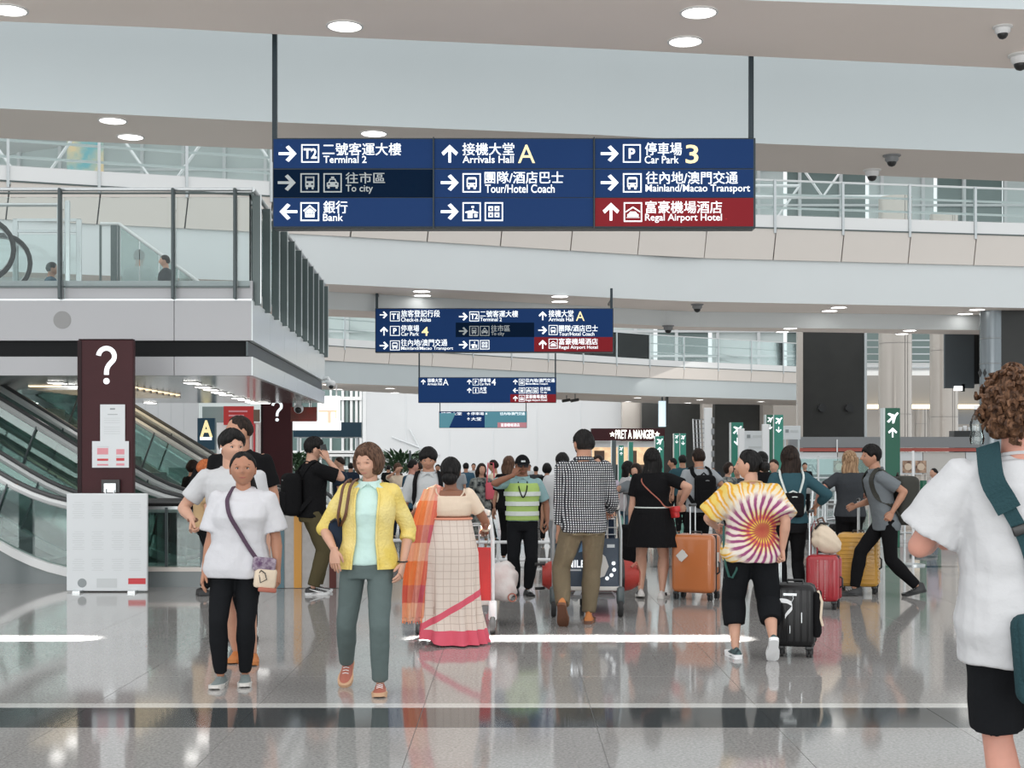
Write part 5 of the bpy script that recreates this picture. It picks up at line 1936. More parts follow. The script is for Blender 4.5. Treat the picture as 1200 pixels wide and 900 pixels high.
M['h_black'] = hairm('black_hair', (0.004, 0.004, 0.004), (0.016, 0.014, 0.014))
M['h_dark'] = hairm('dark_brown_hair', (0.010, 0.006, 0.005), (0.036, 0.022, 0.016))
M['h_brown'] = hairm('brown_hair', (0.050, 0.026, 0.017), (0.155, 0.085, 0.055))
M['h_curl'] = hairm('curly_brown_hair', (0.045, 0.022, 0.013), (0.19, 0.098, 0.055))
M['h_blond'] = hairm('blonde_hair', (0.17, 0.095, 0.05), (0.50, 0.33, 0.20))
M['h_orange'] = hairm('ginger_hair', (0.35, 0.09, 0.03), (0.55, 0.17, 0.06))


def cloth(name, c, bump=.25, bs=24, **k):
    return mat(name, c, .9, bump=bump, bscale=bs, spec=.1, **k)


M['c_white'] = cloth('white_cotton', (0.61, 0.61, 0.64))
M['c_white2'] = cloth('white_jersey', (0.56, 0.565, 0.58))
M['c_black'] = cloth('black_cotton', (0.009, 0.009, 0.010))
M['c_black2'] = cloth('black_twill', (0.011, 0.012, 0.014))
M['c_navy'] = cloth('navy_cotton', (0.020, 0.030, 0.050))
M['c_olive'] = cloth('olive_twill', (0.090, 0.075, 0.040))
M['c_khaki'] = cloth('olive_khaki', (0.155, 0.125, 0.082))
M['c_slate'] = cloth('slate_twill', (0.115, 0.150, 0.148))
M['c_mint'] = cloth('mint_pique', (0.55, 0.74, 0.70))
M['c_yellow'] = cloth('yellow_knit', (0.80, 0.60, 0.13), .5, 60, col2=(0.82, 0.68, 0.28), var=.08, scale=5)
M['c_grey'] = cloth('grey_jersey', (0.17, 0.19, 0.205))
M['c_greyl'] = cloth('light_grey_jersey', (0.33, 0.35, 0.37))
M['c_dgrey'] = cloth('charcoal_jersey', (0.050, 0.055, 0.062))
M['c_teal'] = cloth('teal_denim', (0.035, 0.085, 0.105))
M['c_pale'] = cloth('pale_shirt', (0.50, 0.52, 0.53))
M['c_cream'] = cloth('cream_cotton', (0.72, 0.60, 0.47))
M['c_blouse'] = cloth('cream_blouse', (0.76, 0.62, 0.49))
M['c_vest'] = cloth('yellow_green_mesh', (0.40, 0.56, 0.17))
M['c_silver'] = mat('reflective_tape', (0.68, 0.73, 0.70), .45, .1)
M['c_tealshirt'] = cloth('pale_teal_shirt', (0.27, 0.42, 0.44))
M['c_blue'] = cloth('blue_polo', (0.045, 0.10, 0.15))
M['c_pinkbag'] = cloth('pink_fabric', (0.70, 0.14, 0.18))
M['c_lilac'] = cloth('lilac_cotton', (0.52, 0.46, 0.55))
M['c_tan'] = cloth('tan_cotton', (0.52, 0.36, 0.20))
M['c_floral'] = cloth('dark_floral_print', (0.02, 0.025, 0.03), col2=(0.30, 0.32, 0.30), scale=16)
M['c_strapteal'] = cloth('dark_teal_webbing', (0.026, 0.062, 0.072), .4, 90)
M['c_purple'] = cloth('purple_webbing', (0.095, 0.062, 0.092))
M['c_leather'] = mat('brown_leather', (0.13, 0.055, 0.030), .45)
M['c_orange'] = mat('orange_suede', (0.52, 0.19, 0.055), .7)
M['c_terra'] = mat('terracotta_leather', (0.40, 0.125, 0.085), .6)
M['c_greyshoe'] = mat('grey_knit_shoe', (0.19, 0.225, 0.225), .8)
M['c_sole'] = mat('off_white_sole', (0.62, 0.60, 0.57), .6)
M['c_tansole'] = mat('tan_sole', (0.58, 0.36, 0.22), .6)
M['c_shoewhite'] = mat('white_leather', (0.66, 0.62, 0.60), .5)
M['c_spot'] = mat('spotted_canvas', (0.010, 0.022, 0.030), .7, col2=(0.09, 0.15, 0.15), scale=40)
M['c_green'] = mat('green_lanyard', (0.015, 0.085, 0.070), .6)


def nodes_of(m):
    return m.node_tree, m.node_tree.nodes['Principled BSDF']


def mathn(nt, op, a, b=None, c=None):
    n = nt.nodes.new('ShaderNodeMath'); n.operation = op
    for i, q in enumerate((a, b, c)):
        if q is None: continue
        if hasattr(q, 'default_value') or hasattr(q, 'links'): nt.links.new(q, n.inputs[i])
        else: n.inputs[i].default_value = q
    return n.outputs[0]


def mixc(nt, f, a, b):
    n = nt.nodes.new('ShaderNodeMix'); n.data_type = 'RGBA'
    for s, q in ((0, f), (6, a), (7, b)):
        if isinstance(q, tuple): n.inputs[s].default_value = (*q, 1)
        elif isinstance(q, (int, float)): n.inputs[s].default_value = q
        else: nt.links.new(q, n.inputs[s])
    return n.outputs[2]


def obj_xyz(nt):
    tc = nt.nodes.new('ShaderNodeTexCoord'); sp = nt.nodes.new('ShaderNodeSeparateXYZ')
    nt.links.new(tc.outputs['Object'], sp.inputs[0])
    return sp.outputs[0], sp.outputs[1], sp.outputs[2], tc.outputs['Object']


# black and white gingham check
m = M['c_check'] = cloth('black_white_check', (0.5, 0.5, 0.5), .15)
nt, b = nodes_of(m)
x, y, z, ov = obj_xyz(nt)
fx = mathn(nt, 'GREATER_THAN', mathn(nt, 'FRACT', mathn(nt, 'MULTIPLY', mathn(nt, 'ADD', x, mathn(nt, 'MULTIPLY', y, .25)), 50.0)), .52)
fz = mathn(nt, 'GREATER_THAN', mathn(nt, 'FRACT', mathn(nt, 'MULTIPLY', z, 50.0)), .52)
sm = mathn(nt, 'MULTIPLY', fx, fz)
an = mathn(nt, 'MULTIPLY', mathn(nt, 'ADD', fx, fz), .5)
c1_ = mixc(nt, an, (0.018, 0.020, 0.026), (0.085, 0.09, 0.10))
nt.links.new(mixc(nt, sm, c1_, (0.72, 0.73, 0.74)), b.inputs['Base Color'])

# spiral tie-dye on the back
m = M['c_tiedye'] = cloth('tie_dye_spiral', (0.5, 0.5, 0.5), .15)
nt, b = nodes_of(m)
x, y, z, ov = obj_xyz(nt)
zz = mathn(nt, 'SUBTRACT', z, 0.95)
xx = mathn(nt, 'ADD', x, 0.06)
r = mathn(nt, 'SQRT', mathn(nt, 'ADD', mathn(nt, 'MULTIPLY', xx, xx), mathn(nt, 'MULTIPLY', zz, zz)))
an = mathn(nt, 'ARCTAN2', zz, xx)
nz = nt.nodes.new('ShaderNodeTexNoise'); nz.inputs['Scale'].default_value = 11; nz.inputs['Detail'].default_value = 4
nt.links.new(ov, nz.inputs['Vector'])
jit = mathn(nt, 'MULTIPLY', mathn(nt, 'SUBTRACT', nz.outputs['Fac'], .5), 4.5)
ph_ = mathn(nt, 'ADD', mathn(nt, 'ADD', mathn(nt, 'MULTIPLY', an, 26.0), mathn(nt, 'MULTIPLY', r, -34.0)), jit)
st_ = mathn(nt, 'MULTIPLY', mathn(nt, 'ADD', mathn(nt, 'SINE', ph_), 1.0), .5)
rr = mathn(nt, 'ADD', r, mathn(nt, 'MULTIPLY', jit, .014))
rp = nt.nodes.new('ShaderNodeValToRGB')
nt.links.new(mathn(nt, 'MULTIPLY', rr, 2.6), rp.inputs[0])
els = [(0.0, (0.38, 0.06, 0.05)), (.13, (0.50, 0.16, 0.06)), (.19, (0.72, 0.50, 0.08)), (.26, (0.60, 0.12, 0.08)), (.36, (0.70, 0.52, 0.14)), (.47, (0.72, 0.55, 0.50)), (.66, (0.74, 0.66, 0.58)), (.80, (0.74, 0.40, 0.06)), (1.0, (0.70, 0.36, 0.04))]
rp.color_ramp.elements[0].color = (*els[0][1], 1)
rp.color_ramp.elements[1].position = 1.0; rp.color_ramp.elements[1].color = (*els[-1][1], 1)
for p_, c_ in els[1:-1]:
    e_ = rp.color_ramp.elements.new(p_); e_.color = (*c_, 1)
rp2 = nt.nodes.new('ShaderNodeValToRGB')
nt.links.new(mathn(nt, 'MULTIPLY', rr, 2.6), rp2.inputs[0])
els2 = [(0.0, (0.42, 0.10, 0.06)), (.30, (0.32, 0.04, 0.10)), (.45, (0.26, 0.05, 0.16)), (.62, (0.32, 0.10, 0.20)), (.75, (0.74, 0.68, 0.55)), (1.0, (0.74, 0.55, 0.15))]
rp2.color_ramp.elements[0].color = (*els2[0][1], 1)
rp2.color_ramp.elements[1].position = 1.0; rp2.color_ramp.elements[1].color = (*els2[-1][1], 1)
for p_, c_ in els2[1:-1]:
    e_ = rp2.color_ramp.elements.new(p_); e_.color = (*c_, 1)
f1 = nt.nodes.new('ShaderNodeValToRGB'); f1.color_ramp.elements[0].position = .52; f1.color_ramp.elements[1].position = .70
nt.links.new(st_, f1.inputs[0])
cc = mixc(nt, f1.outputs[0], rp.outputs[0], rp2.outputs[0])
# white flashes
f2 = nt.nodes.new('ShaderNodeValToRGB'); f2.color_ramp.elements[0].position = .0; f2.color_ramp.elements[0].color = (1, 1, 1, 1); f2.color_ramp.elements[1].position = .16; f2.color_ramp.elements[1].color = (0, 0, 0, 1)
nt.links.new(st_, f2.inputs[0])
f2b = mathn(nt, 'MULTIPLY', f2.outputs[0], mathn(nt, 'GREATER_THAN', r, .12))
nt.links.new(mixc(nt, mathn(nt, 'MULTIPLY', f2b, .8), cc, (0.76, 0.73, 0.68)), b.inputs['Base Color'])

# sari: cream with a thin check, pink border bands
m = M['c_sari'] = cloth('cream_checked_sari', (0.66, 0.58, 0.52), .3, 14)
nt, b = nodes_of(m)
x, y, z, ov = obj_xyz(nt)
gx = mathn(nt, 'LESS_THAN', mathn(nt, 'FRACT', mathn(nt, 'MULTIPLY', mathn(nt, 'ADD', x, mathn(nt, 'MULTIPLY', y, .4)), 17.0)), .07)
gz = mathn(nt, 'LESS_THAN', mathn(nt, 'FRACT', mathn(nt, 'MULTIPLY', z, 17.0)), .07)
g_ = mathn(nt, 'MAXIMUM', gx, gz)
base = mixc(nt, mathn(nt, 'MULTIPLY', g_, .55), (0.72, 0.62, 0.55), (0.34, 0.22, 0.18))
hb = mathn(nt, 'LESS_THAN', z, .125)
dg_ = mathn(nt, 'LESS_THAN', mathn(nt, 'ABSOLUTE', mathn(nt, 'SUBTRACT', mathn(nt, 'ADD', z, mathn(nt, 'MULTIPLY', x, .58)), .275)), .028)
nt.links.new(mixc(nt, mathn(nt, 'MAXIMUM', hb, dg_), base, (0.68, 0.12, 0.17)), b.inputs['Base Color'])

m = M['c_pallu'] = cloth('orange_pink_shawl', (0.8, 0.3, 0.2), .3, 14)
nt, b = nodes_of(m)
x, y, z, ov = obj_xyz(nt)
rp = nt.nodes.new('ShaderNodeValToRGB'); rp.color_ramp.interpolation = 'CONSTANT'
nt.links.new(mathn(nt, 'FRACT', mathn(nt, 'ADD', mathn(nt, 'MULTIPLY', x, 5.0), mathn(nt, 'MULTIPLY', z, .8))), rp.inputs[0])
rp.color_ramp.elements[0].color = (0.82, 0.20, 0.06, 1)
rp.color_ramp.elements[1].position = .80; rp.color_ramp.elements[1].color = (0.80, 0.30, 0.10, 1)
for p_, c_ in ((.35, (0.62, 0.14, 0.16)), (.55, (0.78, 0.42, 0.28))):
    e_ = rp.color_ramp.elements.new(p_); e_.color = (*c_, 1)
rq = nt.nodes.new('ShaderNodeValToRGB'); rq.color_ramp.interpolation = 'CONSTANT'
nt.links.new(mathn(nt, 'FRACT', mathn(nt, 'MULTIPLY', z, 2.1)), rq.inputs[0])
rq.color_ramp.elements[0].color = (0.80, 0.22, 0.08, 1)
rq.color_ramp.elements[1].position = .7; rq.color_ramp.elements[1].color = (0.52, 0.10, 0.15, 1)
e_ = rq.color_ramp.elements.new(.4); e_.color = (0.80, 0.52, 0.38, 1)
nt.links.new(mixc(nt, .5, rp.outputs[0], rq.outputs[0]), b.inputs['Base Color'])


# ---------------------------------------------------------------- worn things that follow a body
def surf(I, zf, deg, off=.02):
    """point on the torso surface; deg 0 = own left, 90 = back, -90 = front"""
    rg = I['rings'](max(zf - .002, .455), min(zf, .831), off, 1.0, None, 36)[-1]
    k = (deg / 10.0) % 36
    i = int(k) % 36
    return rg[i].lerp(rg[(i + 1) % 36], k - int(k))


def ribbon(I, pts, w, th, m, name='strap', parent=None, label=None, smooth=True):
    """flat band that lies on the body: width across, thin outwards"""
    P_ = [Vector(p) for p in pts]
    # densify
    Q = []
    for i in range(len(P_) - 1):
        p0, p1, p2, p3 = P_[max(i - 1, 0)], P_[i], P_[i + 1], P_[min(i + 2, len(P_) - 1)]
        for k in range(4):
            t = k / 4
            Q.append(.5 * ((2 * p1) + (p2 - p0) * t + (2 * p0 - 5 * p1 + 4 * p2 - p3) * t * t + (3 * p1 - p0 - 3 * p2 + p3) * t ** 3))
    Q.append(P_[-1])
    rings = []
    ax = I['C']
    for i, p in enumerate(Q):
        t = (Q[min(i + 1, len(Q) - 1)] - Q[max(i - 1, 0)]).normalized()
        n = Vector((p.x - ax.x, (p.y - ax.y) * 1.6, max(0, (p.z - (ax.z - .04)) * 2.5)))
        n = (n - t * n.dot(t)).normalized()
        l = t.cross(n)
        rings.append([p + l * w / 2 - n * th / 2, p + l * w / 2 + n * th / 2, p - l * w / 2 + n * th / 2, p - l * w / 2 - n * th / 2])
    mb = MB().loft(rings)
    return mb.build(name, m, parent, False, label)


def worn(I, name, label, cat, group=None):
    """top-level empty sharing the wearer's frame"""
    r = I['root']
    t = thing(name, label, cat, tuple(r.location), r.rotation_euler.z, group)
    return t


def backpack(I, label, m, w=.30, h=.44, d=.16, zf=.70, offy=.0, straps='m', xoff=0.0, mini=False, strapm=None):
    t = worn(I, 'backpack', label, 'backpack')
    C = surf(I, zf, 90, .03)
    c = Vector((xoff, C.y + d / 2 + offy, C.z - .04))
    lat = I['latC']; ang = math.atan2(lat.y, lat.x)
    b_ = MB().rbox(c, (w, d, h), min(.07, d * .42), rot=(0, 0, ang), seg=4)
    b_.build('pack_body', m, t, True)
    MB().rbox(c + Vector((0, d * .5, -h * .18)), (w * .78, d * .35, h * .48), .03, rot=(0, 0, ang), seg=3).build('front_pocket', m, t, True)
    MB().tube([c + Vector((-w * .4, d * .3, h * .30)), c + Vector((0, d * .52, h * .34)), c + Vector((w * .4, d * .3, h * .30))], .006, 6).build('zip', strapm or 'grey_pl', t, True)
    MB().tube([c + Vector((-.04, -d * .3, h * .48)), c + Vector((0, -d * .3, h * .56)), c + Vector((.04, -d * .3, h * .48))], .010, 6).build('top_loop', strapm or m, t, True)
    for s_ in (-1, 1):
        if straps == 'L' and s_ < 0 or straps == 'R' and s_ > 0: continue
        dg = 90 - s_ * 42
        pts = [c + Vector((s_ * w * .30, -d * .45, h * .40)), surf(I, .80, 90 - s_ * 40, .035), I['C'] + I['latC'] * (s_ * .068 * I['H']) + Vector((0, 0, .034 * I['H'])),
               surf(I, .79, -90 + s_ * 42, .035), surf(I, .72, -90 + s_ * 46, .030), surf(I, .66, -90 + s_ * 62, .028), surf(I, .62, s_ * 20 if s_ > 0 else 160, .028), c + Vector((s_ * w * .46, -d * .3, -h * .38))]
        ribbon(I, pts, .05 if not mini else .02, .010, strapm or m, 'shoulder_strap', t)
    return t


# ================================================================ THE PEOPLE
def XP(px, Y):
    return (px - 600) * Y / 1600


PPL = {}
# 1 woman in white t-shirt walking towards the camera
PPL['girl'] = I = person('person in a loose white t-shirt with a striped crossbody strap walking towards the viewer', (XP(277, 8.97), 8.97, 0), 0.05, dict(
    H=1.53, fat=1.16, fem=True, det=2, skin='sk_tan', hair='pony', haircol='h_black', hairS={}, hyaw=.10, hpitch=-.05, lean=(.045, 0, 0), face={'lips': 'lips', 'narrow': True}, hscale=1.04, narrow=1.06, under=.76,
    footR=(-.095, -.05, -.12, 0, 0), footL=(.055, .02, .10, .0, 0), handR=(-.20, -.06, .735), handL=(.275, -.04, .745), elbowR=(-.6, 1, 0), elbowL=(.6, 1, 0),
    upper=dict(m='c_white', loose=.034, hem=.462, sleeve=.86, flare=.012, wr=.006, name='t_shirt', cuff=.010), lower=('trousers', 'c_black2', .004), shoes=('sneaker', 'c_greyshoe', 'c_sole'), lacecol='c_greyshoe', hseed=4))
g = worn(I, 'crossbody_bag', 'small cream and purple striped crossbody bag on the hip of the white-topped walker', 'bag')
pts = [surf(I, .78, -128, .045), surf(I, .80, -140, .05), surf(I, .74, -112, .048), surf(I, .68, -90, .050), surf(I, .60, -66, .052), surf(I, .53, -44, .055)]
pts = pts[1:]
pts = [surf(I, .812, -118, .040), surf(I, .785, -112, .050), surf(I, .73, -101, .054), surf(I, .66, -84, .056), surf(I, .59, -64, .058), surf(I, .53, -46, .060)]
ribbon(I, [I['C'] + v3(-.062, .0, .052)] + pts, .026, .008, 'c_purple', 'shoulder_strap', g)
c = surf(I, .50, -42, .085)
R_ = (0, .12, .35)
MB().rbox(c + v3(0, 0, .035), (.15, .045, .09), .015, rot=R_).build('flap', mat('purple_stripes', (0.10, 0.045, 0.11), .8, col2=(0.42, 0.36, 0.42), scale=30), g, True, label='purple striped flap')
MB().rbox(c + v3(.006, 0, -.055), (.145, .05, .13), .02, rot=R_).build('pouch', 'c_cream', g, True)
MB().tube([c + v3(-.03, -.035, -.02), c + v3(-.015, -.04, .0), c + v3(.01, -.04, -.02), c + v3(.02, -.04, -.06), c + v3(-.02, -.04, -.08), c + v3(-.03, -.035, -.02)], .004, 5).build('embroidery', 'black', g, True)
MB().rbox(c + v3(.02, -.015, -.13), (.12, .03, .03), .01, rot=R_).build('base_trim', 'c_terra', g, True)
MB().box(surf(I, .735, -90, .058) + v3(.0, 0, 0), (.12, .002, .035)).build('faded_print', mat('faded_pink_print', (0.74, 0.60, 0.60), .8), I['root']) if False else None

# 2 man in white t-shirt behind her
PPL['man2'] = I = person('person in white with a wireless earbud, half hidden behind the crossbody bag wearer', (XP(272, 9.9), 9.9, 0), 0.0, dict(
    H=1.69, det=2, skin='sk_light', hair='fade', haircol='h_black', hyaw=.62, hpitch=.03, face={'lips': 'lips_soft', 'narrow': True}, shtilt=.0, fat=1.05,
    footR=(.01, .1, 0, 0, 0), footL=(.15, 0, .1, 0, 0), handR=(-.235, -.22, 1.045), elbowR=(-1, .7, -.5), hdirR=(-.05, -.5, -1), palmR=(1, .1, 0), curlR=.95,
    handL=(.26, -.02, .8), upper=dict(m='c_white2', loose=.020, hem=.50, sleeve=.72, wr=.005), lower=('kneeshorts', 'c_black'), shoes=('sneaker', 'c_orange', 'c_orange'), lacecol='c_orange', hseed=11))
eb = worn(I, 'earbud', 'white wireless earbud in the ear of the person behind', 'earbud')
ep = I['hc'] + I['HR'] @ v3(-.082, -.008, -.006)
MB().tube([ep, ep + v3(-.004, -.01, -.012), ep + v3(-.002, -.016, -.036)], [.008, .006, .004], 8).build('bud_stem', 'white', eb, True)
wr = I['arms']['R'][2]
br = worn(I, 'bracelet', 'dark bead bracelet on the wrist beside the white t-shirt', 'bracelet')
MB().tube([wr + v3(.034 * math.cos(a), .02 * math.sin(a), .012 * math.sin(a)) for a in [k * PI / 8 for k in range(16)]], .0075, 6, closed=True).build('bead_band', 'c_leather', br, True)

# 3 taller man in black t-shirt
PPL['man3'] = person('tallest person of the three at left, in a black t-shirt, cropped hair, looking left', (XP(284, 11.1), 11.1, 0), -0.1, dict(
    H=1.835, det=1, skin='sk_mid', hair='crop', haircol='h_dark', hyaw=-.95, fat=1.08, footR=(-.08, .1, 0, 0, 0), footL=(.10, -.1, 0, 0, 0), handL=(.27, -.04, .90), handR=(-.18, -.2, .95), lean=(-.02, 0, 0),
    upper=dict(m='c_black', loose=.018, hem=.50, sleeve=.72), lower=('trousers', 'c_black2', .008), shoes=('sneaker', 'black', 'black'), hseed=8))

# 4 man on the phone
PPL['phone'] = I = person('person in a black t-shirt and olive cargo trousers holding a phone to the ear', (XP(366, 14.75), 14.75, 0), math.radians(112), dict(
    H=1.69, det=2, skin='sk_light', hair='fade', haircol='h_black', hyaw=.05, hpitch=.06, footR=(-.11, .02, -.1, 0, 0), footL=(.10, -.08, .2, 0, 0),
    handR=(-.125, -.135, 1.455), elbowR=(-.25, -1, -.9), hdirR=(.10, .35, 1), palmR=(1, .35, 0), thumbR=(0, .8, .4), curlR=.35, handL=(.2, -.12, .85),
    upper=dict(m='c_black', loose=.028, hem=.49, sleeve=.80, wr=.005), lower=('trousers', 'c_olive', .024), shoes=('sneaker', 'black', 'white'), swoosh='white', lacecol='white', hseed=21))
ph = worn(I, 'mobile_phone', 'black mobile phone held against the ear of the person in olive trousers', 'phone')
hp0 = I['arms']['R'][2] + v3(.022, .03, .085)
MB().rbox(hp0, (.010, .072, .145), .004, rot=(-.25, 0, .15)).build('phone_body', 'black', ph, True)
MB().rbox(hp0 + v3(-.006, .02, .045), (.004, .02, .02), .002, rot=(-.25, 0, .15)).build('lens_block', 'grey_pl', ph, True)
backpack(I, 'black backpack on the back of the person phoning', 'c_black', .31, .46, .19, .66)

# 5 woman in yellow cardigan
PPL['cardi'] = I = person('person in a yellow cardigan, mint polo shirt and grey-green trousers, looking down to the left', (XP(430, 8.65), 8.65, 0), 0.0, dict(
    H=1.585, fem=True, fat=.98, det=2, skin='sk_light', hair='bob', haircol='h_brown', hyaw=-.42, hpitch=.20, hroll=-.04, face={'closed': True, 'lips': 'lips_soft'}, under=.86,
    lean=(.015, 0, 0), footR=(-.165, .30, -.05, .62, 0), footL=(.085, -.02, .06, 0, 0), kneeR=(-.05, -1, 0), handR=(-.185, -.16, .915), elbowR=(-.8, 1, .1), handL=(.228, -.03, .815), elbowL=(.7, 1, 0), hdirR=(.02, -.12, -1), palmR=(.4, 1, 0), thumbR=(1, 0, 0), curlR=.22,
    upper=dict(m='c_mint', loose=.014, hem=.515, sleeve=0, collar='c_mint', name='polo_shirt', wr=.0065), lower=('trousers', 'c_slate', .012), shoes=('sneaker', 'c_terra', 'c_tansole'), hseed=5))
# open cardigan
mb = MB()
H_ = I['H']
rgs = I['rings'](.50, .822, .030, 1.0, lambda z: (.010 + .03 * max(0, (.62 - z) * 3), .006), 48)
zmin, zmax = rgs[0][0].z, rgs[-1][0].z
idx = [k % 48 for k in range(-9, 34)]           # leave the front open (front = index 36)
outer, inner = [], []
for rg in rgs:
    cc_ = sum(rg, Vector()) / len(rg)
    t = (rg[0].z - zmin) / (zmax - zmin)
    row = []
    for k in idx:
        row.append(rg[k])
    outer.append(row)
    inner.append([cc_ + (p - cc_) * (1 - .010 / max(.05, (p - cc_).length)) for p in row])
n_ = len(idx)
vs = [p for r_ in outer for p in r_] + [p for r_ in inner for p in r_]
off_ = len(outer) * n_
fs = []
for i in range(len(outer) - 1):
    for j in range(n_ - 1):
        a_, b_ = i * n_ + j, (i + 1) * n_ + j
        fs.append((a_, a_ + 1, b_ + 1, b_)); fs.append((off_ + a_, off_ + b_, off_ + b_ + 1, off_ + a_ + 1))
    for j in (0, n_ - 1):
        a_, b_ = i * n_ + j, (i + 1) * n_ + j
        fs.append((a_, b_, off_ + b_, off_ + a_) if j == 0 else (b_, a_, off_ + a_, off_ + b_))
for i in (0, len(outer) - 1):
    for j in range(n_ - 1):
        a_ = i * n_ + j
        fs.append((a_ + 1, a_, off_ + a_, off_ + a_ + 1) if i == 0 else (a_, a_ + 1, off_ + a_ + 1, off_ + a_))
mb.add(vs, fs)
cb = MB()
for s_ in (-1, 1):
    cb.loft([ellring(I['C'] + v3(s_ * q, .008, z_), v3(0, 1, 0), v3(0, 0, 1), .055, r_, 16) for q, z_, r_ in ((.055, .022, .022), (.085, .008, .040), (.115, -.008, .052), (.142, -.022, .054))])
for s_, fr in (('L', 1.28), ('R', 1.06)):
    sh, el, wr = I['arms'][s_]
    capsule(cb, sh + v3(0, 0, .004), el, .062, .050, 16)
    e_ = el + (wr - el) * (fr - 1)
    d_ = (e_ - el).normalized(); u_ = d_.cross(v3(0, 1, 0)).normalized(); w_ = d_.cross(u_)
    cb.loft([ellring(el - d_ * .02, u_, w_, .050, .050, 16), ellring(e_, u_, w_, .052, .052, 16)])
me = remesh(cb, .009, 4, .006, 3.3, 'cardigan')
mesh_add(mb, me)
mb.build('cardigan', 'c_yellow', I['root'], True)
for s_ in (-1, 1):
    k = -9 if s_ > 0 else 33
    MB().tube([rg[k % 48] + v3(0, -.004, 0) for rg in rgs], .007, 6).build('cardigan_edge', 'c_yellow', I['root'], True)
wb2 = worn(I, 'wristwatch', 'thin dark wrist band on the arm of the cardigan wearer', 'bracelet')
wq = I['arms']['L'][2]
MB().tube([wq + v3(.030 * math.cos(a), .024 * math.sin(a), .02) for a in [k * PI / 8 for k in range(16)]], .005, 6, closed=True).build('band', 'black', wb2, True)
hb_ = worn(I, 'shoulder_bag', 'dark navy shoulder bag with two brown straps under the cardigan arm', 'handbag')
bc = v3(-.195, .085, .985)
MB().rbox(bc, (.12, .26, .26), .05, rot=(0, -.12, .15), seg=4).build('bag_body', 'c_navy', hb_, True)
MB().tube([bc + v3(-.03, -.14, .10), bc + v3(0, -.14, .12), bc + v3(.03, -.14, .10)], .008, 6).build('zip', 'black', hb_, True)
for dx in (0, .045):
    pp = [bc + v3(.02 + dx * .3, -.13, .08), v3(-.165 + dx, -.142, 1.13), v3(-.150 + dx, -.140, 1.22), v3(-.135 + dx, -.105, 1.315), I['C'] + v3(-.118 + dx, -.005, .062), v3(-.135 + dx, .11, 1.26), bc + v3(.02, .12, .08)]
    ribbon(I, pp, .018, .008, 'c_leather', 'strap', hb_, 'brown leather strap')

# 6 woman in a sari
PPL['sari'] = I = person('person in a cream checked sari with an orange and pink shawl, seen from behind', (XP(528, 10.9), 10.9, 0), PI, dict(
    H=1.485, fem=True, fat=1.22, det=2, skin='sk_brown', hair='updo', haircol='h_black', hyaw=-.05, under=1.0, belly=.015, hscale=1.06,
    handR=(-.275, -.26, .90), elbowR=(-.55, 1, -.5), hdirR=(.1, -1, -.15), palmR=(0, 0, -1), thumbR=(1, 0, 0), curlR=.8, handL=(.26, -.30, .92), elbowL=(1, .3, -.5), curlL=.8,
    upper=None, lower=None, shoes=('flat', 'black', 'black'), legs_skin=False, hseed=9))
# blouse
bl = MB()
bl.loft(I['rings'](.685, .795, .009, 1.0, None, 26))
for s_ in 'LR':
    sh, el, wr = I['arms'][s_]
    d_ = (el - sh).normalized(); u_ = d_.cross(v3(0, 1, 0)).normalized(); w_ = d_.cross(u_)
    e_ = sh + (el - sh) * .66
    bl.loft([ellring(sh - d_ * .055, u_, w_, .030, .030, 16), ellring(sh - d_ * .02, u_, w_, .052, .052, 16), ellring(sh + d_ * .04, u_, w_, .056, .056, 16), ellring(e_, u_, w_, .053, .053, 16)])
me = remesh(bl, .009, 4, .002, 1, 'blouse'); me.materials.append(M['c_blouse']); link('blouse', me, I['root'])
nbp = []
for k in range(13):
    a = PI * k / 12
    nbp.append(v3(.112 * math.cos(a), .072 + .012 * math.sin(a), 1.475 * .835 - .085 * math.sin(a) ** .8 + .008))
MB().tube(nbp, .006, 6).build('blouse_edge', 'c_blouse', I['root'], True)
# skirt of the sari
n = 64
rings = []
for i in range(26):
    t = i / 25
    z = 1.00 - t * .985
    A = interp([(0, .165), (.12, .190), (.28, .222), (.5, .218), (.75, .222), (1, .262)], t)
    B = interp([(0, .125), (.25, .175), (.5, .160), (.8, .165), (1, .21)], t)
    rg = []
    for k in range(n):
        a = 2 * PI * k / n
        fold = (.010 + .022 * t) * t * math.sin(a * 11 + 2 * math.sin(a * 2 + t) + 2 * t)
        sw_ = .02 * t * (1 + .4 * math.cos(a))
        zz_ = z + (.018 * math.sin(a * 2 + 1) + .02 * math.cos(a)) * t * t
        rg.append(v3((A + fold) * math.cos(a) - .03 * t * t, .02 + (B + fold) * math.sin(a), max(.012, zz_)))
    rings.append(rg)
MB().loft(rings).build('sari_skirt', 'c_sari', I['root'], True)
MB().tube([v3(.168 * math.cos(a), .02 + .128 * math.sin(a), 1.0) for a in [k * PI / 16 for k in range(32)]], .010, 6, closed=True).build('waist_fold', mat('salmon_edge', (0.72, 0.30, 0.20), .8), I['root'], True)
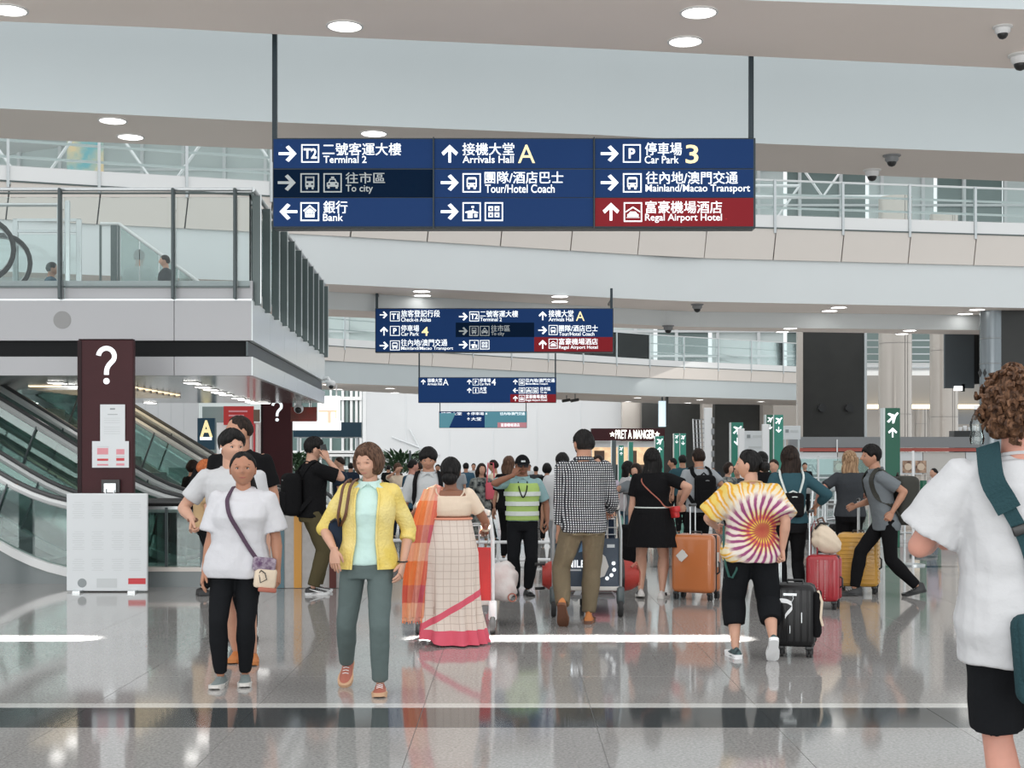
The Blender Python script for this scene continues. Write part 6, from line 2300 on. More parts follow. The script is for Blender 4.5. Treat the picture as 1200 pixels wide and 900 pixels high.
# shawl (pallu) over own left shoulder, hanging behind the left arm
rows = []
path = [(.075, -.105, 1.10, .075), (.085, -.085, 1.20, .07), (.115, -.02, 1.272, .07), (.135, .06, 1.235, .075), (.175, .115, 1.10, .085), (.225, .13, .90, .095), (.262, .12, .65, .098), (.285, .10, .42, .092), (.290, .09, .215, .088)]
P_ = []
for i in range(len(path) - 1):
    for k in range(5):
        t = k / 5
        P_.append([path[i][j] * (1 - t) + path[i + 1][j] * t for j in range(4)])
P_.append(list(path[-1]))
nn = 22
outer = []
for i, (px_, py_, pz_, hw_) in enumerate(P_):
    t = i / len(P_)
    row = []
    for k in range(nn):
        q = -1 + 2 * k / (nn - 1)
        fold = .014 * math.sin(q * 10 + 4 * t) * (.4 + t)
        lat_ = v3(1, -.15 if t < .3 else .10, 0)
        row.append(v3(px_, py_, pz_) + lat_ * (hw_ * q) + v3(0, fold + (.0 if t > .35 else .0), -.03 * abs(q) * (1 if .1 < t < .35 else 0)))
    outer.append(row)
vs = [p for r_ in outer for p in r_] + [p + v3(0, -.008, .0) for r_ in outer for p in r_]
N0 = len(outer) * nn
fs = []
for i in range(len(outer) - 1):
    for j in range(nn - 1):
        a_ = i * nn + j; b_ = a_ + nn
        fs += [(a_, a_ + 1, b_ + 1, b_), (N0 + a_, N0 + b_, N0 + b_ + 1, N0 + a_ + 1)]
    a_, b_ = i * nn, (i + 1) * nn
    fs += [(a_, b_, N0 + b_, N0 + a_), (b_ + nn - 1, a_ + nn - 1, N0 + a_ + nn - 1, N0 + b_ + nn - 1)]
sh_ = MB().add(vs, fs).build('shawl', 'c_pallu', I['root'], True, 'orange and pink striped shawl end')
fr_ = MB()
for k in range(24):
    q = -1 + 2 * k / 23
    b0 = v3(.290 + .088 * q, .09 + .01 * q, .215)
    fr_.tube([b0, b0 + v3(.004 * math.sin(k), .004, -.035 - .012 * math.sin(k * 2.3))], .0035, 4)
fr_.build('fringe', 'c_pallu', I['root'], True)['kind'] = 'stuff'
for j in range(4):
    wq = I['arms']['R'][2]; dd_ = (I['arms']['R'][1] - wq).normalized()
    bt = worn(I, 'bangle', 'pale bangles on the right wrist of the sari wearer', 'bangle', 'bangles of the sari wearer')
    u_ = dd_.cross(v3(0, 0, 1)).normalized(); w_ = dd_.cross(u_)
    MB().tube([wq + dd_ * (.035 + j * .012) + u_ * .032 * math.cos(a) + w_ * .032 * math.sin(a) for a in [k * PI / 8 for k in range(16)]], .0045, 6, closed=True).build('ring', 'c_cream', bt, True)

# 8 young man facing, behind the sari wearer
PPL['young'] = I = person('person with a black fringe and pale shirt facing the viewer, behind the sari wearer', (XP(502, 13.7), 13.7, 0), 0.0, dict(
    H=1.575, det=1, skin='sk_mid', hair='mop', haircol='h_black', hpitch=.22, face={'lips': 'lips_soft', 'narrow': True}, handL=(.2, -.2, .85), handR=(-.235, -.10, .80),
    upper=dict(m='c_pale', loose=.018, hem=.49, sleeve=.85, collar='c_pale'), lower=('trousers', 'c_navy', .01), shoes=('sneaker', 'black', 'white'), hseed=13))
backpack(I, 'black backpack of the person in the pale shirt, strap over one shoulder', 'c_black', .28, .40, .14, .68)

# 9 guard
PPL['guard'] = I = person('person in a yellow-green reflective vest and black trousers raising one hand to the cap', (XP(612, 14.6), 14.6, 0), 0.05, dict(
    H=1.50, det=2, skin='sk_brown', hair='crop', haircol='h_dark', hyaw=.05, hpitch=.08, fat=1.10, face={'lips': 'lips'}, hscale=1.02,
    handR=(-.105, -.16, 1.285), elbowR=(-1, -.4, -.35), hdirR=(.42, .1, .9), palmR=(.5, .7, -.1), thumbR=(.6, -.2, -.5), curlR=.45, handL=(.265, -.04, .78),
    footR=(-.07, .02, -.25, 0, 0), footL=(.06, 0, .25, 0, 0), upper=dict(m='c_tealshirt', loose=.012, hem=.53, sleeve=.80, collar='c_tealshirt', name='shirt'), lower=('trousers', 'c_black2', .014), shoes=('flat', 'black', 'black'), hseed=2))
vt = MB().loft(I['rings'](.535, .800, .022, 1.0, lambda z: (.010, .010), 28))
me = remesh(vt, .011, 4, .003, 2, 'reflective_vest'); me.materials.append(M['c_vest']); vo = link('reflective_vest', me, I['root'])
for z_ in (.585, .655, .725):
    rg = I['rings'](z_ - .002, z_, .035, 1.0, None, 32)[-1]
    rl = [[p + v3(0, 0, dz) for dz in (-.024, .024)] for p in rg]
    vs = []; 
    cc_ = sum(rg, Vector()) / len(rg)
    for p in rg:
        o_ = (p - cc_) * .035
        vs += [p + v3(0, 0, -.024), p + o_ + v3(0, 0, -.022), p + o_ + v3(0, 0, .022), p + v3(0, 0, .024)]
    fs = []
    for k in range(32):
        a_, b_ = 4 * k, 4 * ((k + 1) % 32)
        fs += [(a_, b_, b_ + 1, a_ + 1), (a_ + 1, b_ + 1, b_ + 2, a_ + 2), (a_ + 2, b_ + 2, b_ + 3, a_ + 3), (a_ + 3, b_ + 3, b_, a_)]
    MB().add(vs, fs).build('reflective_band', 'c_silver', vo)
ribbon(I, [I['C'] + v3(-.05, -.045, .03), surf(I, .76, -100, .045), surf(I, .70, -90, .05), surf(I, .76, -80, .045), I['C'] + v3(.05, -.045, .03)], .012, .004, 'c_black', 'lanyard', I['root'])
cp = worn(I, 'cap', 'black peaked cap of the person in the reflective vest', 'cap')
hT = Matrix.Translation(I['hc']) @ I['HR'].to_4x4() @ Matrix.Scale(I['S'] * 1.02, 4)
cm = MB()
sphere_mesh(cm, lambda d: head_def((d[0], d[1], max(d[2], .18)), 0) * 1.0 + v3(d[0] * .014, d[1] * .014, .012 + .01 * max(0, d[2])), 36, 20, (0, 0, 1), (0, 0, -1))
o = cm.build('crown', 'c_black', cp, True); o.matrix_local = hT
pk = MB()
pr_ = []
for k in range(15):
    a = PI + PI * k / 14
    pr_.append((math.cos(a), math.sin(a)))
top_ = [v3(.070 * c_, -.055 + .030 * s_, .040) for c_, s_ in pr_]; out_ = [v3(.066 * c_, -.085 + .075 * s_, .026 - .006 * abs(c_)) for c_, s_ in pr_]
pk.loft([[top_[i], out_[i], out_[i] - v3(0, 0, .005), top_[i] - v3(0, 0, .005)] for i in range(15)])
o = pk.build('peak', 'c_black2', cp, True); o.matrix_local = hT
o = MB().rbox((0, -.103, .062), (.05, .006, .02), .002).build('badge', 'ink', cp); o.matrix_local = hT
sg = worn(I, 'sunglasses', 'dark sunglasses worn by the person in the reflective vest', 'sunglasses')
for s_ in (-1, 1):
    o = MB().rbox((s_ * .033, -.094, .006), (.054, .010, .036), .004, rot=(0, 0, s_ * .22)).build('lens', 'black', sg, True); o.matrix_local = hT
    o = MB().tube([(s_ * .060, -.086, .012), (s_ * .080, -.03, .012), (s_ * .078, .01, .006)], .003, 5).build('temple', 'black', sg, True); o.matrix_local = hT

# 10 man in checked shirt
PPL['check'] = I = person('person in a black and white checked shirt and olive trousers, seen from behind', (XP(684, 12.1), 12.1, 0), PI, dict(
    H=1.735, det=2, skin='sk_mid', hair='short', haircol='h_black', hyaw=.42, hroll=0, fat=1.12, lean=(0, -.02, 0), belly=.01,
    footL=(.19, .16, -.15, .95, 0), footR=(-.05, -.10, -.12, 0, 0), kneeL=(.25, -1, 0), handL=(.215, -.05, .815), elbowL=(.7, 1, 0), handR=(-.255, -.28, .985), elbowR=(-.3, 1, -.5), hdirR=(.1, -1, -.1), palmR=(0, 0, -1), thumbR=(1, 0, 0), curlR=.85, hdirL=(-.1, -.1, -1), palmL=(.2, -1, 0),
    upper=dict(m='c_check', loose=.020, hem=.472, sleeve=1.80, collar='c_check', points=False, name='checked_shirt', wr=.006, flare=.0), lower=('trousers', 'c_khaki', .020), shoes=('boot', 'c_orange', 'c_leather'), lacecol='c_tansole', hseed=17))
MB().tube([I['hc'] + I['HR'] @ v3(s_ * .078, y_, .012) for s_, y_ in ((1, .0), (1, -.06))], .003, 5).build('spectacle_arm', 'c_leather', I['root'], True)
bd = MB()
sphere_mesh(bd, lambda d: head_def(d) + (Vector(d) * (.006 if (d[1] < -.05 and d[2] < -.40) else -.01)), 36, 26, (0, 0, 1), (0, 0, -1))
o = bd.build('beard', 'h_dark', I['root'], True); o.matrix_local = Matrix.Translation(I['hc']) @ I['HR'].to_4x4() @ Matrix.Scale(I['S'], 4)

# 12 woman in black dress
PPL['dress'] = I = person('person in a short black dress with long black hair and white trainers', (XP(764, 14.3), 14.3, 0), PI - .25, dict(
    H=1.575, fem=True, fat=1.30, det=2, skin='sk_light', hair='long', haircol='h_black', hairS={'len': .36}, hyaw=.25,
    footL=(.115, .02, .25, .12, 0), footR=(-.10, -.05, -.15, 0, 0), handR=(-.30, -.02, .985), elbowR=(-1, .55, .1), hdirR=(-.1, -.3, -.9), palmR=(0, -.9, -.2), curlR=.9, handL=(.235, -.02, .72), elbowL=(.5, 1, 0),
    upper=dict(m='c_black', loose=.010, hem=.56, sleeve=.72, name='dress_top', wr=.003), lower=('skirt', 'c_black', .345, .275, 1.0), shoes=('sneaker', 'c_shoewhite', 'c_sole'), stripes='black', hseed=6))
rg = I['rings'](.603, .605, .020, 1.0, None, 32)[-1]
MB().tube(rg, .008, 6, closed=True).build('belt', 'c_silver', I['root'], True, 'thin silver belt')
rb_ = worn(I, 'crossbody_bag', 'small red crossbody bag at the hip of the person in the black dress', 'handbag')
bq = surf(I, .575, 165, .07)
MB().rbox(bq, (.06, .17, .12), .015, rot=(0.1, .1, .5)).build('pouch', 'red', rb_, True)
MB().rbox(bq + v3(-.01, .02, .03), (.066, .172, .06), .012, rot=(.1, .1, .5)).build('flap', 'red', rb_, True)
ribbon(I, [I['C'] + v3(.075, .01, .050), surf(I, .78, 62, .02), surf(I, .72, 88, .022), surf(I, .66, 118, .022), surf(I, .61, 145, .03), bq + v3(0, .02, .06)], .012, .005, 'c_terra', 'strap', rb_)

# 14 man in grey t-shirt
PPL['greytee'] = I = person('person in a grey t-shirt and black shorts walking away beyond the orange suitcase', (XP(819, 17.2), 17.2, 0), PI + .25, dict(
    H=1.585, det=1, skin='sk_mid', hair='short', haircol='h_dark', handR=(-.30, .05, .86), handL=(.2, -.2, .9), footL=(.08, -.15, 0, 0, 0), footR=(-.08, .12, 0, .3, 0),
    upper=dict(m='c_greyl', loose=.020, hem=.49, sleeve=.65), lower=('kneeshorts', 'c_black', .28), shoes=('sneaker', 'black', 'white'), hseed=25))
backpack(I, 'black backpack on the grey t-shirt wearer', 'c_black', .27, .42, .15, .68)

# 15 woman in tie-dye top
PPL['tiedye'] = I = person('person in an orange and purple spiral tie-dye top and black cropped trousers, face in profile', (XP(880, 10.15), 10.15, 0), PI, dict(
    H=1.55, fem=True, fat=1.20, det=2, skin='sk_light', hair='bun', haircol='h_black', hyaw=1.15, face={'lips': 'lips_soft', 'narrow': True}, headoff=(.01, -.01, 0),
    footL=(.115, .0, .15, 0, 0), footR=(-.125, .20, -.1, .85, 0), kneeR=(-.2, -1, 0), handL=(.215, -.26, .95), elbowL=(.9, .7, -.2), handR=(-.215, .09, .80), elbowR=(-.5, 1, 0), curlR=.9, hdirR=(0, .25, -1), curlL=.9,
    upper=dict(m='c_tiedye', loose=.036, hem=.462, sleeve=.90, name='tie_dye_top', wr=.007, cuff=.018, flare=.0, band='c_tan'), lower=('culottes', 'c_black2'), shoes=('platform', 'c_spot', 'white'), lacecol='c_spot', hseed=15))
gl = worn(I, 'lanyard_strap', 'looped dark green strap hanging from the hand of the tie-dye top wearer', 'strap')
MB().tube([v3(.205, .02, .98), v3(.212, .06, .85), v3(.20, .07, .70), v3(.175, .07, .61), v3(.150, .07, .60), v3(.118, .07, .66), v3(.108, .06, .80), v3(.12, .05, .93)], .009, 8).build('loop', 'c_green', gl, True)

# 17 woman in teal denim shirt
PPL['teal'] = I = person('person in a teal denim shirt with long dark hair, seen from behind', (XP(926, 13.5), 13.5, 0), PI, dict(
    H=1.595, fem=True, det=2, skin='sk_mid', hair='long', haircol='h_dark', hairS={'len': .36}, hyaw=-.1,
    handR=(-.27, -.12, .98), elbowR=(-1, .9, 0), hdirR=(0, -.3, -.9), curlR=.9, handL=(.19, -.2, .95), footL=(.07, 0, 0, 0, 0), footR=(-.10, .06, 0, .1, 0),
    upper=dict(m='c_teal', loose=.020, hem=.52, sleeve=1.6, collar='c_teal', points=False, name='denim_shirt'), lower=('trousers', 'c_black', .008), shoes=('sneaker', 'black', 'black'), hseed=31))
backpack(I, 'tiny black backpack with thin silver straps on the teal shirt', 'c_black', .20, .24, .10, .66, mini=True, strapm='c_silver')

# 19 blonde woman
PPL['blonde'] = I = person('person with long wavy blonde hair and a charcoal t-shirt, back to the viewer', (XP(996, 16.0), 16.0, 0), PI, dict(
    H=1.555, fem=True, fat=1.08, det=1, skin='sk_pink', hair='long', haircol='h_blond', hairS={'len': .33}, handL=(.36, -.14, .96), elbowL=(1, .5, -.6), handR=(-.10, -.25, 1.0), elbowR=(-1, .5, -.4),
    upper=dict(m='c_dgrey', loose=.016, hem=.50, sleeve=.70), lower=('trousers', 'c_black', .008), shoes=('sneaker', 'black', 'black'), hseed=12))

# 21 striding man with big backpack
PPL['strider'] = I = person('person in a grey shirt and black trousers striding left with a large dark backpack', (XP(1036, 14.5), 14.5, 0), -PI / 2 + .05, dict(
    H=1.66, det=2, skin='sk_mid', hair='fade', haircol='h_black', pel=(0, .02, -.055), lean=(0, -.11, 0), headoff=(0, -.03, 0), hyaw=.02, face={'lips': 'lips_soft', 'narrow': True},
    footL=(.06, .33, 0, .22, 0), footR=(-.06, -.30, 0, -.05, 0), handL=(.20, .02, .90), elbowL=(.2, 1, 0), curlL=.5, hdirL=(-.1, -.5, -.9), handR=(-.2, -.25, .95),
    upper=dict(m='c_grey', loose=.020, hem=.455, sleeve=.72, collar='c_grey', name='shirt', wr=.006), lower=('trousers', 'c_black', .014), shoes=('boot', 'black', 'black'), hseed=19))
backpack(I, 'large dark olive backpack on the striding person in grey', mat('dark_olive_nylon', (0.028, 0.028, 0.022), .7), .32, .52, .25, .67)

# 22 near man in white t-shirt
PPL['near'] = I = person('nearest person at the right edge, with curly brown hair and a big white t-shirt', (XP(1197, 4.87), 4.87, 0), PI - .05, dict(
    H=1.80, det=2, fat=1.06, vs=.9, skin='sk_pink', hair='curly', haircol='h_curl', hyaw=.0, hscale=.98, headoff=(.005, 0, -.01), hroll=0,
    handL=(.215, -.32, 1.20), elbowL=(1, .9, -.8), handR=(-.3, -.2, 1.0), footL=(.02, .04, 0, 0, 0), footR=(-.18, 0, 0, 0, 0),
    upper=dict(m='c_white2', loose=.040, hem=.430, sleeve=.80, wr=.008, cuff=.022, flare=.012), lower=('kneeshorts', 'c_black2', .305), shoes=('sneaker', 'c_greyshoe', 'c_sole'), hseed=28))
mbag = worn(I, 'messenger_bag', 'dark teal messenger bag with a wide strap across the big white t-shirt', 'bag')
ribbon(I, [I['C'] + v3(.115, -.06, .025), I['C'] + v3(.122, .005, .072), surf(I, .795, 55, .065), surf(I, .74, 68, .068), surf(I, .68, 80, .070), surf(I, .62, 87, .075), surf(I, .575, 92, .085)], .048, .007, 'c_strapteal', 'shoulder_strap', mbag)
ribbon(I, [I['C'] + v3(.124, .02, .080), surf(I, .795, 55, .074), surf(I, .755, 65, .076), surf(I, .735, 69, .076)], .082, .010, 'c_strapteal', 'shoulder_pad', mbag)
pq_ = surf(I, .700, 78, .080)
MB().rbox(pq_, (.07, .012, .035), .008, rot=(0, .35, 0)).build('buckle', 'black', mbag, True)
bq = surf(I, .456, 103, .135)
bq.z = .83
MB().rbox(bq + v3(0, .0, .0), (.36, .12, .31), .045, rot=(0, .08, -.12), seg=4).build('bag_body', 'c_strapteal', mbag, True)
MB().rbox(bq + v3(.0, .05, .04), (.35, .05, .22), .02, rot=(0, .08, -.12), seg=3).build('flap', 'c_strapteal', mbag, True)
MB().rbox(surf(I, .565, 92, .10), (.05, .014, .05), .006, rot=(0, .35, 0)).build('leather_tab', 'c_leather', mbag, True)

pb = worn(I, 'water_bottle', 'small crumpled clear plastic bottle tucked at the collar of the curly-haired person', 'bottle')
q_ = I['C'] + v3(.150, -.02, .085)
MB().lathe(tuple(q_), [(.024, 0), (.027, .02), (.022, .045), (.027, .07), (.018, .10), (.010, .112), (.010, .125)], 14).build('bottle_body', 'glass', pb, True)
MB().lathe(tuple(q_ + v3(0, 0, .125)), [(.012, 0), (.012, .014)], 12).build('bottle_cap', 'white', pb, True)
# ================================================================ LUGGAGE, TROLLEYS
def wheel(mb, c, r, w=.03, axis='x', mi=0):
    mb.lathe(c, [(r * .5, -w / 2), (r * .92, -w / 2), (r, -w * .25), (r, w * .25), (r * .92, w / 2), (r * .5, w / 2)], 18, mi, axis)


def suitcase(px, Y, rz, w, d, h, m, label, ribs=0, handle=.0, ribdir='v', tilt=0.0, dark='black', twin=True, hx=None):
    t = thing('suitcase', label, 'suitcase', (XP(px, Y), Y, 0), rz)
    wr = .034
    z0 = .075
    H_ = h - z0
    for s_ in (-1, 1):
        MB().rbox((0, s_ * d * .25, z0 + H_ / 2), (w, d / 2 - .006, H_), min(.055, d * .22), seg=4).build('shell', m, t, True)
    MB().rbox((0, 0, z0 + H_ / 2), (w - .012, .016, H_ - .012), .05, seg=4).build('zip_band', dark, t, True)
    if ribs:
        rb = MB()
        for s_ in (-1, 1):
            for k in range(ribs):
                if ribdir == 'v':
                    x = -w / 2 + w * (k + 1) / (ribs + 1)
                    rb.rbox((x, s_ * (d / 2 - .002), z0 + H_ / 2), (.012, .012, H_ * .84), .004)
                else:
                    zz = z0 + H_ * (k + 1) / (ribs + 1)
                    rb.rbox((0, s_ * (d / 2 - .002), zz), (w * .86, .012, .012), .004)
        n_ = max(2, ribs // 2)
        for s_ in (-1, 1):
            for k in range(n_):
                if ribdir == 'v':
                    rb.rbox((s_ * (w / 2 - .001), -d / 2 + d * (k + 1) / (n_ + 1), z0 + H_ / 2), (.010, .012, H_ * .84), .004)
                else:
                    for j in range(ribs):
                        rb.rbox((s_ * (w / 2 - .001), 0, z0 + H_ * (j + 1) / (ribs + 1)), (.010, d * .8, .012), .004)
                    break
        rb.build('ribs', m, t, True)
    for sx in (-1, 1):
        for sy in (-1, 1):
            c = (sx * (w / 2 - .045), sy * (d / 2 - .045), 0)
            cs = MB().rbox((c[0], c[1], z0 - .005), (.055, .055, .03), .01).build('caster', dark, t, True)
            wm = MB()
            for q in ((-.013, .013) if twin else (0,)):
                wheel(wm, (c[0] + q, c[1] + .008, wr), wr, .016)
            wm.build('wheel', 'rubber', cs, True)
    MB().tube([(-.06, 0, h - .01), (-.055, 0, h + .022), (.055, 0, h + .022), (.06, 0, h - .01)], .009, 8).build('top_grip', dark, t, True)
    MB().tube([(w / 2 - .004, 0, h * .40), (w / 2 + .022, 0, h * .43), (w / 2 + .022, 0, h * .57), (w / 2 - .004, 0, h * .60)], .009, 8).build('side_grip', dark, t, True)
    if handle > 0:
        hd = MB()
        ps = [(-.085, d * .36), (.085, d * .36)] if hx is None else [(hx, -.075), (hx, .075)]
        for sx, sy in ps:
            hd.tube([(sx, sy, h - .02), (sx, sy, h + handle)], .008, 8)
        hd.build('telescopic_rods', 'steel', t, True)
        MB().rbox((0 if hx is None else hx, d * .36 if hx is None else 0, h + handle), (.20, .03, .03) if hx is None else (.03, .19, .03), .012).build('handle_bar', dark, t, True)
    return t


o1 = suitcase(816, 14.2, math.radians(-28), .46, .30, .68, mat('orange_shell', (0.50, 0.155, 0.045), .30, coat=.5, var=.03, scale=3), 'glossy orange hard-shell suitcase beside the bare-legged person in black', 0, .30, hx=-.04)
MB().rbox((-.10, -.156, .46), (.09, .006, .10), .002, rot=(0, .8, 0)).build('scuff_sticker', 'c_sole', o1)
MB().rbox((-.10, -.157, .46), (.10, .006, .07), .002, rot=(0, -.5, 0)).build('scuff_sticker', 'c_sole', o1)
MB().rbox((.236, .0, .42), (.006, .05, .15), .002).build('side_label', 'c_sole', o1)
suitcase(932, 10.25, math.radians(-16), .30, .235, .545, mat('black_shell', (0.010, 0.010, 0.011), .34, spec=.3, coat=.12), 'scuffed black hard-shell cabin suitcase with a white airline tag', 5, .29, hx=-.115)
bs = bpy.data.objects['suitcase.001']
TG = thing('baggage_tag', 'white paper airline tag looped on the black suitcase', 'tag', tuple(bs.location), bs.rotation_euler.z)
tg = MB()
pts = [(-.12, .42), (-.09, .425), (-.05, .42), (-.02, .405), (-.012, .375), (-.03, .35), (-.05, .33), (-.065, .305)]
outer = [[Vector((x, -.127, z + .016)), Vector((x, -.127, z - .016)), Vector((x, -.131, z - .016)), Vector((x, -.131, z + .016))] for x, z in pts]
tg.loft(outer)
tg.build('paper_loop', 'white', TG)
MB().tube([(-.01, -.128, .47), (-.005, -.13, .44), (-.02, -.13, .41)], .003, 5).build('elastic', 'ink', TG)
for (x, z, dx, dz) in ((-.03, .21, .006, .06), (.055, .30, .008, .08), (-.03, .47, .10, .02)):
    MB().rbox((x, -.125, z), (dx, .004, dz), .002).build('scuff_mark', 'steel', bs)
MB().rbox((.165, 0, .32), (.05, .20, .34), .02).build('front_pocket', 'c_black', bs, True)
MB().tube([(.17, -.08, .50), (.20, -.09, .42), (.19, -.09, .30), (.205, -.08, .24)], .010, 6).build('luggage_strap', 'c_cream', bs, True)

rs = suitcase(965.5, 13.35, math.radians(-24), .315, .24, .53, mat('red_shell', (0.36, 0.012, 0.022), .28, coat=.5), 'red hard-shell suitcase carrying a beige bag', 6, .42, dark='black', hx=-.125)
for sx in (-.035, .035):
    st = MB()
    for k in range(15):
        st.rbox((sx, -.1265, .11 + k * .026), (.006, .003, .010), .001)
    st.build('stitch_row', 'c_sole', rs)['kind'] = 'stuff'
MB().tube([(-.12, -.05, .52), (-.125, -.06, .75), (-.08, -.06, .86), (-.05, -.06, .74), (-.055, -.05, .52)], .008, 6).build('red_strap', mat('red_cord', (.25, .02, .03), .6), rs, True)
bg = thing('soft_bag', 'slumped beige cloth bag on top of the red suitcase', 'bag', (XP(967, 13.35), 13.35, .53))
mb = MB()
def bagf(d):
    x, y, z = d
    q = Vector((x * .125 * (1 - .25 * z), y * .10, .155 + z * .155))
    if z < 0: q.x *= 1.08
    w = 1 + .07 * math.sin(x * 7 + z * 5) * math.sin(z * 6 + y * 4)
    q.x = q.x * w - .045 * z
    q.y *= w
    q.z = max(.004, q.z)
    return q
sphere_mesh(mb, bagf, 36, 26, (0, 0, 1), (0, 0, -1))
mb.build('bag_body', 'c_cream', bg, True)
MB().tube([(-.06, 0, .29), (-.08, -.01, .34), (-.03, 0, .36), (.0, 0, .30)], .010, 6).build('knot_strap', 'c_leather', bg, True)
MB().tube([(-.11, -.04, .25), (-.06, -.06, .31), (.02, -.04, .30)], .012, 6).build('dark_trim', 'black', bg, True)

ys = suitcase(1006, 14.85, math.radians(-20), .44, .29, .655, mat('yellow_shell', (0.62, 0.33, 0.055), .32, coat=.4), 'mustard yellow ribbed suitcase behind the striding person', 12, .36, 'h', hx=0)


def trolley(px, Y, rz, frame, ad, adlabel, label, logo=None):
    """airport luggage trolley; pushed towards +Y local; handle at -Y side"""
    t = thing('luggage_trolley', label, 'trolley', (XP(px, Y), Y, 0), rz)
    W_ = .62
    for s_ in (-1, 1):
        x = s_ * W_ / 2
        MB().tube([(x * .92, -.02, 1.00), (x, 0, .80), (x, .02, .30), (x, .05, .22)], .017, 8).build('upright_tube', frame, t, True)
        MB().tube([(x, .05, .22), (x * .95, .60, .19), (x * .35, .98, .17)], .020, 8).build('side_rail', frame, t, True)
        b_ = MB().rbox((x, .02, .20), (.07, .10, .16), .015).build('wheel_housing', frame if frame == 'white' else 'dark_steel', t, True)
        wm = MB(); wheel(wm, (x, .02, .085), .085, .045); wheel(wm, (x, .02, .085), .035, .055, mi=1)
        wm.build('wheel', ['rubber', 'grey_pl'], b_, True)
    wm = MB(); wheel(wm, (0, .92, .07), .07, .04); wm.build('front_wheel', 'rubber', t, True)
    MB().tube([(-W_ / 2 * .92, -.02, 1.0), (-.2, -.07, 1.03), (.2, -.07, 1.03), (W_ / 2 * .92, -.02, 1.0)], .022, 10).build('handle', 'black' if frame != 'white' else 'grey_pl', t, True)
    for s_ in (-1, 1):
        MB().rbox((s_ * .25, -.06, 1.03), (.09, .06, .05), .015, rot=(0, s_ * .3, 0)).build('brake_grip', 'c_sole', t, True)
    # basket
    bk = MB()
    for k in range(8):
        x = -W_ / 2 + .04 + (W_ - .08) * k / 7
        bk.tube([(x, .0, .93), (x, .02, .76), (x, .20, .76), (x, .24, .90)], .004, 5)
    for z, y in ((.93, 0), (.76, .10), (.90, .24), (.83, .01)):
        bk.tube([(-W_ / 2 + .03, y, z), (W_ / 2 - .03, y, z)], .005, 5)
    bk.build('wire_basket', 'steel', t, True)
    # advert panel
    p_ = MB().rbox((0, .005, .50), (W_ - .03, .022, .46), .008).build('advert_panel', ad, t, False, adlabel)
    MB().rbox((0, .0, .265), (W_ - .02, .03, .04), .008).build('panel_foot', 'c_sole', t, True)
    MB().box((0, .5, .17), (W_ * .86, .84, .018)).build('deck', 'grey_pl', t)
    if logo: logo(t)
    return t


def ad_navy(t):
    # pale winged shape, lettering fragment and dots, as on the panel facing the camera
    lettering('SMILE', -.225, .46, -.02, .53, -.008, 'let_w', t, 'advert_lettering', .02)
    MB().box((-.14, -.008, .437), (.17, .003, .016)).build('print_block', 'ink', t)
    MB().prism([(.06, .38), (.10, .36), (.16, .38), (.20, .47), (.17, .56), (.10, .62), (.07, .60), (.11, .50), (.05, .42)], -.009, -.006).build('pale_shape', 'c_sole', t)
    MB().prism([(-.08, .60), (-.04, .72), (.0, .62)], -.009, -.006).build('blue_peak', mat('ad_blue', (.12, .26, .45), .5), t)
    for x, z in ((.245, .50), (.25, .44), (.225, .39), (.185, .36)):
        MB().lathe((x, -.008, z), [(.018, 0), (.018, .003)], 12, axis='y').build('dot', 'let_w', t)
    MB().box((.22, -.008, .66), (.07, .003, .03)).build('small_logo', 'ink', t)


tr2 = trolley(688, 12.65, 0.0, 'steel', mat('ad_navy_panel', (0.010, 0.028, 0.055), .4), 'dark blue advert panel with a pale shape', 'steel luggage trolley with a dark blue advert panel loaded with a red duffel', ad_navy)


def ad_red(t):
    MB().prism([(.10, .28), (.16, .28), (.13, .60)], -.009, -.006).build('pale_streak', 'c_blouse', t)


tr1 = trolley(534, 11.45, 0.0, 'white', 'red', 'red advert panel', 'white luggage trolley with a red advert panel pushed by the sari wearer', ad_red)

# red duffel on trolley 2
df = thing('duffel_bag', 'large red duffel bag lying across the steel trolley', 'bag', (XP(691, 13.2), 13.10, .18))
mb = MB()
rings = []
for i in range(15):
    x = -.46 + .92 * i / 14
    e = 1 - abs(-1 + 2 * i / 14) ** 7
    r_ = .155 * (.62 + .38 * e)
    rings.append([Vector((x, r_ * 1.0 * math.cos(2 * PI * k / 20) * (1 + .02 * math.sin(x * 30 + k)), .165 + r_ * math.sin(2 * PI * k / 20))) for k in range(20)])
mb.loft(rings)
mb.build('bag_body', mat('red_nylon', (0.40, 0.035, 0.025), .5, bump=.3, bscale=15), df, True)
for x in (-.28, .30):
    MB().tube([(x, .160 * math.cos(a), .165 + .160 * math.sin(a)) for a in [k * PI / 10 for k in range(20)]], .012, 6, closed=True, flat=(1.6, .4)).build('webbing_band', 'black', df, True)
MB().tube([(.38, -.16, .26), (.43, -.12, .30), (.47, -.05, .20), (.46, -.08, .08)], .012, 6).build('grab_handle', 'c_terra', df, True)
MB().rbox((-.12, -.165, .03), (.06, .006, .20), .002, rot=(0, .45, 0)).build('white_tag', 'white', df)
for z in (.05, .28):
    MB().tube([(-.44, -.05, z), (-.50, -.08, z), (-.53, -.09, z)], .015, 6).build('strap_end', 'black', df, True)
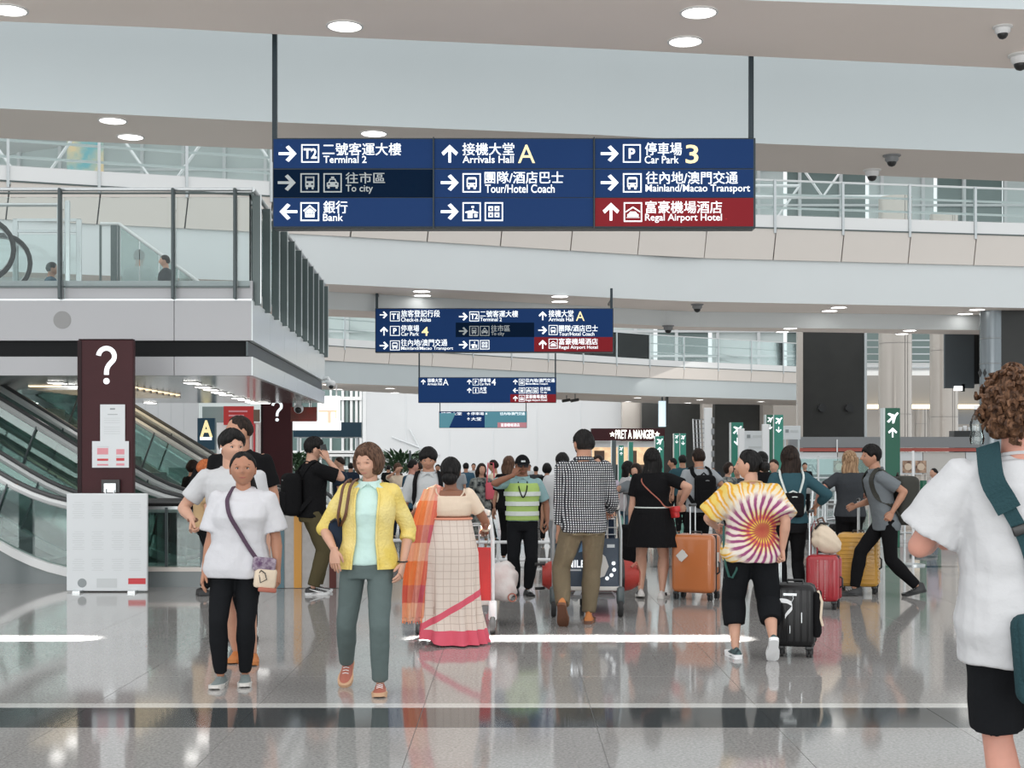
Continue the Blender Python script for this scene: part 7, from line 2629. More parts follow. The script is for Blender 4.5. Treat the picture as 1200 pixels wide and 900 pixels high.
# pale luggage heap on trolley 1
lg = thing('wrapped_bag', 'pale pink striped bag on the white trolley beyond the sari', 'bag', (XP(586, 12.3), 12.15, .18))
mb = MB()
sq = lambda q, p=.6: math.copysign(abs(q) ** p, q)
sphere_mesh(mb, lambda d: Vector((sq(d[0]) * .155 * (1 + .08 * math.sin(d[2] * 9 + d[1] * 5)), sq(d[1]) * .26, .20 + sq(d[2]) * .165 * (1 + .10 * math.sin(d[0] * 7)))), 32, 22, (0, 0, 1), (0, 0, -1))
mb.build('bag_body', mat('pale_stripe_cloth', (0.62, 0.52, 0.50), .8, col2=(0.72, 0.68, 0.66), scale=9, bump=.4, bscale=12), lg, True)
for x, z in ((.11, .08),):
    MB().tube([(x + .035 * math.cos(a), -.24 + .0 * a, z + .035 * math.sin(a)) for a in [k * PI / 8 for k in range(16)]], .006, 5, closed=True).build('ring', 'c_terra', lg, True)
cs2 = thing('box_package', 'small grey box beneath the striped bag', 'box', (XP(560, 12.3), 12.2, .18))
MB().rbox((0, 0, .10), (.26, .4, .20), .02).build('box_body', 'c_sole', cs2, True)
MB().box((0, -.2, .10), (.04, .004, .2)).build('tape', 'ink', cs2)

# parked trolleys far right (behind the blonde person)
TS = []
for k, (px, Y) in enumerate(((962, 24.0), (975, 25.2), (988, 26.4))):
    t = thing('luggage_trolley', ['nearest parked steel trolley beyond the blonde person', 'second parked steel trolley in the far row', 'third parked steel trolley in the far row'][k], 'trolley', (XP(px, Y), Y, 0), .9)
    for s_ in (-1, 1):
        MB().tube([(s_ * .3, 0, 1.0), (s_ * .3, .05, .3), (s_ * .2, .8, .18)], .022, 6).build('side_frame', 'steel', t, True)
        wm = MB(); wheel(wm, (s_ * .3, .05, .1), .10, .05); wm.build('wheel', 'rubber', t, True)
    MB().tube([(-.3, 0, 1.0), (.3, 0, 1.0)], .025, 6).build('handle', 'grey_pl', t, True)
    MB().box((0, .4, .22), (.5, .7, .03)).build('deck', 'grey_pl', t)
    MB().rbox((0, .1, .88), (.42, .2, .14), .02).build('basket', 'steel', t, True)

# ================================================================ BARRIERS
def barrier(px0, px1, Y, zs, label, m='white', posts=2):
    x0, x1 = XP(px0, Y), XP(px1, Y)
    t = thing('crowd_barrier', label, 'barrier', ((x0 + x1) / 2, Y, 0))
    L = x1 - x0
    for z in zs:
        MB().tube([(-L / 2, 0, z), (L / 2, 0, z)], .022, 8).build('rail', m, t, True)
    for k in range(posts):
        x = -L / 2 + L * k / (posts - 1)
        MB().tube([(x, 0, 0), (x, 0, zs[0])], .024, 8).build('post', m, t, True)
    return t


barrier(455, 520, 17.5, (1.06, .72, .40), 'white tubular rail barrier left of the sari wearer', posts=3)
barrier(545, 700, 18.7, (.30, .06), 'low white rail barrier behind the reflective vest', posts=5)
sp = thing('stanchion', 'thin white stanchion pole right of the large backpack', 'stanchion', (XP(1070, 18.5), 18.5, 0))
MB().cyl((0, 0, 0), (0, 0, 1.55), .018, 10).build('pole', 'white', sp, True)
MB().lathe((0, 0, 0), [(.16, 0), (.16, .02), (.05, .035)], 20).build('base', 'steel', sp, True)
MB().rbox((0, 0, .78), (.09, .05, .05), .01).build('clamp', 'steel', sp, True)
for i, (px, Y, hh) in enumerate(((1082, 20, 1.12), (1045, 26, 1.1), (1100, 26, 1.1))):
    sp = thing('stanchion', ['green belt post behind the thin white pole', 'farther green belt post left of the white pole', 'farther green belt post at the right'][i], 'stanchion', (XP(px, Y), Y, 0))
    MB().cyl((0, 0, 0), (0, 0, hh), .05, 12).build('pole', 'green', sp, True)
    MB().lathe((0, 0, 0), [(.2, 0), (.2, .03), (.06, .05)], 20).build('base', 'dark_steel', sp, True)
rl = thing('queue_rail', 'grey floor rails of the queue lanes at the right', 'rail', (XP(1060, 24), 24, 0))
for z in (.12, .62, .98):
    MB().tube([(-1.4, 0, z), (2.6, 0, z)], .02, 6).build('rail', 'steel', rl, True)
for x in (-1.4, .0, 1.3, 2.6):
    MB().tube([(x, 0, 0), (x, 0, .98)], .022, 6).build('post', 'steel', rl, True)

# ================================================================ GREEN PYLONS
def pylon(px0, px1, yt, Y, m, face, label, arrow='u', d=.22):
    a, b = W(px0, yt, Y), W(px1, yt, Y)
    w = b.x - a.x
    t = thing('wayfinding_pylon', label, 'sign', ((a.x + b.x) / 2, Y, 0))
    MB().rbox((0, d / 2, a.z / 2), (w, d, a.z), .012).build('pylon_body', m, t)
    MB().box((-w / 2 - .012, d * .4, a.z / 2), (.024, d * .9, a.z)).build('pale_edge', 'upper_pale', t)  # paler strip down the left edge of the body
    if face:
        k = w / .2
        cz = a.z - .13 * k
        # plane pictogram: body and wings
        MB().prism([(x * k * .1, cz + z * k * .1) for x, z in ((-.75, -.45), (-.15, .1), (-.7, .5), (-.45, .65), (.25, .40), (.6, .75), (.8, .6), (.45, .15), (.2, -.7), (-.05, -.75), (-.05, -.15), (-.5, -.65))], -.006, -.001).build('plane_symbol', 'let_w', t)
        ar = arrow_poly(arrow)
        MB().prism([(x * k * .065, a.z - .32 * k + z * k * .065) for x, z in ar], -.006, -.001).build('arrow', 'let_w', t)
    return t


pylon(1037, 1055, 478, 22.0, 'green', True, 'nearest dark green pylon with a plane symbol and up arrow', 'u')
pylon(907, 918, 486, 33, 'green2', True, 'green pylon with a down arrow, right of a touching pair', 'd')
pylon(898, 907, 486, 33, 'green', True, 'green pylon with a down arrow, left of a touching pair', 'd')
pylon(857, 871, 495, 36, 'green2', True, 'green pylon left of the paired pylons, before the charcoal wall', 'd')
pylon(790, 796, 508, 48, 'green2', True, 'slim green pylon, left of a far pair near the charcoal wall', 'd')
pylon(797, 804, 508, 48, 'green2', True, 'slim green pylon, right of a far pair near the charcoal wall', 'd')
pylon(768, 778, 511, 46, 'green2', True, 'green pylon just right of the sandwich shop sign', 'u')
pylon(717, 722, 516, 48, 'dark_steel', False, 'dark slim post left of the sandwich shop entrance')
pylon(725, 731, 522, 50, 'green2', True, 'short green pylon inside the shop entrance', 'u')
pylon(737, 742, 518, 50, 'green2', False, 'slim plain green pylon in the middle of the shop entrance')

# white information pylons with a louvred panel
for i, (px0, px1, yt, yb, Y) in enumerate(((865, 872, 502, 600, 30), (893, 901, 497, 600, 31), (825, 834, 478, 600, 27))):
    a, b = W(px0, yt, Y), W(px1, yt, Y)
    t = thing('white_post', ['slim white board edge right of the far green pylon', 'white post left of the paired green pylons', 'tall white post with instruments right of the louvred board'][i], 'post', ((a.x + b.x) / 2, Y, 0))
    MB().rbox((0, 0, a.z / 2), (b.x - a.x, .12, a.z), .01).build('post_body', 'white', t)
    if i == 2:
        for k in range(5):
            MB().rbox((.09, -.03, a.z - .25 - k * .22), (.06, .1, .12), .01).build('instrument', 'grey_pl', t)
lb = thing('louvred_board', 'tilted white louvred board beside the tall white post', 'board', (XP(818, 27), 27.0, 0))
a = W(812, 491, 27); b = W(829, 541, 27)
for k in range(5):
    x0 = a.x - XP(818, 27) + k * .066
    MB().tube([(x0, 0, a.z - .01 * k), (x0 + .03, 0, b.z + .1)], .014, 4).build('louvre', 'white', lb)
for k in range(9):
    z = b.z + .1 + (a.z - b.z - .12) * k / 8
    MB().tube([(a.x - XP(818, 27) + .02 - .02 * k / 8, -.01, z), (a.x - XP(818, 27) + .30, -.01, z + .02)], .006, 4).build('cross_wire', 'grey_pl', lb)
MB().cyl((.12, 0, 0), (.12, 0, b.z + .12), .02, 8).build('leg', 'steel', lb)
for i, (px0, px1, y0, y1, Y) in enumerate(((872, 897, 505, 545, 40), (918, 938, 499, 515, 42))):
    a, b = W(px0, y0, Y), W(px1, y1, Y)
    t = thing('white_signboard', ['white signboard with grey writing behind the pylons', 'smaller white signboard right of the paired pylons'][i], 'sign', ((a.x + b.x) / 2, Y, 0))
    MB().rbox((0, 0, (a.z + b.z) / 2), (b.x - a.x, .08, a.z - b.z), .01).build('board_face', 'paper', t)
    for s_ in (-1, 1):
        MB().cyl((s_ * (b.x - a.x) * .4, 0, 0), (s_ * (b.x - a.x) * .4, 0, b.z), .03, 8).build('leg', 'steel', t)
    MB().box((-(b.x - a.x) * .30, -.045, a.z - .16), (.10, .01, .10)).build('square_mark', 'ink_d', t)
    MB().box(((b.x - a.x) * .12, -.045, a.z - .16), ((b.x - a.x) * .45, .01, .07)).build('print_block', 'ink', t)
    if i == 0: MB().box((0, -.045, a.z - .48), ((b.x - a.x) * .6, .01, .06)).build('print_block', 'ink', t)

# ================================================================ SHOPS AT THE BACK
sh = thing('sandwich_shop', 'far sandwich shop with a maroon lit fascia and glowing display', 'shop', (XP(735, 60), 60, 0))
ox = XP(735, 60)
def shp(nm, x0, x1, y0, y1, Yo, m, d=.2, parent=None):
    a, b = W(x0, y0, 60), W(x1, y1, 60)
    return MB().box(((a.x + b.x) / 2 - ox, Yo + d / 2, (a.z + b.z) / 2), (b.x - a.x, d, a.z - b.z)).build(nm, m, parent or sh)
fa = shp('maroon_fascia', 693, 779, 502, 516.5, 0, 'maroon', .6)
shp('bulkhead', 693, 779, 517, 524, .3, 'kerb_white', .3)
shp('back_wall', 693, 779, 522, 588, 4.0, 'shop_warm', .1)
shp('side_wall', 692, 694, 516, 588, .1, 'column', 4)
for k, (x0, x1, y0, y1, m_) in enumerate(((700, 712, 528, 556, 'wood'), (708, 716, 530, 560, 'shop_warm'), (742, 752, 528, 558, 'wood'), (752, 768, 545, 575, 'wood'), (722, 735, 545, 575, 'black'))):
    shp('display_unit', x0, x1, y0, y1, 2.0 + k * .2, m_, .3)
a, b = W(721, 503, 60), W(767, 515, 60)
lettering('PRET A MANGER', a.x - ox, b.z + .03, b.x - ox, a.z - .03, -.05, mat('lit_letters', (1, 1, .9), .5, emis=(1, 1, .88), estr=1.6), sh, 'shop_lettering', .015)
for px in (717.5, 770):
    c = W(px, 509, 60)
    poly = []
    for k in range(10):
        r_ = .13 if k % 2 == 0 else .055
        ang_ = PI / 2 + k * PI / 5
        poly.append((c.x - ox + r_ * math.cos(ang_), c.z + r_ * math.sin(ang_)))
    MB().prism(poly, -.05, -.03).build('star', bpy.data.materials['lit_letters'], sh)

ks = thing('kitchen_hoarding', 'long white food hall hoarding with a red stripe and grey top', 'hoarding', (XP(1070, 45), 45, 0))
ox = XP(1070, 45)
def kp(nm, x0, x1, y0, y1, dy, m, d=.1, lab=None):
    a, b = W(x0, y0, 45), W(x1, y1, 45)
    return MB().box(((a.x + b.x) / 2 - ox, dy + d / 2, (a.z + b.z) / 2), (b.x - a.x, d, a.z - b.z)).build(nm, m, ks, False, lab)
kp('top_band', 925, 1215, 512, 524.5, -.06, 'grey_pl', .3)
kp('red_stripe', 937, 1215, 525, 529, -.05, mat('dull_red_stripe', (.42, .10, .08), .6), .12)
for k in range(5):
    kp('white_panel', 932 + k * 50, 981 + k * 50, 530, 556, 0, 'c_sole' if k % 2 else 'paper', .1)
for k in range(7):
    x = XP(935 + k * 45, 45) - ox
    MB().box((x, .05, .42), (.08, .08, .84)).build('leg', 'steel', ks)
a, b = W(931, 544, 45), W(957, 554, 45)
lettering('KITCHEN', a.x - ox - .25, b.z, b.x - ox, a.z, -.006, 'ink_d', ks, 'hoarding_lettering', .02)
MB().box((W(948, 538, 45).x - ox, -.006, W(0, 540, 45).z), (.5, .006, .09)).build('print_block', 'ink', ks)
for k, px in enumerate((981, 1026, 1062, 1077)):
    c = W(px + 2, 547, 45)
    f_ = MB().box((c.x - ox, -.01, c.z), (.36, .02, .40)).build('food_photo', mat('food_print', (0.10, 0.045, 0.03), .5, col2=(0.62, 0.42, 0.30), scale=7), ks)
    MB().lathe((c.x - ox, -.03, c.z), [(.12, 0), (.12, .01)], 14, axis='y').build('round_dish', 'c_blouse', f_)
kp('cable', 979.5, 981, 515, 530, -.1, 'white', .02)
# counters and glass screens below/behind
sc = thing('glass_screen', 'pale green glass screen with steel frame below the hoarding', 'screen', (XP(965, 40), 40, 0))
ox = XP(965, 40)
for k in range(4):
    x = -.9 + k * .75
    MB().box((x + .36, 0, .75), (.70, .02, 1.2)).build('glass_pane', 'glass_f', sc)
    MB().box((x, 0, .72), (.05, .05, 1.44)).build('mullion', 'steel', sc)
for z in (.14, .8, 1.38):
    MB().box((.3, 0, z), (2.6, .04, .04)).build('rail', 'steel', sc)

# hanging dark screen right
hs_ = thing('hanging_screen', 'large dark screen panel hanging in front of the pale column', 'screen', (XP(1126, 36), 36, W(0, 455, 36).z))
a, b = W(1106, 394, 36), W(1141, 455, 36)
h_ = a.z - b.z + .25
MB().rbox((-.05, 0, h_ / 2), (b.x - a.x, .10, h_), .01, rot=(0, 0, .0)).build('screen_face', 'screen', hs_)
MB().rbox((.40, .25, h_ / 2 + .06), (.16, .6, h_ - .10), .01).build('screen_side', 'black', hs_)
MB().cyl((0, .1, h_ - .1), (0, .1, h_ + 1.2), .05, 8).build('hanger', 'dark_steel', hs_)
lbx = thing('small_lit_sign', 'tiny white hanging sign below the dark screen', 'sign', (XP(1122, 36), 35.95, W(0, 458, 36).z))
MB().box((0, 0, .06), (.22, .05, .12)).build('lit_face', 'lit_white', lbx)
MB().box((.14, .05, .08), (.08, .1, .20)).build('bracket', 'black', lbx)
# coffee counter items at the right
cc = thing('bar_counter', 'dark bar counter with white crockery behind the hoarding', 'counter', (XP(1136, 50), 50, 0))
z0 = W(0, 505, 50).z
MB().box((0, 0, z0 / 2), (1.3, .6, z0)).build('counter_body', 'black', cc)
for k in range(5):
    c = thing('white_cup', 'white crockery stacked on the dark bar counter', 'cup', (XP(1136, 50) - .4 + k * .17, 49.8, z0), 0, 'crockery on the bar counter')
    MB().lathe((0, 0, 0), [(.05, 0), (.07, .10), (.07, .14 + .05 * (k % 2))], 12).build('cup_body', 'white', c, True)

# hanging screen above: blue-white vertical lit sign near the shop
vb = thing('lit_banner', 'narrow pale blue lit sign hanging above the sandwich shop', 'sign', (XP(776, 67), 67, W(0, 500, 67).z))
a, b = W(772, 470, 67), W(780, 500, 67)
MB().box((0, 0, (a.z - b.z) / 2), (b.x - a.x, .3, a.z - b.z)).build('banner_face', mat('pale_blue_lit', (.7, .85, .95), .5, emis=(.7, .88, 1), estr=.6), vb)
MB().box((.22, 0, (a.z - b.z) / 2 + .2), (.12, .5, a.z - b.z + .3)).build('banner_side', 'black', vb)
MB().cyl((0, 0, 1.0), (0, 0, CAMZ + 2.75 - b.z), .04, 6).build('hanger', 'dark_steel', vb)

# ================================================================ LEFT-CENTRE BACKGROUND
ls = thing('advertising_screen', 'glaring white backlit advertising screen beyond the mezzanine corner', 'screen', (XP(370, 54), 54, W(0, 504, 54).z))
ox = XP(370, 54)
a, b = W(340, 493, 54), W(398, 504, 54)
MB().box((0, .1, (a.z - b.z) / 2), (b.x - a.x, .2, a.z - b.z)).build('lower_screen', 'lit_white', ls)
a2, b2 = W(372, 464, 54), W(398, 493, 54)
MB().box(((a2.x + b2.x) / 2 - ox, .1, (a2.z + b2.z) / 2 - b.z), (b2.x - a2.x, .2, a2.z - b2.z)).build('upper_screen', 'lit_white', ls)
for (x0, y0, x1, y1) in ((373, 480.5, 395, 483), (384, 483, 388, 496), (392.5, 480, 394, 491)):
    p, q = W(x0, y0, 54), W(x1, y1, 54)
    MB().box(((p.x + q.x) / 2 - ox, -.006, (p.z + q.z) / 2 - b.z), (q.x - p.x, .01, p.z - q.z)).build('peach_stroke', 'peach', ls)
for px in (345, 394):
    c = W(px, 470, 54)
    MB().cyl((c.x - ox, .1, c.z - b.z - .3), (c.x - ox, .1, CAMZ + 2.75 - b.z), .03, 6).build('hanger', 'white', ls)
rp_ = thing('menu_board', 'dark brown and red hanging board right of the far maroon pillar', 'board', (XP(356, 24.8), 24.8, W(0, 494, 24.8).z))
a, b = W(341, 477, 24.8), W(371, 494, 24.8)
MB().box((0, 0, (a.z - b.z) / 2), (b.x - a.x, .08, a.z - b.z)).build('board_face', mat('brown_red_print', (0.13, 0.05, 0.035), .5, col2=(0.42, 0.05, 0.04), scale=3), rp_)
for sx in (-.12, .12):
    MB().cyl((sx, 0, .2), (sx, 0, 2.44 - b.z), .01, 6).build('hanger', 'dark_steel', rp_)
cmx = thing('dome_camera', 'white camera hanging under the far corner of the mezzanine', 'security camera', (XP(350, 24), 24, 2.44))
MB().cyl((0, 0, 0), (0, 0, -.08), .05, 12).build('mount', 'white', cmx, True)
b_ = MB(); blob(b_, (0, 0, -.14), .085, 16); b_.build('housing', 'white', cmx, True)
b_ = MB(); blob(b_, (0, -.04, -.16), .062, 14); b_.build('lens', 'black', cmx, True)
cmy = thing('dome_camera', 'white wall camera on the far end of the mezzanine side', 'security camera', (EX + .02, EY - .35, 2.80))
MB().tube([(0, 0, .06), (.10, -.05, .08), (.15, -.08, 0)], .03, 8).build('arm', 'white', cmy, True)
b_ = MB(); blob(b_, (.16, -.1, -.03), (.09, .09, .07), 14); b_.build('housing', 'white', cmy, True)
b_ = MB(); blob(b_, (.17, -.14, -.08), .045, 12); b_.build('lens', 'black', cmy, True)

wl2 = struct_root('window_1')
wl2['label'] = 'tall green-tinted glazed facade with white mullions left of the white hoarding'
a = W(330, 455, 70); b = W(425, 600, 70)
MB().box(((a.x + b.x) / 2, 70, (a.z) / 2), (b.x - a.x, .1, a.z)).build('dark_glass', mat('facade_glass', (0.16, 0.24, 0.23), .2), wl2)
for px in (402, 407, 412, 418, 423, 340, 352, 364, 376, 388):
    c = W(px, 500, 69.9)
    MB().box((c.x, 69.85, a.z / 2), (.13 if px > 400 else .1, .2, a.z)).build('mullion', 'kerb_white' if px != 407 else 'upper_dark', wl2)
for yy in (467, 530, 533, 548):
    c = W(0, yy, 69.8)
    MB().box(((a.x + b.x) / 2, 69.75, c.z), (b.x - a.x, .2, .18)).build('transom', 'kerb_white', wl2)
bbnd = thing('blue_canopy_band', 'deep blue horizontal signage band below the backlit screen', 'sign', (XP(384, 60), 60, W(0, 512, 60).z))
a, b = W(345, 495, 60), W(424.5, 512, 60)
MB().box((0, 0, (a.z - b.z) / 2), (b.x - a.x, .3, a.z - b.z)).build('band_face', 'teal_band', bbnd)
MB().box((0, .2, -.9 * 0), (b.x - a.x, .1, .1)).build('band_soffit', 'steel', bbnd)
for sx in (-1.3, 1.3):
    MB().cyl((sx, .1, 0), (sx, .1, -W(0, 512, 60).z), .07, 8).build('support_post', 'steel', bbnd)

# blue A sign, red posters, shop front behind the escalators
asn = thing('zone_sign', 'dark blue zone sign with a yellow letter A and a small dark animal shape', 'sign', (XP(242, 31), 31, 0))
a, b = W(232.5, 490, 31), W(252.5, 527, 31)
MB().box((0, 0, (a.z + b.z) / 2), (b.x - a.x, .12, a.z - b.z)).build('sign_face', 'teal_band', asn)
c0_, c1_ = W(235, 491, 31), W(250, 515, 31)
lettering('A', c0_.x - XP(242, 31), c1_.z + .05, c1_.x - XP(242, 31), c0_.z - .03, -.07, 'let_y', asn, 'letter', .03)
MB().box((0, -.066, c1_.z + .02), (.27, .01, .07)).build('print_block', 'let_w', asn)
MB().cyl((0, 0, 0), (0, 0, b.z), .04, 8).build('post', 'dark_steel', asn)

sf = thing('shop_front', 'pale shop front with red posters behind the escalators', 'shop', (XP(235, 36), 36, 0))
ox = XP(235, 36)
def sfp(nm, x0, x1, y0, y1, dy, m, d=.08):
    a, b = W(x0, y0, 36), W(x1, y1, 36)
    z0 = max(0, b.z)
    return MB().box(((a.x + b.x) / 2 - ox, dy + d / 2, (a.z + z0) / 2), (b.x - a.x, d, a.z - z0)).build(nm, m, sf)
sfp('white_wall', 130, 232, 470, 600, 0, 'white_wall')
sfp('dark_bay', 234, 262, 476, 600, .3, 'upper_dark')
sfp('pale_bay', 252, 305, 495, 600, .2, 'kerb_white')
sfp('red_poster', 262, 297, 476, 498, 0, 'red')
sfp('poster_print', 268, 290, 481, 483, -.01, 'ink_pink', .01)
sfp('poster_print', 268, 286, 486, 488, -.01, 'ink_pink', .01)
sfp('brown_panel', 297, 304, 480, 494, 0, 'wood')
for k in range(4):
    sfp('shutter_slat', 290 + k * 3.4, 292 + k * 3.4, 497, 600, -.02, 'cladding' if k % 2 else 'ink_red')
for k in range(6):
    sfp('wall_joint', 140 + k * 15, 140.6 + k * 15, 470, 600, -.005, 'ink', .01)
for k in range(4):
    sfp('low_window', 120 + k * 26, 142 + k * 26, 548, 600, -.03, 'upper_dark' if k % 2 else 'upper_pale')
sfp('back_wall', -120, 130, 470, 600, .0, 'grey_pl')
for k in range(5):
    sfp('dim_bay', -110 + k * 48, -70 + k * 48, 476, 600, -.03, ['upper_dark', 'dark_steel', 'upper_pale', 'upper_dark', 'dark_steel'][k])

# planting far back
def plant(px, yt, Y, w, label):
    c = W(px, yt, Y)
    t = thing('potted_palm', label, 'plant', (c.x, Y, 0))
    MB().lathe((0, 0, 0), [(.35, 0), (.42, .55), (.38, .55)], 16).build('planter', 'stone', t, True)
    rnd = random.Random(int(px))
    lf = MB()
    for k in range(420):
        a = rnd.uniform(0, 2 * PI); r_ = (rnd.random() ** .5) * w; z = c.z - .05 - rnd.random() ** 1.3 * (c.z - .8) * .8
        r_ *= math.sqrt(max(.1, 1 - ((z - (c.z + .8) / 2) / (c.z * .55)) ** 2))
        p = Vector((r_ * math.cos(a), r_ * math.sin(a), z)); dr = Vector((math.cos(a) * .7, math.sin(a) * .7, rnd.uniform(-.2, .7))).normalized()
        s_ = dr.cross(Vector((0, 0, 1))).normalized() * .05
        L = rnd.uniform(.2, .4)
        lf.add([p - s_ * .4, p + dr * L * .5 - s_ + Vector((0, 0, .03)), p + dr * L, p + dr * L * .5 + s_ + Vector((0, 0, .03)), p + s_ * .4], [(0, 1, 2, 3, 4)])
    lf.build('foliage', 'leaf', t)['kind'] = 'stuff'
    MB().cyl((0, 0, .4), (0, 0, c.z * .6), .05, 6).build('trunk', 'wood', t, True)


plant(348, 533, 46, .7, 'leafy green plant left of the phone caller')
plant(470, 532, 42, .8, 'round leafy tree behind the cardigan wearer')
pole = thing('thin_pole', 'thin dark pole beside the round leafy tree', 'pole', (XP(480.5, 40), 40, 0))
MB().cyl((0, 0, 0), (0, 0, W(0, 528, 40).z), .03, 8).build('shaft', 'dark_steel', pole)
MB().lathe((0, 0, 0), [(.2, 0), (.2, .03), (.04, .04)], 14).build('base', 'dark_steel', pole)

# ================================================================ PEOPLE UP ON THE DECK AND IN THE CROWD
def extra(px, Y, top, rz, label, skin, hair, hc, upper, low_m, z0=0.0, fem=False, hyaw=0, hs=None, group=None, **kw):
    zt = CAMZ + (531 - top) * Y / 1600 - z0
    H = zt / 1.015
    P = dict(H=H, det=0, skin=skin, hair=hair, haircol=hc, fem=fem, hyaw=hyaw, shoes=('flat', 'black', 'black'), upper=dict(m=upper, loose=.018, hem=.49, sleeve=.75, neckband=False), lower=('trousers', low_m, .01), hseed=int(px) % 17)
    if hair == 'long': P['hairS'] = hs or {'len': .28}
    P.update(kw)
    return person(label, (XP(px, Y), Y, z0), rz, P, group=group)


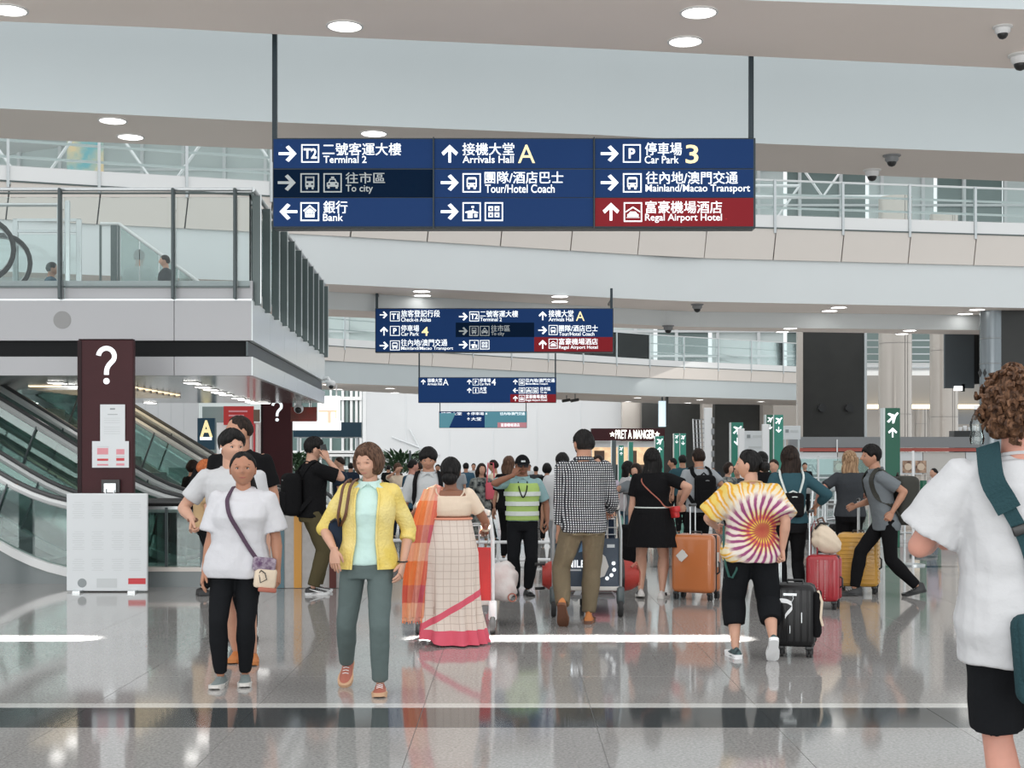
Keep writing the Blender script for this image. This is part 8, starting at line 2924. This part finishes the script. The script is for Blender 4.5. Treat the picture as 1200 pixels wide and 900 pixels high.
extra(194, 21.6, 297, -PI / 2 + .3, 'person in a dark suit on the mezzanine deck, facing left', 'sk_light', 'short', 'h_dark', 'c_dgrey', 'c_dgrey', 3.32)
extra(163, 24.9, 290, PI, 'dark-haired head left of the suited person on the deck stair', 'sk_mid', 'short', 'h_black', 'c_pale', 'c_pale', 3.32)
extra(60, 22.0, 305, PI * .6, 'person with dark hair low behind the steel gate on the deck', 'sk_mid', 'short', 'h_black', 'c_blue', 'c_black', 3.32 - .25)
CR = [
    (239, 14.6, 535, PI * .62, 'ginger-haired person in a tan top wearing a dark backpack, by the glass fence', 'sk_pale', 'short', 'h_orange', 'c_tan', 'c_black', False, 0),
    (225, 19.5, 537, PI * .8, 'dark-haired person in black behind the escalator glass', 'sk_mid', 'bob', 'h_dark', 'c_black', 'c_black', True, 0),
    (399, 22, 533, -PI / 2, 'person in a navy uniform facing left, between the phone caller and the cardigan', 'sk_light', 'crop', 'h_dark', 'c_navy', 'c_navy', False, 0),
    (411, 31, 541, PI, 'small far person in navy right of the navy uniform', 'sk_mid', 'short', 'h_black', 'c_navy', 'c_black', False, 0),
    (466, 24, 541, .2, 'person in a beige top looking at a phone under the round tree', 'sk_light', 'bob', 'h_brown', 'c_cream', 'c_navy', True, 0),
    (483, 20, 536, PI - .9, 'person in a teal-blue polo shirt and dark cap standing at the white rail', 'sk_pink', 'crop', 'h_black', 'c_blue', 'c_black', False, 0),
    (491, 26, 540, PI + .6, 'dark-clothed person just right of the blue polo shirt', 'sk_mid', 'short', 'h_dark', 'c_navy', 'c_black', False, 0),
    (455, 36, 544, PI, 'tiny far person in black at the left of the beige top', 'sk_mid', 'short', 'h_black', 'c_black', 'c_black', False, 0),
    (564, 21, 541, .25, 'smiling person with long hair in a dark floral dress', 'sk_light', 'long', 'h_dark', 'c_floral', 'c_black', True, 0),
    (579, 23, 537, -PI / 2 - .3, 'person in a cream shirt in profile behind the long-haired back', 'sk_mid', 'short', 'h_dark', 'c_cream', 'c_black', False, 0),
    (596, 19, 532, PI - .2, 'person in black with a cap and long curly brown hair, back turned', 'sk_mid', 'long', 'h_brown', 'c_black', 'c_black', True, 0),
    (546, 30, 541, PI, 'far person in a blue top right of the sari wearer', 'sk_mid', 'short', 'h_black', 'c_blue', 'c_black', False, 0),
    (555, 38, 542, 0, 'tiny far person in a pale top above the sari shoulder', 'sk_mid', 'short', 'h_dark', 'c_pale', 'c_navy', False, 0),
    (641, 23, 541, PI, 'dark-haired person in black right of the reflective vest', 'sk_mid', 'bob', 'h_black', 'c_black', 'c_black', True, 0),
    (628, 32, 545, PI, 'tiny far person behind the reflective vest shoulder', 'sk_mid', 'short', 'h_black', 'c_dgrey', 'c_black', False, 0),
    (659, 15.4, 527, PI, 'person in a white shirt half hidden left of the checked shirt', 'sk_mid', 'short', 'h_black', 'c_white2', 'c_greyl', False, 0),
    (701, 19, 531, -.2, 'person with brown hair looking out behind the checked shirt', 'sk_light', 'long', 'h_dark', 'c_pinkbag', 'c_navy', True, 0),
    (713, 21, 544, -.4, 'person in pink and white just right of the checked sleeve', 'sk_pale', 'bob', 'h_dark', 'c_lilac', 'c_navy', True, 0),
    (735, 19.5, 538, PI * .6, 'dark-haired person in long white sleeves and jeans', 'sk_light', 'long', 'h_black', 'c_white2', 'c_blue', True, 0),
    (746, 18.2, 541, -.5, 'child-sized person in a grey top next to the long white sleeves', 'sk_light', 'bob', 'h_dark', 'c_grey', 'c_blue', True, 0),
    (789, 27, 535, -PI / 2, 'dark-haired person in profile beyond the orange suitcase', 'sk_mid', 'short', 'h_black', 'c_teal', 'c_black', False, 0),
    (800, 25, 531, PI, 'person in a dark green top, back turned, beside the grey t-shirt', 'sk_mid', 'short', 'h_black', 'c_teal', 'c_black', False, 0),
    (773, 30, 541, PI, 'far dark-haired person right of the long black hair', 'sk_mid', 'short', 'h_black', 'c_black', 'c_black', False, 0),
    (853, 21, 540, .6, 'person in dark floral clothes left of the tie-dye shoulder', 'sk_light', 'bob', 'h_dark', 'c_floral', 'c_black', True, 0),
    (864, 24, 545, -.3, 'far person behind the tie-dye wearer face', 'sk_mid', 'short', 'h_dark', 'c_dgrey', 'c_black', False, 0),
    (893, 16.5, 526, PI, 'dark-haired person directly behind the tie-dye wearer head', 'sk_light', 'bun', 'h_black', 'c_black', 'c_black', True, 0),
    (907, 20, 536, -.4, 'person with dark hair between the tie-dye and the teal shirt', 'sk_light', 'short', 'h_dark', 'c_lilac', 'c_navy', True, 0),
    (1095, 24, 547, -PI / 2 + .4, 'person in a lilac top by the food hall at the far right', 'sk_light', 'bun', 'h_black', 'c_lilac', 'c_blue', True, 0),
    (535, 27, 540, PI - .4, 'far person in grey hidden behind the sari wearer hair', 'sk_mid', 'short', 'h_dark', 'c_greyl', 'c_black', False, 0),
    (620, 40, 543, 0, 'tiny far person facing the viewer above the cap', 'sk_mid', 'short', 'h_dark', 'c_pale', 'c_black', False, 0),
    (672, 34, 543, PI, 'tiny far person left of the checked collar', 'sk_mid', 'short', 'h_black', 'c_black', 'c_black', False, 0),
    (835, 32, 541, PI, 'tiny far person in dark blue under the white post', 'sk_mid', 'short', 'h_black', 'c_navy', 'c_black', False, 0),
    (943, 34, 541, 0, 'far person between the teal shirt and blonde hair', 'sk_light', 'short', 'h_dark', 'c_black', 'c_black', False, 0),
    (513, 33, 543, 0, 'far person right of the black fringe', 'sk_mid', 'short', 'h_black', 'c_navy', 'c_black', False, 0),
]
for k, (px, Y, top, rz, lab, sk, hr, hc_, up_, lo_, fem, hy) in enumerate(CR):
    kw = {}
    if 'phone under' in lab or 'looking at a phone' in lab:
        kw = dict(handR=(-.05, -.28, 1.22), elbowR=(-1, .3, -.8), hpitch=.25)
    if 'long white sleeves' in lab:
        kw = dict(handR=(-.12, -.35, 1.05), elbowR=(-1, .5, -.6)); 
    if 'floral dress' in lab:
        kw = dict(lower=('skirt', 'c_floral', .16, .20, .8))
    extra(px, Y, top, rz, lab, sk, hr, hc_, up_, lo_, 0.0, fem, hy, **kw)
    if k == 0:
        pass
pkb = thing('shoulder_bag', 'pink shoulder bag on the arm of the floral dress wearer', 'handbag', (XP(575, 20.9), 20.9, .82))
MB().rbox((0, 0, .12), (.16, .08, .26), .03).build('bag_body', 'c_pinkbag', pkb, True)
MB().tube([(-.06, 0, .24), (-.04, .02, .55), (.04, .02, .55), (.06, 0, .24)], .01, 6).build('strap', 'c_pinkbag', pkb, True)
dp = thing('backpack', 'dark backpack on the ginger-haired person', 'backpack', (XP(231, 14.75), 14.80, 1.02))
MB().rbox((0, 0, .12), (.20, .30, .46), .06, rot=(0, .35, 0)).build('pack_body', 'c_black', dp, True)
MB().rbox((.06, -.1, .15), (.05, .02, .4), .01, rot=(0, .35, 0)).build('shoulder_strap', 'c_black', dp, True)
bks = suitcase(741, 17.6, .2, .36, .24, .60, 'c_black', 'dark suitcase standing left of the short black dress', 0, .4)
